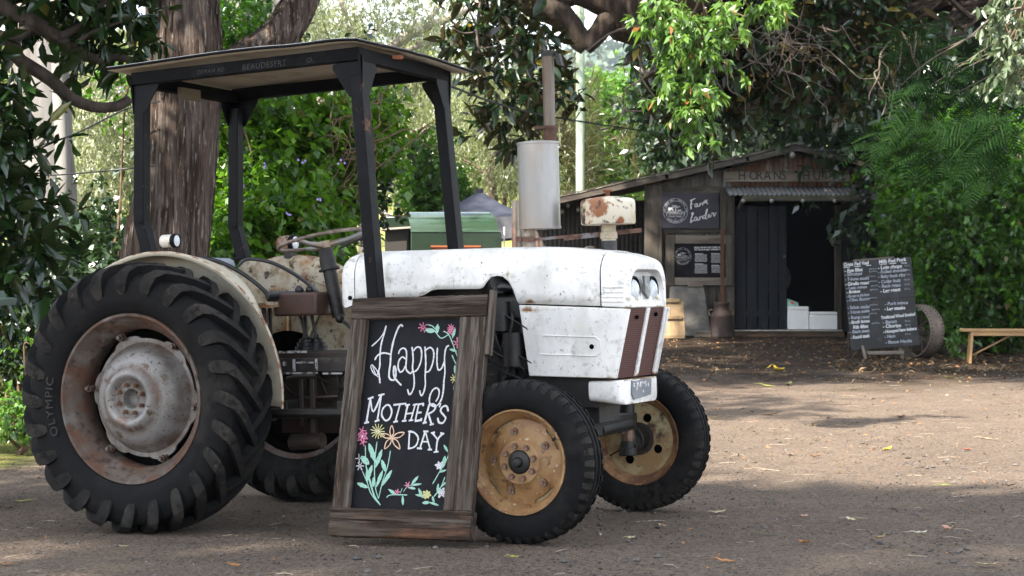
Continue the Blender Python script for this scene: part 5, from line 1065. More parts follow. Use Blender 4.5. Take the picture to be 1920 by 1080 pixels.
for a, b in (((95, 138), (155, 138)), ((200, 138), (262, 137)), ((318, 137), (365, 136)), ((448, 136), (520, 135)), ((545, 136), (612, 135)), ((660, 138), (715, 142))):
    u, v = mu(*a); u2, v2 = mu(*b); MB().ribbon([(u, -.0143, v), (u2, -.0143, v2)], .009, NB2, False).build('chalk_underline', M_chl, mn, smooth=False, fix=False)
# steel wheel lying against the hedge
wp = ghit(1716, 652); kw = FOC / 25.95; wr = 50 / kw
sw_ = thing('steel_wheel', 'old riveted steel tractor wheel standing behind the menu board', 'wheel', (5.46, 25.95, gz(5.46, 25.95) + wr), (0, 0, R(-52)))
ORG[sw_.name] = Vector((0, 0, 0))
M_sw = mat('brown_steel', (.11, .085, .068), [((.16, .12, .095), 5, .48, .66), ((.05, .035, .026), 11, .54, .7)], rough=.75)
MB().lathe([(wr, -.14), (wr, .14), (wr - .012, .14), (wr - .012, -.14), (wr, -.14)], ax='y', n=64).build('tread', M_sw, sw_, ang=40)
hb = MB().cyl((0, -.1, 0), (0, .1, 0), .06, 16)
for k in range(10):
    a = 2 * math.pi * k / 10; hb.tube([(.05 * math.cos(a), .06 * (-1) ** k, .05 * math.sin(a)), ((wr - .01) * math.cos(a), 0, (wr - .01) * math.sin(a))], .010, 6)
hb.build('hub', M_sw, sw_, ang=40)
rv = MB()
for k in range(44):
    a = 2 * math.pi * k / 44
    for y in (-.105, .105): rv.sphere(((wr + .001) * math.cos(a), y, (wr + .001) * math.sin(a)), .009, 6, 4)
rv.build('rivets', M_hole, sw_)
# bench
bp0 = ghit(1822, 681); kb = FOC / bp0.y
bc = thing('bench', 'plain pine plank bench with splayed end boards on the right', 'bench', (bp0.x, bp0.y, bp0.z), (0, 0, R(-8)))
ORG[bc.name] = Vector((0, 0, 0))
SH = 64 / kb; M_bench = mat('bench_pine', (.40, .245, .11), [((.30, .17, .07), 5, .46, .66, (.2, 1, 1)), ((.18, .10, .045), 12, .58, .7, (.15, 1, 1))], rough=.7, bump=(.2, 30, (.2, 1, 1)), bdist=.003)
MB().box((.76, .13, SH - .018), (1.78, .30, .036)).build('seat', M_bench, bc, bevel=.006)
MB().box((.76, -.0, SH - .062), (1.50, .022, .05)).build('apron', M_bench, bc, bevel=.004)
for x in (.0, 1.5):
    MB().prism([(x - .01, -.02, SH - .036), (x - .01, .28, SH - .036), (x - .04, .32, 0), (x - .04, .20, 0), (x - .04, .15, .05), (x - .04, .10, 0), (x - .04, -.06, 0)], (.032, 0, 0)).build('leg', M_bench, bc, smooth=False)
MB().bar((.02, .13, .10), (.55, .13, SH - .06), .05, .02).build('brace', M_bench, bc, smooth=False)
# fallen log, hand pump, stump
random.seed(31)
M_log = bark('log_bark', (.07, .052, .042), (.03, .022, .018), (.13, .11, .09), 10, (.2, 1, 1), 1, .03)
def log(px, py, L_, r, a, label):
    p = ghit(px, py); o = thing('log', label, 'log', (p.x, p.y, p.z + r * .8), (0, 0, a)); ORG[o.name] = Vector((0, 0, 0))
    pts = wob((0, 0, 0), (L_, 0, .02), 5, .015); MB().tube(pts, [r * (1 + .08 * random.gauss(0, 1)) for _ in pts], 14).build('bark', M_log, o, ang=60); return o
log(1690, 664, 1.1, .12, R(6), 'dark log lying behind the steel wheel and under the hedge')
log(1772, 634, 1.3, .20, R(4), 'thick grey log raised in the hedge left of the hand pump')
pp = ghit(1848, 655)
hp = thing('hand_pump', 'old rusty hand pump standing behind the bench in front of the hedge', 'pump', (pp.x, pp.y + .5, gz(pp.x, pp.y + .5)))
o_ = ORG[hp.name]; M_pump = mat('pump_rust', (.075, .040, .032), [((.12, .06, .045), 7, .5, .66), ((.03, .02, .018), 12, .52, .68)], rough=.8)
MB().lathe([(.10, 0), (.10, .03), (.045, .05), (.04, .30), (.06, .32), (.06, .36), (.048, .38), (.05, .62), (.075, .64), (.075, .67), (.05, .70), (.0005, .72)], n=20, c=o_).build('barrel', M_pump, hp, ang=40)
MB().tube(smooth_path([o_ + Vector((0, 0, .68)), o_ + Vector((.15, 0, .74)), o_ + Vector((.38, 0, .70)), o_ + Vector((.55, 0, .50))]), .016, 8).build('pump_handle', M_pump, hp); MB().tube(smooth_path([o_ + Vector((-.04, 0, .50)), o_ + Vector((-.14, -.02, .52)), o_ + Vector((-.18, -.03, .44))]), .025, 10).build('spout', M_pump, hp)
# green caravan
cy = 21.5; kc = FOC / cy; cx = lambda px: (px - 960) / kc; cz = lambda py: HC - (py - YH) / kc
cv = thing('caravan', 'small dark green caravan with a curved pale green roof behind the tractor', 'caravan', (cx(850), cy, gz(cx(850), cy)))
M_cgreen = mat('caravan_green', (.006, .0165, .007), [((.010, .024, .011), 4, .5, .7)], rough=.35)  # green lowered so the sunlit body looks shaded
M_croof = mat('caravan_roof', (.020, .045, .026), [((.06, .10, .085), 2.5, .47, .64, (.3, 1, 4)), ((.012, .028, .014), 5, .52, .66, (.3, 1, 5))], rough=.16, metal=.1, coat=.7)
zb0 = gz(cx(850), cy) + .35
MB().box(((cx(770) + cx(940)) / 2, cy + .45, (zb0 + cz(435)) / 2), (cx(940) - cx(770), .9, cz(435) - zb0)).build('body', M_cgreen, cv, bevel=.01)
arc_ = [(-.01, 435), (.02, 425), (.06, 414), (.13, 404), (.25, 397), (.45, 394.5), (.75, 396), (.93, 404)]
rg = []
for px, ins in ((770, 0), (935, 0)):
    rg.append([(cx(px - 13 * min(1, y_ / .25)) if px == 770 else cx(px - 17 * min(1, y_ / .25)), cy + y_, cz(pz)) for y_, pz in arc_] + [(cx(px - 14), cy + .9, cz(436)), (cx(px), cy + .0, cz(436))])
MB().loft(rg, True, True, True).build('roof', M_croof, cv, ang=50)
MB().box(((cx(720) + cx(768)) / 2, cy + .50, (zb0 + cz(404)) / 2), (cx(768) - cx(720), .72, cz(404) - zb0)).build('end_cabin', M_cgreen, cv, bevel=.02)
MB().box(((cx(716) + cx(765)) / 2, cy + .30, cz(428)), (cx(765) - cx(708), .55, .02), Matrix.Rotation(R(-4), 3, 'Y')).build('hatch', mat('hatch_edge', (.35, .30, .27), [((.15, .05, .03), 6, .5, .7)], rough=.4), cv)
MB().box(((cx(720) + cx(762)) / 2, cy + .12, cz(455)), (cx(762) - cx(721), .02, .27)).build('serving_hatch', mat('hatch_dark', (.02, .018, .015), rough=.8), cv)
MB().box((cx(945), cy + .3, (cz(424) + zb0) / 2), (.018, .03, cz(424) - zb0)).build('white_trim', M_wprint, cv)
fr_ = MB(); wc = mat('orange_frame', (.22, .06, .018), rough=.6)
for a, b in (((810, 465), (900, 465)), ((813, 465), (818, 492)), ((898, 465), (905, 492))): fr_.bar((cx(a[0]), cy - .02, cz(a[1])), (cx(b[0]), cy - .02, cz(b[1])), .03, .03)
fr_.bar((cx(808), cy - .025, cz(462)), (cx(902), cy - .025, cz(462)), .05, .018)
fr_.build('window_frame', wc, cv, smooth=False)
MB().box((cx(857), cy - .008, cz(480)), (cx(898) - cx(818), .01, .18)).build('window_pane', mat('pane', (.06, .09, .08), rough=.1), cv)
wl = MB(); 
for x in (cx(800), cx(900)): wl.lathe([(.16, -.06), (.24, -.07), (.26, 0), (.24, .07), (.16, .06)], ax='y', n=28, c=(x, cy + .05, zb0 - .1))
wl.build('wheels', M_rubber, cv)
MB().box((cx(738), cy + .22, cz(466)), (.16, .10, .03)).build('step_tray', M_dark, cv)
# marquee
ym = 33; kq = FOC / ym; qx = lambda px: (px - 960) / kq; qz = lambda py: HC - (py - YH) / kq
mq = thing('marquee', 'blue grey pop up marquee with a peaked top behind the caravan', 'marquee', (qx(897), ym + 1.2, gz(0, ym)))
M_mq = mat('marquee_cloth', (.016, .020, .038), [((.024, .029, .050), 2, .5, .7)], rough=.75)
pk0 = Vector((qx(897), ym + 1.3, qz(352)))
rings = []
for t in (0, .1, .4, .7, 1):
    hw_ = .93 * t + .02; z = pk0.z + (qz(403) - pk0.z) * (t + .12 * math.sin(math.pi * t))
    rg = []
    for k, (a, b) in enumerate(((-1, -1), (1, -1), (1, 1), (-1, 1))):
        a2, b2 = ((1, -1), (1, 1), (-1, 1), (-1, -1))[k]
        for j in range(6): f = j / 6; rg.append((pk0.x + hw_ * (a + (a2 - a) * f), pk0.y + hw_ * (b + (b2 - b) * f), z - .02 * math.sin(math.pi * f) * t))
    rings.append(rg)
MB().loft(rings).build('roof', M_mq, mq, ang=30)
vl = MB().loft([rings[-1], [(x, y, qz(446) + .03 * math.sin(x * 9)) for x, y, z in rings[-1]]]).build('valance', mat('valance_cloth', (.12, .125, .145), [((.17, .175, .20), 3, .5, .7)], rough=.8), mq, ang=30)
for a, b in ((-1, -1), (1, -1), (1, 1), (-1, 1)):
    x, y = pk0.x + .92 * a, pk0.y + .92 * b; MB().cyl((x, y, gz(x, y)), (x, y, qz(403)), .025, 8).build('leg', M_alu, mq)
MB().cyl(pk0 + Vector((0, 0, -.02)), pk0 + Vector((0, 0, .05)), .07, 10).build('cap', M_mq, mq)
# pole
yp = 36.5; xp = (1088 - 960) / FOC * yp
pl_ = MB().tube([(0, 0, 0), (0, 0, 4.0), (.012, 0, 9.0)], [.088, .084, .07], 18).build('utility_pole', mat('pale_treated_pole', (.26, .33, .26), [((.20, .26, .20), 4, .5, .68, (1, 1, .1)), ((.34, .40, .33), 9, .55, .7, (1, 1, .2)), ((.2, .2, .18), 14, .70, .74)], rough=.8), None, ang=60)
pl_.location = (xp, yp, gz(xp, yp)); tag(pl_, 'tall pale green timber pole rising behind the hut roof', 'pole')
def wire(name, pts, r, label, bulbs=()):
    w_ = MB().tube(smooth_path(pts, 8), r, 6).build(name, M_vinyl, None); tag(w_, label, 'wire'); return w_
wire('power_line', [at(840, 160, 15), at(1000, 212, 19), at(1240, 250, 26), at(1420, 272, 30)], .009, 'black cable sagging from the canopy side across to the hut')
wire('rope', [at(-20, 300, 13), at(130, 255, 13.6), at(235, 205, 13.9), at(300, 190, 13.75)], .006, 'thin dark rope tied to the brown trunk at the left, upper of two')
wire('rope', [at(40, 332, 14.5), at(150, 325, 14.0), at(300, 310, 13.8)], .006, 'thin dark rope with a knot stretched left of the brown trunk, lower of two')
# string lights
sl_ = thing('string_lights', 'string of small glass bulbs strung from the hut gable into the hedge', 'string lights', at(1486, 280, YH_ - .4))
bl = [(1486, 284), (1596, 286), (1690, 284), (1786, 278)]
MB().tube(smooth_path([at(a, b - 4 + (8 if i % 2 else 0) * 0, YH_ - .4 - .8 * i) for i, (a, b) in enumerate(bl)], 6), .006, 6).build('cord', M_vinyl, sl_)
M_bulb = mat('bulb_glass', (.14, .14, .13), rough=.15, coat=.5)
for i, (a, b) in enumerate(bl):
    c = at(a, b, YH_ - .4 - .8 * i); q = MB().sphere(c + Vector((0, 0, -.06)), .045, sc=(1, 1, 1.2)).build('bulb', M_bulb, sl_)
    MB().cyl(c + Vector((0, 0, -.02)), c + Vector((0, 0, .03)), .02, 8).build('bulb_socket', M_vinyl, q)
sl2 = thing('string_lights', 'row of round bulbs along the awning beam over the doorway', 'string lights', (hx(1500), YH_ - .8, hz_(378)))
MB().tube([(hx(1385), YH_ - .80, hz_(378)), (hx(1500), YH_ - .80, hz_(380)), (hx(1630), YH_ - .80, hz_(377))], .006, 6).build('cord', M_vinyl, sl2)
for px in (1382, 1434, 1491, 1549, 1605): MB().sphere((hx(px), YH_ - .82, hz_(381)), .035).build('bulb', M_bulb, sl2)
sl3 = thing('string_lights', 'clear bulbs hanging under the dark eave at the left end of the hut', 'string lights', (hx(1080), YH_ + .2, hz_(385)))
MB().tube(smooth_path([(hx(1040), YH_ + .2, hz_(392)), (hx(1068), YH_ + .2, hz_(378)), (hx(1100), YH_ + .2, hz_(382)), (hx(1130), YH_ + .2, hz_(366))]), .006, 6).build('cord', M_vinyl, sl3)
for px, py in ((1055, 396), (1066, 384), (1085, 392)): MB().sphere((hx(px), YH_ + .2, hz_(py)), .035, sc=(1, 1, 1.3)).build('bulb', M_bulb, sl3)
# wheelie bin at the left edge
bp1 = at(2, 790, 10.6); bz = gz(bp1.x, bp1.y)
bi = thing('bin', 'faded green plastic bin with a wide lid cut by the left edge', 'bin', (-3.155, 10.6, bz))
o_ = ORG[bi.name]; M_bin = mat('faded_green_plastic', (.075, .115, .095), [((.13, .17, .155), 5, .48, .68), ((.05, .07, .06), 12, .56, .7)], rough=.45)
lz = HC - (569 - YH) / FOC * 10.45
MB().loft([[(o_.x + a * w_, o_.y + b * w_, z) for a, b in ((-1, -.8), (-.8, -1), (.8, -1), (1, -.8), (1, .8), (.8, 1), (-.8, 1), (-1, .8))] for w_, z in ((.21, bz + .0), (.27, lz - .03), (.285, lz - .02), (.285, lz))], True, True, True).build('body', M_bin, bi, ang=30)
MB().loft([[(o_.x + a * w_, o_.y + b * w_, z) for a, b in ((-1, -.85), (-.85, -1), (.85, -1), (1, -.85), (1, .85), (.85, 1), (-.85, 1), (-1, .85))] for w_, z in ((.345, lz - .012), (.35, lz + .02), (.34, lz + .028), (.30, lz + .032), (.29, lz + .068), (.12, lz + .075))], True, True, True).build('lid', M_bin, bi, ang=30)
# ------------------------------------------------------------------ trees and plants
B_brown = mat('brown_bark', (.070, .054, .046), [((.125, .104, .092), 30, .47, .60, (1, 1, .06)), ((.030, .020, .015), 24, .47, .57, (1, 1, .07)), ((.085, .057, .044), 5, .54, .68, (1, 1, .4)), ((.22, .195, .175), 55, .585, .64, (1, 1, .10))], rough=.95, bump=(1.0, 26, (1, 1, .07)), spec=.15, bdist=.05)
B_fig = bark('fig_bark', (.052, .040, .032), (.025, .019, .015), (.10, .085, .07), 14, (1, 1, .3), 1.0, .025)
B_gum = mat('pale_gum_bark', (.22, .212, .204), [((.11, .10, .09), 3, .45, .62, (1, 1, .2)), ((.30, .30, .31), 4, .55, .7, (1, 1, .2)), ((.13, .10, .08), 6, .62, .74, (1, 1, .15))], rough=.85, bump=(.4, 8, (1, 1, .2)), bdist=.02)
B_limb = mat('bleached_limb', (.30, .265, .23), [((.19, .155, .13), 5, .5, .68), ((.38, .35, .32), 9, .55, .7)], rough=.85)
B_twig = mat('brown_twig', (.10, .064, .038), [((.17, .115, .07), 9, .5, .68)], rough=.9)
B_twigg = mat('grey_twig', (.10, .08, .066), [((.18, .15, .125), 9, .5, .68)], rough=.9)
L_fig = leafmat('fig_leaf', (.010, .026, .009), (.032, .070, .020), (.034, .026, .010), tr=.15, gloss=.05, grough=.22, rare=((.16, .13, .02), .03))
L_figl = leafmat('glossy_dark_leaf', (.006, .018, .004), (.020, .052, .010), (.018, .030, .008), tr=.15, gloss=.045, grough=.22, rare=((.14, .14, .02), .03))
L_dur = leafmat('bright_leaf', (.010, .038, .004), (.12, .26, .02), tr=.45, gloss=.03, rare=((.16, .13, .03), .03))
L_vine = leafmat('vine_leaf', (.004, .018, .003), (.085, .22, .014), tr=.4, gloss=.03, rare=((.11, .075, .02), .035))
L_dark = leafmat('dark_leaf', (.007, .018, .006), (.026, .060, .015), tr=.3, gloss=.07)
L_gum = leafmat('gum_leaf', (.045, .062, .026), (.29, .32, .17), tr=.35, gloss=.06)
L_gum2 = leafmat('gum_leaf_grey', (.07, .085, .045), (.36, .39, .25), tr=.35, gloss=.06)
L_creep = leafmat('creeper_leaf', (.03, .085, .010), (.12, .26, .03), tr=.4, gloss=.06)
L_cas = leafmat('casuarina_leaf', (.03, .035, .015), (.11, .105, .045), tr=.3, gloss=.03)
L_jac = leafmat('fern_leaf', (.006, .018, .006), (.018, .042, .013), tr=.35, gloss=0)
L_maple = leafmat('pale_lobed_leaf', (.045, .11, .016), (.135, .245, .05), tr=.4, gloss=.04, rare=((.34, .13, .05), .03))
L_silver = leafmat('silver_leaf', (.06, .09, .045), (.13, .17, .10), tr=.3, gloss=.05)
L_far = leafmat('far_leaf', (.05, .075, .022), (.27, .30, .12), tr=.35, gloss=.02)
def E(px, py, Y, rx, ry, rz, w=1):
    """an ellipsoid of foliage seen round a pixel at a distance: radii rx, rz in photo pixels, ry in metres"""
    p = at(px, py, Y); k = FOC / Y; return (p.x, p.y, p.z, rx / k, ry, rz / k, w)
def plant(name, label, cat, p, group=None): return thing(name, label, cat, (p[0], p[1], gz(p[0], p[1])), group=group)
def sticks(par, name, m, a, ells, n, r0, r1, wobble=.06, sag=0, start=None):
    b = MB()
    for _ in range(n):
        e = random.choice(ells); u = [random.gauss(0, .5) for _ in range(3)]
        q = Vector((e[0] + u[0] * e[3], e[1] + u[1] * e[4], e[2] + u[2] * e[5])); s = Vector(a) if start is None else Vector(a).lerp(q, random.uniform(*start))
        p = wob(s, q, 5, wobble, sag); b.tube(p, taper(r0, r1, len(p)), 6)
    return b.build(name, m, par, ang=60)

# big brown trunk behind the tractor
random.seed(41)
YT = 14.2; kt = FOC / YT; tb_ = at(312, 700, YT); g0 = gz(tb_.x, YT)
bt_ = plant('brown_tree', 'big rough brown trunk rising behind the rear tyre and through the canopy view', 'tree', (tb_.x, YT))
def TP(px, py, dy=0): return at(px, py, YT + dy)
def trunk(mb, pts, n=40, seed=0, amp=.055, ridge=0):
    P = smooth_path([p for p, r in pts], 8); rr = np.interp(np.linspace(0, 1, len(P)), np.linspace(0, 1, len(pts)), [r for p, r in pts]); rnd = random.Random(seed); ph = [(rnd.uniform(0, 6), rnd.uniform(0, 6)) for _ in range(4)]
    rings = []
    for i, p in enumerate(P):
        t = (P[min(i + 1, len(P) - 1)] - P[max(i - 1, 0)]).normalized(); u = t.cross(Vector((0, 1, .01))).normalized(); w = t.cross(u); rg = []
        for k in range(n):
            a = 2 * math.pi * k / n; q = 1 + amp * (math.sin(3 * a + ph[0][0] + i * .05) + .6 * math.sin(5 * a + ph[1][0] - i * .08) + .5 * math.sin(9 * a + ph[2][0] + i * .3) * math.sin(i * .7 + ph[3][0]))
            if ridge: q += ridge * (abs(math.sin(13 * a + .5 * math.sin(i * .21 + 3 * a))) + .7 * abs(math.sin(23 * a + ph[1][1] + .7 * math.sin(i * .33))) - .8) + ridge * .35 * rnd.gauss(0, 1)
            rg.append(p + (u * math.cos(a) + w * math.sin(a)) * rr[i] * q)
        rings.append(rg)
    return mb.loft(rings, True, True, True)
tk = MB(); trunk(tk, [(Vector((tb_.x - .02, YT, g0 - .05)), .40), (TP(310, 600), .33), (TP(318, 470), .285), (TP(335, 330), .262), (TP(345, 180), .262), (TP(345, 90), .275), (TP(342, -20), .25), (TP(335, -200), .22), (TP(320, -500), .16)], n=120, seed=2, ridge=.022)
trunk(tk, [(TP(385, 165, .05), .16), (TP(450, 125, .08), .165), (TP(500, 92, .10), .15), (TP(545, 35, .15), .13), (TP(572, -20, .2), .12), (TP(600, -150, .3), .10), (TP(680, -420, .5), .05)], 80, 5, ridge=.03)
trunk(tk, [(TP(245, 620, .1), .10), (TP(248, 480, .1), .085), (TP(268, 380, .05), .08), (TP(290, 280, 0), .08)], 20, 8)
rnd = random.Random(5)
def strips(pts, n, r_k=1.0):
    P = smooth_path([p for p, r in pts], 10); rr = np.interp(np.linspace(0, 1, len(P)), np.linspace(0, 1, len(pts)), [r for p, r in pts])
    for _ in range(n):
        i = rnd.randrange(1, len(P) - 6); L_ = rnd.uniform(.08, .34); a = rnd.uniform(math.pi, 2 * math.pi) if rnd.random() < .85 else rnd.uniform(0, 6.28); w_ = rnd.uniform(.008, .026); th_ = rnd.uniform(.006, .020)
        t = (P[i + 1] - P[i]).normalized(); u = t.cross(Vector((0, 1, .01))).normalized(); w = t.cross(u); d = u * math.cos(a) + w * math.sin(a); sd = t.cross(d); r = rr[i]; lean = rnd.gauss(0, .05); o = P[i] + d * (r * .985)
        q = []
        for f, k in ((-.5, .25), (-.3, 1), (.1, .9), (.5, .2)):
            c = o + t * L_ * f + sd * (lean * L_ * f + rnd.gauss(0, .002)); q.append([c - sd * w_ * .7 * (.4 + .6 * k), c - sd * w_ * .4 * k + d * th_ * k, c + sd * w_ * .4 * k + d * th_ * k * .8, c + sd * w_ * .7 * (.4 + .6 * k)])
        tk.loft(q, False)
strips([(TP(310, 620), .335), (TP(318, 470), .285), (TP(335, 330), .262), (TP(345, 180), .262), (TP(345, 90), .275), (TP(342, -20), .25), (TP(338, -100), .23)], 1500)
strips([(TP(385, 165, .05), .16), (TP(450, 125, .08), .165), (TP(500, 92, .10), .15), (TP(545, 35, .15), .13), (TP(572, -20, .2), .12), (TP(585, -80, .25), .11)], 420)
tk.build('trunk', B_brown, bt_, ang=50, fix=False)
ell = [(-2.9, 13.4, 5.6, 1.0, .8, .7), (-1.7, 14.2, 6.2, 1.0, 1.0, .8), (-3.0, 15.5, 6.0, 1.5, 1.0, .8)]
P, D, Ln = crown(ell, 130, 10, 8, rc=.3, tl=.3, ll=.13); leaves('crown', L_dark, bt_, P, D, Ln, .45)

# pale gum trunk at the far left
YG = 20.; gb = at(85, 620, YG); gm = plant('gum_tree', 'thick pale smooth gum trunk at the far left behind the fig leaves', 'tree', (gb.x, YG))
tk = MB(); trunk(tk, [(Vector((gb.x, YG, gz(gb.x, YG) - .05)), .46), (at(82, 500, YG), .35), (at(78, 300, YG), .31), (at(72, 130, YG), .30), (at(66, -20, YG), .28), (at(55, -260, YG), .22), (at(40, -700, YG), .15)], seed=12, amp=.05)
trunk(tk, [(at(112, 560, YG - .1), .09), (at(118, 330, YG - .2), .08), (at(110, 150, YG - .2), .07), (at(104, -30, YG - .2), .06)], 18, 3)
tk.build('trunk', B_gum, gm, ang=70)
P, D, Ln = crown([(gb.x - .5, YG + .5, 8.5, 2.6, 2.2, 1.5)], 90, 12, 8, rc=.4, ll=.16); leaves('crown', L_gum, gm, P, D, Ln, .2)
# second pair of gum trunks above the canopy
for lab, x0, x1, Yq, r in (('pale gum trunk showing just above the canopy roof, left of the leaning limb', 452, 446, 30, .24), ('pale gum trunk seen between the leaning limb and the sky', 512, 520, 33, .26)):
    b_ = at(x0, 560, Yq); t_ = plant('gum_tree', lab, 'tree', (b_.x, Yq), 'gum trees beyond the yard'); tk = MB(); trunk(tk, [(Vector((b_.x, Yq, gz(b_.x, Yq) - .1)), r * 1.3), (at(x0, 300, Yq), r), (at((x0 + x1) / 2, 0, Yq), r * .85), (at(x1, -500, Yq), r * .5)], 24, int(x0)); tk.build('trunk', B_gum, t_, ang=70)
    P, D, Ln = crown([(b_.x - .6, Yq + .3, 8.6, 2.2, 2, 1.6)], 70, 12, 8, rc=.45, ll=.2, droop=.8); leaves('crown', L_gum, t_, P, D, Ln, .18)

# fig at the upper left: dark limbs and big leaves
YF_ = 12.4
fg = plant('fig_tree', 'dark fig with long bare limbs and glossy leaves filling the left edge', 'tree', (-5.2, YF_))
lb = MB()
trunk(lb, [(Vector((-5.2, YF_, gz(-5.2, YF_) - .1)), .32), (Vector((-5.1, YF_, 1.6)), .27), (Vector((-4.9, YF_, 3.0)), .22), (Vector((-4.5, YF_, 5)), .16)], 22, 4)
limb(lb, [Vector((-5.0, YF_, 3.4)), at(-60, -10, YF_), at(30, 25, YF_), at(95, 60, YF_), at(140, 95, YF_ + .1), at(185, 112, YF_ + .15), at(225, 108, YF_ + .2), at(300, 130, YF_ + .4)], .062, .02, 6, 12)
limb(lb, [at(-80, 60, YF_ + .2), at(10, 72, YF_), at(60, 55, YF_), at(110, 70, YF_)], .05, .03, 6, 10)
limb(lb, [Vector((-5.0, YF_, 2.4)), at(-40, 70, YF_), at(40, 115, YF_), at(95, 150, YF_), at(130, 182, YF_), at(175, 200, YF_ + .1), at(215, 200, YF_ + .2), at(240, 188, YF_ + .3)], .050, .032, 6, 12)
limb(lb, [at(110, 70, YF_), at(150, 50, YF_ + .1), at(190, 10, YF_ + .2), at(210, -40, YF_ + .2)], .03, .02, 6, 8); limb(lb, [at(130, 90, YF_), at(175, 60, YF_), at(230, 40, YF_ + .1)], .018, .008, 5, 6)
lb.build('trunk', B_fig, fg, ang=70)
ell = [E(-15, 130, YF_ - .4, 25, .3, 40, .35), E(-5, 250, YF_ - .5, 38, .3, 50, .6), E(0, 390, YF_ - .5, 45, .3, 60, .8), E(15, 520, YF_ - .3, 70, .3, 50, 1.0), E(80, 270, YF_ - .4, 12, .1, 20, .08), E(110, 390, YF_ - .4, 22, .15, 25, .14), E(160, 10, YF_ + .2, 90, .3, 28, 1.1), E(225, 50, YF_ + .3, 35, .2, 45, .6), E(170, 75, YF_ + .3, 35, .2, 20, .2), E(60, 0, YF_ + .2, 60, .3, 20, .4)]
P, D, Ln = crown(ell, 105, 3, 8, rc=.11, tl=.16, ll=.145, droop=.15, spread=.75); leaves('foliage', L_figl, fg, P, D, Ln, .36, True)
ell2 = [(-4.5, 10.7, 4.0, 1.2, .9, .6), (-4.1, 11.4, 4.2, 1.0, .7, .45), (-3.2, 11.9, 4.3, .8, .6, .4)]  # out-of-frame leaves added to shade the fig leaves below
P, D, Ln = crown(ell2, 160, 6, 8, rc=.25, tl=.2, ll=.15); leaves('shade_foliage', L_fig, fg, P, D, Ln, .4)
sticks(fg, 'twigs', B_fig, at(-40, 300, YF_), ell[:4], 26, .010, .003, .05, .05, (.2, .7))

# dark shrubs low on the left and behind the trunk
def shrub(name, label, cat, ells, clumps, tw, lpt, ll, m, w=.5, rc=.16, stick=B_twig, nst=14, fine=False, group=None, **kw):
    x, y = ells[0][0], ells[0][1]; o = plant(name, label, cat, (x, y), group)
    P, D, Ln = crown(ells, clumps, tw, lpt, rc=rc, ll=ll, tl=min(.3, 3 * ll), **kw); leaves('foliage', m, o, P, D, Ln, w, fine)
    if nst: sticks(o, 'stems', stick, (x, y, gz(x, y)), ells, nst, .018, .005, .07)
    return o
shrub('shrub', 'leafy green bank of bushes running off past the left edge', 'shrub', [(-5.9, 17.6, 1.2, 1.1, .8, 1.2), (-7.8, 17.8, 1.3, 1.5, .8, 1.3), (-10.2, 18.2, 1.4, 1.6, .8, 1.4), (-7.2, 18.5, 2.6, 1.3, .8, .9)], 420, 8, 9, .075, L_vine, .6, rc=.2, nst=10)
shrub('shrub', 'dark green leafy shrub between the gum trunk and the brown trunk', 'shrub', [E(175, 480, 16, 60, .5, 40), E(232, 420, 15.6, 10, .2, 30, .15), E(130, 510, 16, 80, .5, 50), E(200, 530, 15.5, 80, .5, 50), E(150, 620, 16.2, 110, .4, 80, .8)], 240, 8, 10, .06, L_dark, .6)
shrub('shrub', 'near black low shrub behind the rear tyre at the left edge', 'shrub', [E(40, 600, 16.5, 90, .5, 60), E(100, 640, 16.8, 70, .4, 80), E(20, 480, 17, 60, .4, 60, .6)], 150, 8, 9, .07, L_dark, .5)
shrub('creeper', 'green creeper with tiny lilac flowers hanging behind the left canopy post', 'creeper', [E(236, 150, 15.2, 8, .1, 40, .25), E(440, 40, 15.6, 30, .3, 70, .9), E(430, 90, 15.6, 30, .2, 50)], 60, 8, 9, .055, L_vine, .6, nst=6)
du = shrub('flowering_shrub', 'big bright green shrub with small lilac flowers under the tractor canopy', 'shrub', [E(510, 350, 16, 100, .6, 60), E(465, 440, 15.4, 75, .5, 50, 1.3), E(545, 435, 15.6, 50, .5, 40), E(560, 240, 16.4, 110, .6, 50, .5), E(645, 260, 16.6, 60, .5, 60, .8), E(440, 260, 16, 50, .5, 80, .7), E(500, 520, 15.6, 100, .5, 60), E(680, 200, 16.8, 50, .3, 40, .3)], 470, 8, 10, .078, L_dur, .6, rc=.13, nst=10)
shrub('shrub', 'dark leafy mass behind the flowering shrub, under the canopy roof', 'shrub', [E(520, 300, 17.6, 160, .4, 140), E(620, 300, 17.4, 60, .4, 90, .7), E(500, 250, 16.9, 110, .4, 70, .8), E(500, 470, 17.2, 100, .4, 70)], 330, 8, 10, .075, L_dark, .55, rc=.2, nst=8)  # dark leaf colour also stands for the shaded top of the flowering shrub
random.seed(77); M_petal = mat('lilac_petal', (.42, .34, .72), rough=.7)
for px, py in ((495, 309), (492, 374), (565, 300), (540, 400), (600, 372), (722, 403), (470, 165), (238, 168), (225, 172), (456, 350), (640, 300)):
    fl_ = MB()
    for k in range(3):
        c = at(px + random.gauss(0, 3), py + random.gauss(0, 3), 15.0)
        for j in range(5):
            a = 2 * math.pi * j / 5; fl_.add([c, c + Vector((.007 * math.cos(a), -.004, .007 * math.sin(a))), c + Vector((.012 * math.cos(a + .6), -.002, .012 * math.sin(a + .6))), c + Vector((.007 * math.cos(a + 1.2), -.004, .007 * math.sin(a + 1.2)))], [(0, 1, 2, 3)])
    fl_.build('flower', M_petal, du, smooth=False, fix=False)
tw = MB(); random.seed(15)
for _ in range(26):
    a = at(random.uniform(590, 680), random.uniform(260, 400), 15.8); b = a + Vector((random.gauss(.25, .3), random.gauss(0, .1), random.gauss(.35, .3))); p = wob(a, b, 4, .08); tw.tube(p, taper(.009, .003, len(p)), 5)
tw.build('bare_twigs', B_twig, du, ang=60)

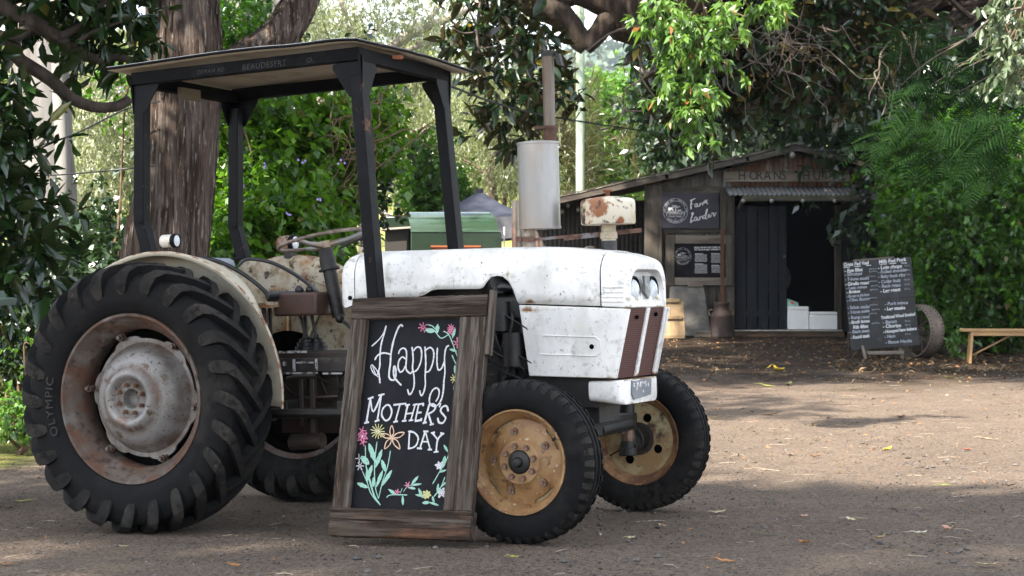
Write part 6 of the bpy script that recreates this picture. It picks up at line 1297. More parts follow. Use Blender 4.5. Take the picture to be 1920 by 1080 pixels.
# gum trees in the sun beyond the yard
def gum(label, Y, base_px, ells, m, n, limbs, seed, bm=B_limb, ll=.095, rc=.28, w=.24, tr=.14, droop=.5):
    random.seed(seed); p = at(base_px, 500, Y); o = plant('gum_tree', label, 'tree', (p.x, Y), 'gum trees beyond the yard'); g = gz(p.x, Y)
    b = MB()
    for pts, r0, r1 in limbs:
        limb(b, [Vector((p.x, Y, g - .1)) if q == 'g' else at(q[0], q[1], Y + (q[2] if len(q) > 2 else 0)) for q in pts], r0, r1, 5, 10)
    for _ in range(18):
        e = random.choice(ells); a = Vector((e[0], e[1], e[2] - e[5] * .7)); q = Vector((e[0] + random.gauss(0, .5) * e[3], e[1] + random.gauss(0, .4) * e[4], e[2] + random.gauss(.1, .5) * e[5])); pp_ = wob(a, q, 4, .08); b.tube(pp_, taper(.03, .008, len(pp_)), 5)
    b.build('trunk', bm, o, ang=70)
    P, D, Ln = crown(ells, int(n * 1.25), 13, 9, rc=rc, tl=.3, ll=ll, droop=droop, spread=.6); leaves('crown', m, o, P, D, Ln, w, curl=.25)
    return o
gum('sunlit gum with pale bleached limbs spreading above the canopy roof', 36, 690, [E(640, 60, 36, 110, 1.2, 60), E(760, 30, 36, 90, 1.2, 50), E(840, 120, 37, 80, 1.2, 50, .6), E(700, 160, 36.5, 70, 1, 40, .6), E(580, 90, 36.5, 50, 1, 70, .6), E(930, 30, 37, 70, 1, 40, .5), E(880, -60, 36, 200, 1.5, 50)], L_gum2, 190,
    [(['g', (690, 350), (700, 200), (715, 120), (760, 70), (850, 30), (950, -20)], .20, .05), ([(712, 130), (760, 95), (840, 75), (930, 60), (1000, 40)], .07, .02), ([(720, 105), (790, 50), (830, 0), (845, -60)], .07, .03), ([(780, 80), (870, 85), (950, 75)], .04, .012), ([(705, 170), (670, 90), (640, 0), (630, -80)], .08, .04)], 51)
gum('dense olive gum behind the steering wheel and far canopy post', 43, 800, [E(780, 250, 43, 90, 1.5, 90), E(880, 250, 43, 80, 1.5, 80), E(840, 330, 42.5, 110, 1.4, 50), E(740, 320, 43, 60, 1.2, 60, .7), E(820, 170, 44, 80, 1.2, 40, .6), E(930, 290, 43, 40, 1.2, 40, .5)], L_gum, 240,
    [(['g', (790, 400), (770, 320), (800, 230)], .16, .05), ([(700, 330), (760, 310), (840, 302), (900, 290)], .07, .03), ([(690, 345), (740, 310), (780, 285), (830, 280)], .06, .02), ([(760, 312), (700, 345), (660, 385)], .05, .03)], 52)
gum('gum with a crooked brown trunk behind the marquee peak', 40, 928, [E(930, 200, 40, 60, 1.2, 60), E(985, 300, 40, 50, 1, 60), E(900, 150, 40.5, 50, 1, 50, .7)], L_gum, 100,
    [(['g', (925, 400), (922, 320), (930, 260), (940, 190)], .14, .06), ([(945, 400), (950, 360), (985, 330), (1000, 290)], .06, .03), ([(932, 300), (915, 240), (880, 200)], .05, .02), ([(926, 340), (890, 310), (870, 300)], .04, .015)], 53, bark('mid_bark', (.13, .10, .08), (.07, .05, .04), (.2, .17, .14), 8))
gum('grey green gum filling the gap between left gum trunk and brown trunk', 34, 175, [E(170, 150, 34, 70, 1.2, 80), E(190, 260, 34, 60, 1.2, 70), E(150, 360, 33.6, 70, 1, 60), E(220, 190, 34, 40, 1, 60, .6), E(215, 320, 34, 40, 1, 50, .6), E(180, 440, 34, 80, 1, 50)], L_gum2, 200,
    [(['g', (150, 460), (165, 330), (175, 200)], .12, .04), ([(110, 275), (150, 292), (190, 302), (235, 300)], .05, .03), ([(100, 370), (150, 352), (190, 340), (240, 318)], .07, .03), ([(160, 150), (190, 138), (215, 130)], .03, .02), ([(150, 350), (165, 320), (175, 300)], .025, .015)], 54)
gum('pale gum crown high above the leaning brown limb', 46, 560, [E(560, 30, 46, 90, 1.5, 60), E(620, 150, 46, 60, 1.2, 60), E(480, 20, 46, 70, 1.3, 70, .7), E(600, 260, 46, 60, 1.2, 60)], L_gum2, 170, [(['g', (560, 300), (570, 100), (560, 0)], .2, .1), ([(565, 150), (600, 80), (640, 40)], .07, .03)], 55, B_gum)
gum('distant olive gum left of the pale pole', 60, 1010, [E(975, 320, 60, 50, 2, 50), E(900, 270, 60, 60, 2, 50)], L_gum, 70, [(['g', (1000, 350), (1010, 250)], .2, .08)], 56)
gum('distant pale gum far behind the flowering shrub', 58, 700, [E(700, 300, 58, 90, 2, 60), E(600, 330, 58, 90, 2, 70), E(500, 240, 58, 90, 2, 90)], L_gum2, 120, [(['g', (690, 350), (700, 250)], .2, .08)], 57)
# casuarina, creeper covered tree, sapling, ivy column
def tree2(name, label, Y, px, ells, m, n, ll, w, limbs, bm, rc=.25, droop=.2, lpt=9, seed=1, spread=.7):
    random.seed(seed); p = at(px, 500, Y); o = plant(name, label, 'tree', (p.x, Y)); b = MB()
    for pts, r0, r1 in limbs: limb(b, [Vector((p.x, Y, gz(p.x, Y) - .1)) if q == 'g' else at(q[0], q[1], Y) for q in pts], r0, r1, 5, 8)
    b.build('trunk', bm, o, ang=70); P, D, Ln = crown(ells, n, 9, lpt, rc=rc, tl=.3, ll=ll, droop=droop, spread=spread); leaves('crown', m, o, P, D, Ln, w); return o
tree2('casuarina', 'feathery brown green casuarina either side of the pale pole', 44, 1070, [E(1068, 230, 44, 32, .8, 70), E(1060, 320, 44, 40, .8, 60)], L_cas, 130, .3, .05, [(['g', (1068, 300), (1066, 170)], .1, .02)], B_twig, .3, -.2, seed=3, spread=.35)
tree2('creeper_tree', 'tree smothered in bright green creeper right of the pole', 47, 1150, [E(1150, 220, 47, 45, 1.2, 50), E(1125, 290, 47, 50, 1.2, 60), E(1165, 330, 46.5, 35, 1, 50), E(1195, 190, 47, 28, 1, 45), E(1120, 210, 47.5, 25, 1, 30, .6), E(1205, 250, 47, 16, .6, 40, .4)], L_creep, 330, .13, .6, [(['g', (1150, 300), (1150, 200)], .15, .05)], B_twig, .28, .1, seed=4)
tree2('sapling', 'thin grey sapling on the pale meadow above the hut roof', 41, 1222, [E(1220, 245, 41, 30, .6, 45), E(1235, 290, 41, 26, .5, 30), E(1195, 275, 41, 20, .4, 30, .5)], L_cas, 60, .16, .1, [(['g', (1225, 320), (1222, 200)], .05, .015), ([(1224, 330), (1205, 280), (1195, 240)], .03, .01), ([(1225, 325), (1240, 290), (1248, 250)], .025, .01), ([(1224, 360), (1190, 310), (1170, 300)], .02, .008)], B_twigg, .25, .1, seed=5)
tree2('ivy_trunk', 'dark ivy wrapped trunk left of the marquee peak', 38, 797, [E(797, 360, 38, 22, .3, 50), E(800, 300, 38, 14, .25, 30, .4), E(845, 370, 39, 20, .3, 40, .6)], L_vine, 120, .10, .6, [(['g', (797, 380), (800, 290)], .13, .09)], B_twig, .15, .3, seed=6)
tree2('dark_tree', 'dense dark green tree between the meadow and the hut roof', 37, 1300, [E(1300, 190, 37, 50, .9, 60), E(1290, 250, 36.5, 40, .7, 45), E(1330, 280, 36, 45, .6, 30), E(1370, 200, 37, 80, .8, 80), E(1460, 190, 37, 90, .8, 80)], L_dark, 420, .16, .45, [(['g', (1300, 300), (1300, 180)], .14, .06)], B_fig, .35, .3, seed=7)
bp_ = at(1347, 300, 36); bpo = MB().tube([(0, 0, 0), (.0, 0, 2), (.03, 0, 5.5)], [.15, .13, .10], 16).build('gum_tree', B_gum, None, ang=60); bpo.location = (bp_.x, 39, gz(bp_.x, 39)); tag(bpo, 'pinkish pale trunk showing behind the hut roof ridge', 'tree')
# far wood on the hillside
random.seed(60); Q = []
for _ in range(230):
    px = random.uniform(-200, 1500); Y = random.uniform(75, 130); x = (px - 960) / FOC * Y
    if 1100 < px < 1260 and random.random() < .75: continue
    if 700 < px < 1300 and random.random() < .5: continue
    h = random.uniform(3, 7) if not 800 < px < 1280 else random.uniform(1.5, 3.5); Q += [(x, Y, gz(x, Y) + h * .6, random.uniform(1.5, 3), 1.5, h * .45)]
P, D, Ln = crown(Q, 2600, 8, 5, rc=.7, tl=.5, ll=.5, droop=.5); fw = leaves('far_wood', L_far, None, P, D, Ln, .4); tag(fw, 'pale sunlit wood scattered over the hillside beyond the yard', 'wood', kind='stuff')

# fig limb overhead and its hanging foliage
YL = 21.5; random.seed(71)
of = plant('fig_tree', 'old fig whose thick dark limb and leaves hang into the top centre', 'tree', (6.5, 12.0))
lb = MB()
trunk(lb, [(Vector((6.5, 12.0, gz(6.5, 12) - .1)), .62), (Vector((6.4, 12.2, 2.5)), .55), (Vector((5.8, 13, 4.6)), .50), (Vector((4.5, 16, 5.6)), .44), (Vector((3.2, 19.5, 5.4)), .40), (at(1215, 22, YL), .33), (at(1150, 0, YL), .23), (at(1080, -22, YL), .19), (at(1010, -4, YL), .22), (at(975, -30, YL + .1), .20), (at(900, -120, YL + .2), .09)], 26, 17, .05)
trunk(lb, [(at(1010, 5, YL - .02), .21), (at(1042, 22, YL - .05), .165), (at(1070, 48, YL - .05), .13), (at(1088, 74, YL - .05), .125), (at(1102, 86, YL - .05), .11)], 18, 9, .04)
trunk(lb, [(at(1096, 88, YL - .06), .10), (at(1118, 66, YL - .05), .11), (at(1135, 42, YL - .05), .12), (at(1155, 10, YL), .125)], 18, 10, .04)
trunk(lb, [(Vector((6.4, 12.1, 2.6)), .4), (Vector((4.8, 8.0, 7.0)), .28), (Vector((0, 2.5, 8.5)), .2), (Vector((-4, 0, 9.5)), .1)], 18, 11)
lb.build('trunk', B_fig, of, ang=70)
ell = [E(900, 40, 20.6, 45, .5, 60), E(960, 80, 20.4, 60, .5, 60, 1.2), E(1000, 150, 20.3, 45, .4, 70, 1.0), E(940, 170, 20.3, 45, .3, 50, .5), E(975, 240, 20.2, 55, .3, 30, .45), E(1015, 110, 20.5, 20, .2, 40, .2), E(890, 10, 20.8, 60, .4, 40, .6), E(1185, 95, 20.8, 14, .2, 18, .08), E(1240, 95, 20.6, 22, .3, 50, .4)]
P, D, Ln = crown(ell, 80, 3, 7, rc=.15, tl=.2, ll=.175, droop=.15, spread=.75); leaves('hanging_foliage', L_fig, of, P, D, Ln, .37, True)
tw = MB()
for pts, r0, r1 in (([(905, -20), (895, 60), (905, 130), (920, 190), (960, 220), (1000, 232)], .016, .006), ([(880, 20), (893, 55), (870, 62), (845, 50)], .010, .004), ([(898, 90), (935, 85), (925, 60)], .008, .004), ([(912, 150), (910, 200), (925, 225), (940, 255), (975, 262), (990, 250)], .010, .004), ([(1190, 40), (1230, 60), (1245, 110), (1200, 150), (1172, 170), (1172, 205), (1190, 208), (1207, 206), (1208, 186)], .012, .006), ([(1172, 200), (1150, 235), (1128, 243), (1118, 235)], .009, .006), ([(1200, 118), (1205, 150), (1240, 195), (1260, 200)], .009, .004), ([(1100, 95), (1140, 65), (1175, 52), (1210, 48)], .010, .006), ([(1195, 100), (1210, 135), (1236, 128), (1240, 115)], .007, .004)):
    limb(tw, [at(a, b, 20.4) for a, b in pts], r0 * 1.35, r1 * 1.35, 6, 6)
tw.build('hanging_twigs', B_twigg, of, ang=60)
# its crown: above and behind the camera it throws the yard into shade
ell = [(-8.0, -2.5, 9.5, 2.2, 2.2, 1.0), (-5.0, -1.5, 9.6, 2.6, 2.6, 1.2), (-1.8, -1.5, 9.6, 2.6, 2.6, 1.2), (1.2, -1.8, 9.6, 2.6, 2.6, 1.1), (-6.5, 1.6, 9.6, 2.4, 2.0, 1.0), (-3.2, 2.0, 9.6, 2.4, 2.0, 1.0), (-.2, 2.0, 9.4, 2.4, 2.0, 1.0), (2.4, 1.6, 9.2, 2.0, 2.0, 1.0), (-4.8, 3.4, 9.9, 1.6, 1.1, .6), (-1.6, 3.2, 9.9, 1.6, 1.0, .6), (-3, -5, 9.8, 4.5, 1.8, 1.2), (1, 5, 7.6, 1.4, 1.4, .8), (-7.6, 4.6, 9.7, 1.5, 1.2, .7), (-6.2, 4.9, 9.8, 1.2, 1.0, .7)]
P, D, Ln = crown(ell, 1500, 7, 8, rc=.38, tl=.3, ll=.2, droop=.1, shell=.15); leaves('crown', L_fig, of, P, D, Ln, .45)
ell = [(-1.0, 18.6, 5.6, 1.2, 1.0, .5), (.3, 18.8, 5.8, 1.0, .9, .5)]  # unseen leaves added above the frame to shade the hanging foliage
P, D, Ln = crown(ell, 85, 7, 8, rc=.25, tl=.25, ll=.15, droop=.1); leaves('shade_crown', L_fig, of, P, D, Ln, .42)

# right: fig with yellow fruit, its dark mass shading the hut
random.seed(81); YR_ = 24.
rf = plant('fig_tree', 'dark fig with small yellow fruit hanging over the hut roof', 'tree', (9.5, 25.))
lb = MB(); trunk(lb, [(Vector((9.5, 25, gz(9.5, 25))), .5), (Vector((9.2, 25, 2.5)), .42), (Vector((8, 24.5, 5)), .34), (Vector((5, 24, 6.4)), .24), (Vector((1.5, 23.5, 7)), .12)], 20, 23); trunk(lb, [(Vector((8, 24.5, 5)), .2), (Vector((6, 22, 6.0)), .14), (Vector((3, 21, 6.2)), .08)], 14, 24)
lb.build('trunk', B_fig, rf, ang=70)
ell = [E(1300, 60, 24.5, 80, .7, 50), E(1420, 50, 24, 90, .7, 60), E(1540, 60, 24, 90, .7, 60), E(1340, 160, 24.6, 70, .6, 55, .9), E(1450, 125, 24.2, 80, .6, 45, 1.1), E(1560, 120, 24, 70, .6, 40, .9), E(1290, 200, 25, 40, .5, 40, .4), E(1640, 60, 24, 70, .6, 70)]
P, D, Ln = crown(ell, 330, 4, 8, rc=.24, tl=.2, ll=.17, droop=.1, spread=.75); leaves('foliage', L_fig, rf, P, D, Ln, .37, True)
ell2 = [(-.6, 21.5, 7.2, 1.6, 2.2, .9), (2.0, 21, 7.0, 2.0, 2.4, 1.0), (1.5, 25, 6.9, 2.0, 1.8, .9), (3.3, 25, 6.6, 1.4, 1.6, .8), (3, 23, 7.6, 3.5, 3.0, .7), (1.0, 27.2, 6.9, 1.6, 1.4, .7), (3.0, 27.5, 6.8, 1.5, 1.4, .7)]
P, D, Ln = crown(ell2, 640, 7, 8, rc=.33, tl=.3, ll=.19, droop=.1, shell=.3); leaves('crown', L_fig, rf, P, D, Ln, .45)
sticks(rf, 'branches', B_fig, (6.5, 24.6, 5.2), ell, 30, .05, .008, .06)
M_figf = mat('yellow_fig', (.30, .22, .04), rough=.5)
for _ in range(26):
    fr2 = MB()
    e = random.choice(ell[:8]); c = Vector((e[0] + random.gauss(0, .6) * e[3], e[1] - e[4] * .9, e[2] + random.gauss(0, .6) * e[5]))
    for k in range(7): fr2.sphere(c + Vector((random.gauss(0, .05), random.gauss(0, .03), random.gauss(0, .04))), .018, 6, 4)
    fr2.build('fruit_cluster', M_figf, rf)
# tangle of bare grey twigs
tg = MB()
for _ in range(44):
    a = at(random.gauss(1430, 45), random.gauss(75, 35), 22.6); b = a + Vector((random.gauss(.3, .45), random.gauss(0, .2), random.gauss(-.35, .32))); p = wob(a, b, 5, .07); tg.tube(p, taper(.007, .002, len(p)), 5)
for _ in range(6):
    a = at(random.uniform(1640, 1720), random.uniform(40, 110), 22); b = a + Vector((random.gauss(.0, .15), 0, random.uniform(-.9, -.4))); p = wob(a, b, 5, .05); tg.tube(p, taper(.012, .005, len(p)), 5)
o_ = at(1440, 90, 22.6); tgo = thing('bare_vine', 'tangle of bare grey twigs hanging in front of the dark fig leaves', 'vine', o_); tg.build('twigs', B_twigg, tgo, ang=60)
# pale lobed leaves hanging in the sun
random.seed(91); YM = 14.5
ml = thing('hanging_branch', 'bright pale green leafy branch hanging in the sun above the hut roof', 'branch', at(1280, -60, YM))
b = MB()
ells = [E(1235, 30, YM, 28, .15, 30), E(1285, 70, YM, 35, .2, 50, 1.3), E(1265, 130, YM, 30, .15, 40), E(1300, 170, YM, 28, .15, 45), E(1310, 215, YM, 22, .1, 25, .5), E(1330, 40, YM, 50, .2, 40, .8), E(1345, 110, YM, 25, .15, 50, .6), E(1385, 25, YM + .3, 30, .15, 22, .5), E(1420, 10, YM + .3, 35, .15, 18, .4)]
for e in ells:
    p = wob(at(1290, -70, YM), (e[0], e[1], e[2] - e[5] * .5), 5, .04, -.03); b.tube(p, taper(.012, .003, len(p)), 6)
b.build('stems', B_twig, ml, ang=60)
P, D, Ln = crown(ells, 90, 2, 7, rc=.07, tl=.12, ll=.09, droop=.7, spread=.6)
# lobed: three pointed blades from each stalk
P3 = np.repeat(P, 3, 0); sd = nrmz(np.cross(D, rng.normal(size=D.shape))); D3 = np.stack([D, nrmz(D) + sd * .75, nrmz(D) - sd * .75], 1).reshape(-1, 3); L3 = (np.repeat(Ln, 3).reshape(-1, 3) * np.array([1, .72, .72])).ravel()
leaves('leaves', L_maple, ml, P3, D3, L3, .36)
# silver leaves in the top right corner
sv_ = thing('hanging_branch', 'silvery grey green leaves in the top right corner', 'branch', at(1930, -60, 13.5))
ells = [E(1895, 20, 13.5, 28, .15, 35), E(1905, 80, 13.5, 25, .15, 40), E(1890, 140, 13.5, 20, .1, 20, .4), E(1930, 120, 13.6, 25, .15, 60)]
P, D, Ln = crown(ells, 60, 2, 7, rc=.07, tl=.12, ll=.068, droop=.6, spread=.6); leaves('leaves', L_silver, sv_, P, D, Ln, .42, True); sticks(sv_, 'stems', B_twig, at(1930, -60, 13.5), ells, 8, .01, .003)
# feathery fern-leaved tree
random.seed(95); jt = plant('jacaranda', 'feathery fern leaved tree reaching across the upper right', 'tree', (6.9, 20.5))
lb = MB(); trunk(lb, [(Vector((6.9, 20.5, gz(6.9, 20.5))), .2), (Vector((6.8, 20.4, 2)), .17), (Vector((6.3, 20.2, 4)), .13), (Vector((5.6, 20, 6)), .08)], 14, 31); fr = []
def frond(a, d, Lf):
    d = Vector(d).normalized(); s = d.cross(Vector((random.gauss(0, .3), random.gauss(-.6, .3), 1))).normalized(); vs = []; n = 12; droop = random.uniform(.1, .4); base_ = None
    for i in range(n):
        t = (i + .6) / n; p = a + d * Lf * t + Vector((0, 0, -droop * Lf * t * t)); w_ = Lf * .30 * math.sin(math.pi * (t * .85 + .1)) ** .7
        for sd_ in (-1, 1):
            q = s * sd_ * w_ + d * w_ * .55 + Vector((0, 0, -w_ * .25)); wd = d * Lf * .021
            vs += [p - wd, p + wd, p + q * .6 + wd, p + q, p + q * .6 - wd]
    return vs
V = []
for cx_, cy_, rx_, rz_, n_, Yj in ((1760, 225, 90, 50, 24, 20.5), (1870, 220, 80, 70, 30, 20), (1690, 255, 60, 25, 14, 21), (1830, 290, 90, 25, 20, 20), (1780, 150, 100, 50, 30, 21), (1890, 120, 50, 70, 20, 21.5), (1730, 60, 70, 40, 14, 22)):
    for _ in range(n_):
        a = at(random.gauss(cx_, rx_ * .5), random.gauss(cy_, rz_ * .5), Yj + random.gauss(0, .5)); V += frond(a, (random.gauss(-.5, .6), random.gauss(-.2, .5), random.gauss(-.35, .35)), random.uniform(.32, .52))
np_mesh('fronds', np.array([tuple(v - ORG[jt.name]) for v in V]), [(0, 1, 2, 3, 4)], len(V) // 5, 5, L_jac, jt)
for _ in range(9):
    q = at(random.uniform(1680, 1900), random.uniform(100, 300), 20.8); p = wob((6.2, 20.8, 4.4), q, 5, .05); lb.tube(p, taper(.018, .004, len(p)), 6)
lb.build('trunk', B_twigg, jt, ang=70)
# hedge of creeper on the right
hd = shrub('creeper_hedge', 'tall green creeper covered hedge swallowing the right end of the hut', 'hedge', [E(1775, 455, 28.2, 80, .6, 60), E(1850, 480, 26.8, 110, .7, 80), E(1725, 410, 28.6, 35, .5, 60), E(1790, 390, 27.4, 110, .8, 70), E(1880, 390, 27, 90, .7, 80), E(1830, 560, 27.3, 40, .4, 50, .6), E(1830, 570, 27, 100, .6, 45), E(1920, 560, 26.8, 60, .5, 60), E(1715, 320, 28.8, 20, .3, 25, .3), E(1735, 295, 28.6, 60, .6, 45), E(1840, 290, 28, 110, .7, 60), E(1960, 440, 26.8, 80, .6, 140)], 800, 9, 10, .085, L_vine, .62, rc=.17, nst=30)
shrub('dark_tree', 'dark mass of leaves behind the hedge and above it in the upper right', 'tree', [E(1720, 250, 31, 180, .8, 110), E(1880, 220, 31, 150, .8, 150), E(1780, 90, 31, 170, .8, 100), E(1650, 150, 31, 110, .8, 110), E(1800, 430, 30, 170, .5, 140), E(1540, 130, 31.5, 120, .8, 100), E(1430, 110, 32, 110, .8, 90), E(1900, 30, 30.5, 120, .8, 60, .7)], 760, 9, 9, .16, L_dark, .5, rc=.35, nst=10)
shrub('weeds', 'bright weedy creeper spilling down right of the steel wheel', 'weeds', [E(1788, 590, 26.6, 8, .1, 40), E(1795, 640, 25.9, 10, .1, 8, .4)], 16, 6, 8, .065, L_creep, .6, rc=.05, nst=3)
ms = MB(); random.seed(99)
for _ in range(70):
    p = ghit(random.uniform(1775, 1935), random.uniform(655, 668)); a = p + Vector((0, random.uniform(.2, .8), random.uniform(.05, .7))); b = a + Vector((random.gauss(0, .35), random.gauss(0, .15), random.gauss(.05, .25))); q = wob(a, b, 4, .06); ms.tube(q, taper(.010, .004, len(q)), 5)
p = ghit(1850, 660); br = thing('brushwood', 'heap of bare sticks and dry stems under the hedge behind the bench', 'brushwood', p); ms.build('sticks', B_twig, br, ang=60)
# grass and weeds on the left bank
random.seed(101); gp = []; gd = []
for _ in range(2600):
    q = ghit(random.uniform(-60, 110), random.uniform(700, 848)); gp.append(q + Vector((random.gauss(0, .02), random.gauss(0, .1), -.005))); gd.append((random.gauss(0, .35), random.gauss(0, .35), 1))
gr_ = leaves('grass', leafmat('grass_blade', (.08, .12, .025), (.26, .28, .09), tr=.3, gloss=.04), None, np.array(gp), np.array(gd), rng.uniform(.03, .11, len(gp)), .12, curl=.4); tag(gr_, 'sunlit grass on the bank at the left edge', 'grass', kind='stuff')
shrub('weeds', 'bright green weed clump between the bin and the rear tyre', 'weeds', [E(35, 775, 13.6, 30, .2, 8), E(60, 660, 14.5, 20, .2, 10, .2)], 22, 5, 8, .05, L_creep, .6, rc=.05, nst=3)
# ------------------------------------------------------------------ fallen leaves and litter
random.seed(111)
LC = {'yellow': (.55, .40, .04), 'lime': (.34, .38, .06), 'green': (.12, .20, .06), 'cream': (.52, .46, .28), 'white': (.62, .60, .50), 'orange': (.45, .19, .05), 'tan': (.33, .23, .12), 'brown': (.16, .09, .05), 'red': (.42, .12, .06), 'pink': (.50, .28, .20), 'olive': (.10, .10, .04)}
LC = {k: tuple(x * .75 for x in c) for k, c in LC.items()}
LM = {k: mat('fallen_leaf_' + k, c, [((c[0] * .55, c[1] * .5, c[2] * .5), 40, .5, .66), ((c[0] * .25, c[1] * .2, c[2] * .2), 60, .62, .7)], rough=.75) for k, c in LC.items()}
def fallen(px, py, L_, w, col, label, ang=None, curl=.5):
    p = ghit(px, py); n = 8; V = []; a = random.uniform(0, 6.28) if ang is None else ang; k = random.uniform(.6, 1.4) * curl
    for i in range(n + 1):
        t = i / n; ww = w * math.sin(math.pi * (t * .93 + .04)) ** .8 / 2; x = (t - .5) * L_; zc = .006 + k * L_ * .9 * (t - .5) ** 2
        for s in (-1, 0, 1): V.append((x, s * ww * (1 + .12 * math.sin(9 * t + s)), zc + abs(s) * ww * .55 * k + .002 * math.sin(14 * t)))
    V.append((-.5 * L_ - .3 * L_, .02 * L_, .004))
    F = [(i * 3 + j, i * 3 + j + 1, i * 3 + j + 4, i * 3 + j + 3) for i in range(n) for j in range(2)] + [(0, 2, len(V) - 1)]
    o = MB().add(V, F).build('fallen_leaf', LM[col], None, ang=80, solid=.0012); o.location = p + Vector((0, 0, .004)); o.rotation_euler = (random.gauss(0, .12), random.gauss(0, .12), a); tag(o, label, 'leaf', 'fallen leaves in the yard'); return o
for a in ((1457, 697, .17, .10, 'yellow', 'large bright yellow curled leaf in the dark mulch right of the tractor', .3, 1.2), (1785, 710, .20, .06, 'lime', 'yellow green leaf lying flat in front of the bench', 0, .2),
    (1853, 825, .16, .05, 'cream', 'long pale leaf on the sunlit dirt near the right edge', .1, .3), (1665, 847, .09, .05, 'yellow', 'small yellow folded leaf at the edge of the sunlit patch', .8, 1.3), (1813, 847, .07, .04, 'red', 'rust red curled leaf beside the sunlit patch on the right', 0, .9),
    (1346, 965, .085, .035, 'cream', 'cream leaf on the dirt just right of the far front tyre', .15, .5), (1431, 1004, .13, .026, 'green', 'long narrow green leaf in the right foreground', -.08, .1), (1509, 1022, .07, .035, 'orange', 'orange brown leaf beside dark pebbles in the foreground', -.6, .9),
    (1649, 1014, .065, .022, 'tan', 'tan curled leaf left of the white cupped leaf', .4, 1), (1723, 1006, .075, .05, 'white', 'white cupped leaf in the right foreground', .1, 1.2), (1772, 996, .05, .05, 'pink', 'pinkish upright leaf right of the white cupped leaf', 1.2, 1.2),
    (1770, 912, .085, .024, 'lime', 'pale lime narrow leaf in the shade at middle right', .0, .2), (1530, 859, .09, .03, 'brown', 'dark brown leaf at the shadow edge in the middle of the yard', .1, .8), (1850, 1064, .095, .035, 'cream', 'wide cream leaf at the bottom right', .1, .4),
    (1359, 1056, .09, .026, 'orange', 'thin orange strip of leaf at the bottom, below the far front tyre', -.2, .3), (1595, 979, .055, .03, 'cream', 'small cream leaf tilted in the middle foreground', -.6, .7), (1509, 971, .045, .022, 'pink', 'small salmon pink leaf in the middle foreground', -.4, .6),
    (1896, 914, .07, .025, 'brown', 'dark curled leaf at the right edge of the yard', 0, .9), (1241, 990, .05, .022, 'tan', 'small tan leaf just right of the near front tyre', -.5, .8), (1439, 725, .18, .06, 'lime', 'dull lime leaf below the large yellow leaf', 0, .2),
    (1479, 724, .13, .07, 'olive', 'dark olive crumpled leaf near the large yellow leaf', 1, 1.2), (1449, 779, .2, .05, 'tan', 'long tan leaf on the sunlit dirt right of the tractor', .1, .3), (437, 1065, .055, .022, 'orange', 'orange brown leaf at the bottom below the rear tyre', .2, .6),
    (961, 1049, .05, .026, 'lime', 'yellow green leaf below the near front tyre', .2, .5), (232, 1028, .05, .018, 'cream', 'thin pale leaf in front of the rear tyre', 0, .3), (14, 1062, .06, .02, 'orange', 'orange leaf in the bottom left corner', 0, .4), (48, 942, .13, .03, 'lime', 'long olive yellow leaf left of the rear tyre', .05, .2),
    (18, 957, .045, .03, 'brown', 'small brown leaf just below the long olive yellow leaf', .4, .8), (1181, 1013, .05, .03, 'cream', 'pale leaf in front of the near front tyre', .3, .6), (1570, 800, .14, .04, 'tan', 'tan leaf in the middle of the sunlit dirt', .3, .5), (1690, 786, .13, .06, 'brown', 'brown leaf heap on the sunlit dirt', 1, 1.1),
    (1345, 786, .15, .05, 'olive', 'olive leaf on the sunlit dirt beside the far front tyre', .1, .5), (1890, 757, .2, .05, 'tan', 'long tan bark strip near the right edge', .05, .2), (1290, 690, .14, .05, 'tan', 'tan leaf in the mulch above the far front tyre', .2, .4), (1745, 712, .15, .05, 'orange', 'orange brown leaf in front of the bench leg', .3, .5), (1605, 730, .16, .05, 'cream', 'pale leaf in the mulch below the menu board', .1, .4)): fallen(*a)
# litter nobody could count: chips, twigs, leaf bits, gravel
P = []; D = []; Ln = []
def litter(n, ylo, yhi, xr, lmin, lmax):
    for _ in range(n):
        y = ylo + (yhi - ylo) * random.random() ** .8; x = random.uniform(-1, 1) * (y * .29 + xr); P.append((x, y, gz(x, y) + .004)); D.append((random.gauss(0, 1), random.gauss(0, 1), random.gauss(0, .12))); Ln.append(random.uniform(lmin, lmax))
litter(2600, 7, 14, .3, .008, .035); litter(3200, 12, 23, .2, .015, .06); litter(6500, 21.5, 30.5, .4, .025, .11)
for _ in range(900):
    q = ghit(random.uniform(1560, 1930), random.uniform(645, 700)); P.append(tuple(q + Vector((0, 0, .01)))); D.append((random.gauss(0, 1), random.gauss(0, .6), random.gauss(0, .3))); Ln.append(random.uniform(.05, .14))
for cx_, cy_, n_, sp_ in ((255, 1000, 90, 60), (990, 1018, 70, 60), (1235, 952, 60, 45), (760, 1024, 90, 110), (880, 1026, 30, 30), (560, 960, 50, 60)):
    for _ in range(n_):
        q = ghit(cx_ + random.gauss(0, sp_), cy_ + abs(random.gauss(0, 10)) - 4); P.append(tuple(q + Vector((0, 0, .004)))); D.append((random.gauss(0, 1), random.gauss(0, 1), random.gauss(0, .12))); Ln.append(random.uniform(.008, .03))
lt = leaves('leaf_litter', leafmat('litter', (.035, .023, .016), (.25, .18, .105), tr=.1, gloss=.02, rare=((.36, .17, .07), .12)), None, np.array(P), np.array(D), np.array(Ln), .32, curl=.25, fold=.3, up=2.5)
tag(lt, 'small dry leaf bits and chips scattered over the dirt', 'leaf litter', kind='stuff')
tw = MB()
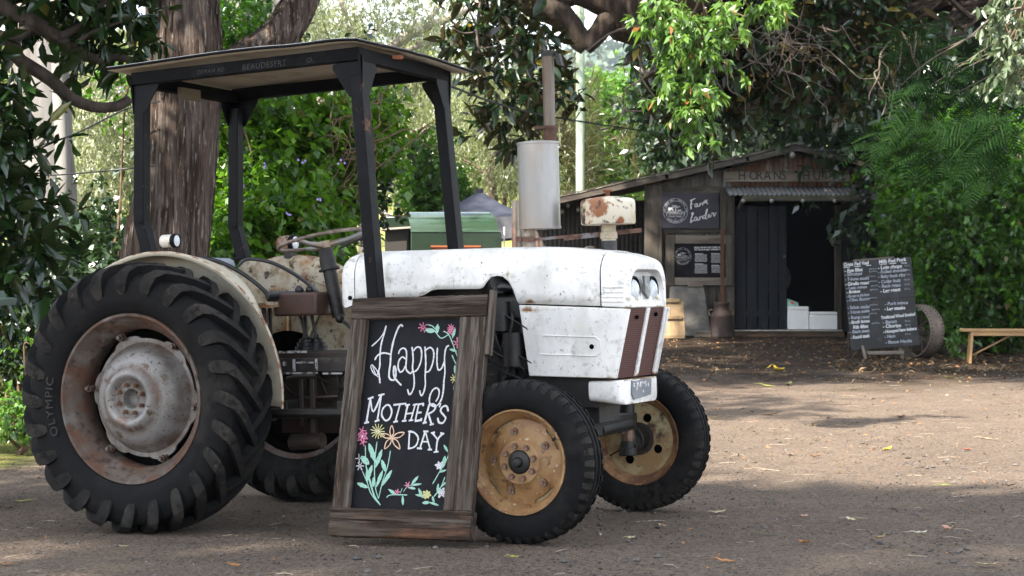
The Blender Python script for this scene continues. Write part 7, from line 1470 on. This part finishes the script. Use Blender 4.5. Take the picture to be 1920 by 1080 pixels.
for _ in range(420):
    y = 7 + 17 * random.random(); x = random.uniform(-1, 1) * (y * .28); a = random.uniform(0, 3.14); l = random.uniform(.03, .12) * (1 + y * .03); z = gz(x, y) + .003
    tw.tube([(x, y, z), (x + l * math.cos(a) * .5, y + l * math.sin(a) * .5, z + .004), (x + l * math.cos(a + .2), y + l * math.sin(a + .2), z)], .0014 + .0008 * random.random(), 4)
o = tw.build('twig_litter', mat('dry_twig', (.30, .25, .19), [((.12, .09, .06), 30, .5, .6)], rough=.9), None); tag(o, 'thin dry twigs and straw scattered over the dirt', 'twigs', kind='stuff')
gv = MB()
for _ in range(5200):
    y = 6.9 + 9 * random.random() ** 1.3; x = random.uniform(-1, 1) * (y * .28); s = random.uniform(.003, .009) * (2.0 if random.random() < .06 else 1); z = gz(x, y)
    gv.add([(x + s * random.uniform(.7, 1.3) * a, y + s * random.uniform(.7, 1.3) * b, z + s * c) for a, b, c in ((1, 0, .2), (0, 1, .2), (-1, 0, .2), (0, -1, .2), (.1, .1, 1.0), (0, 0, -.5))], [(0, 1, 4), (1, 2, 4), (2, 3, 4), (3, 0, 4), (1, 0, 5), (2, 1, 5), (3, 2, 5), (0, 3, 5)])
for _ in range(150):
    y = 7 + 13 * random.random() ** 1.4; x = random.uniform(-1, 1) * (y * .28); s = random.uniform(.008, .020); z = gz(x, y); r_ = [random.uniform(.7, 1.3) for _ in range(6)]; a = random.uniform(0, 3)
    gv.add([(x + s * r_[i] * math.cos(a + i * 1.047), y + s * r_[i] * math.sin(a + i * 1.047), z + s * .15) for i in range(6)] + [(x + s * .5 * math.cos(a + i * 2.09), y + s * .5 * math.sin(a + i * 2.09), z + s * random.uniform(.55, .85)) for i in range(3)], [(0, 1, 6), (1, 2, 7, 6), (2, 3, 7), (3, 4, 8, 7), (4, 5, 8), (5, 0, 6, 8), (6, 7, 8)])
o = gv.build('gravel', mat('gravel_grey', (.09, .082, .076), [((.04, .036, .034), 3, .45, .6), ((.24, .22, .2), 5, .6, .7)], rough=.9), None, smooth=False, fix=False); tag(o, 'loose dark gravel grains on the dirt yard', 'gravel', kind='stuff')
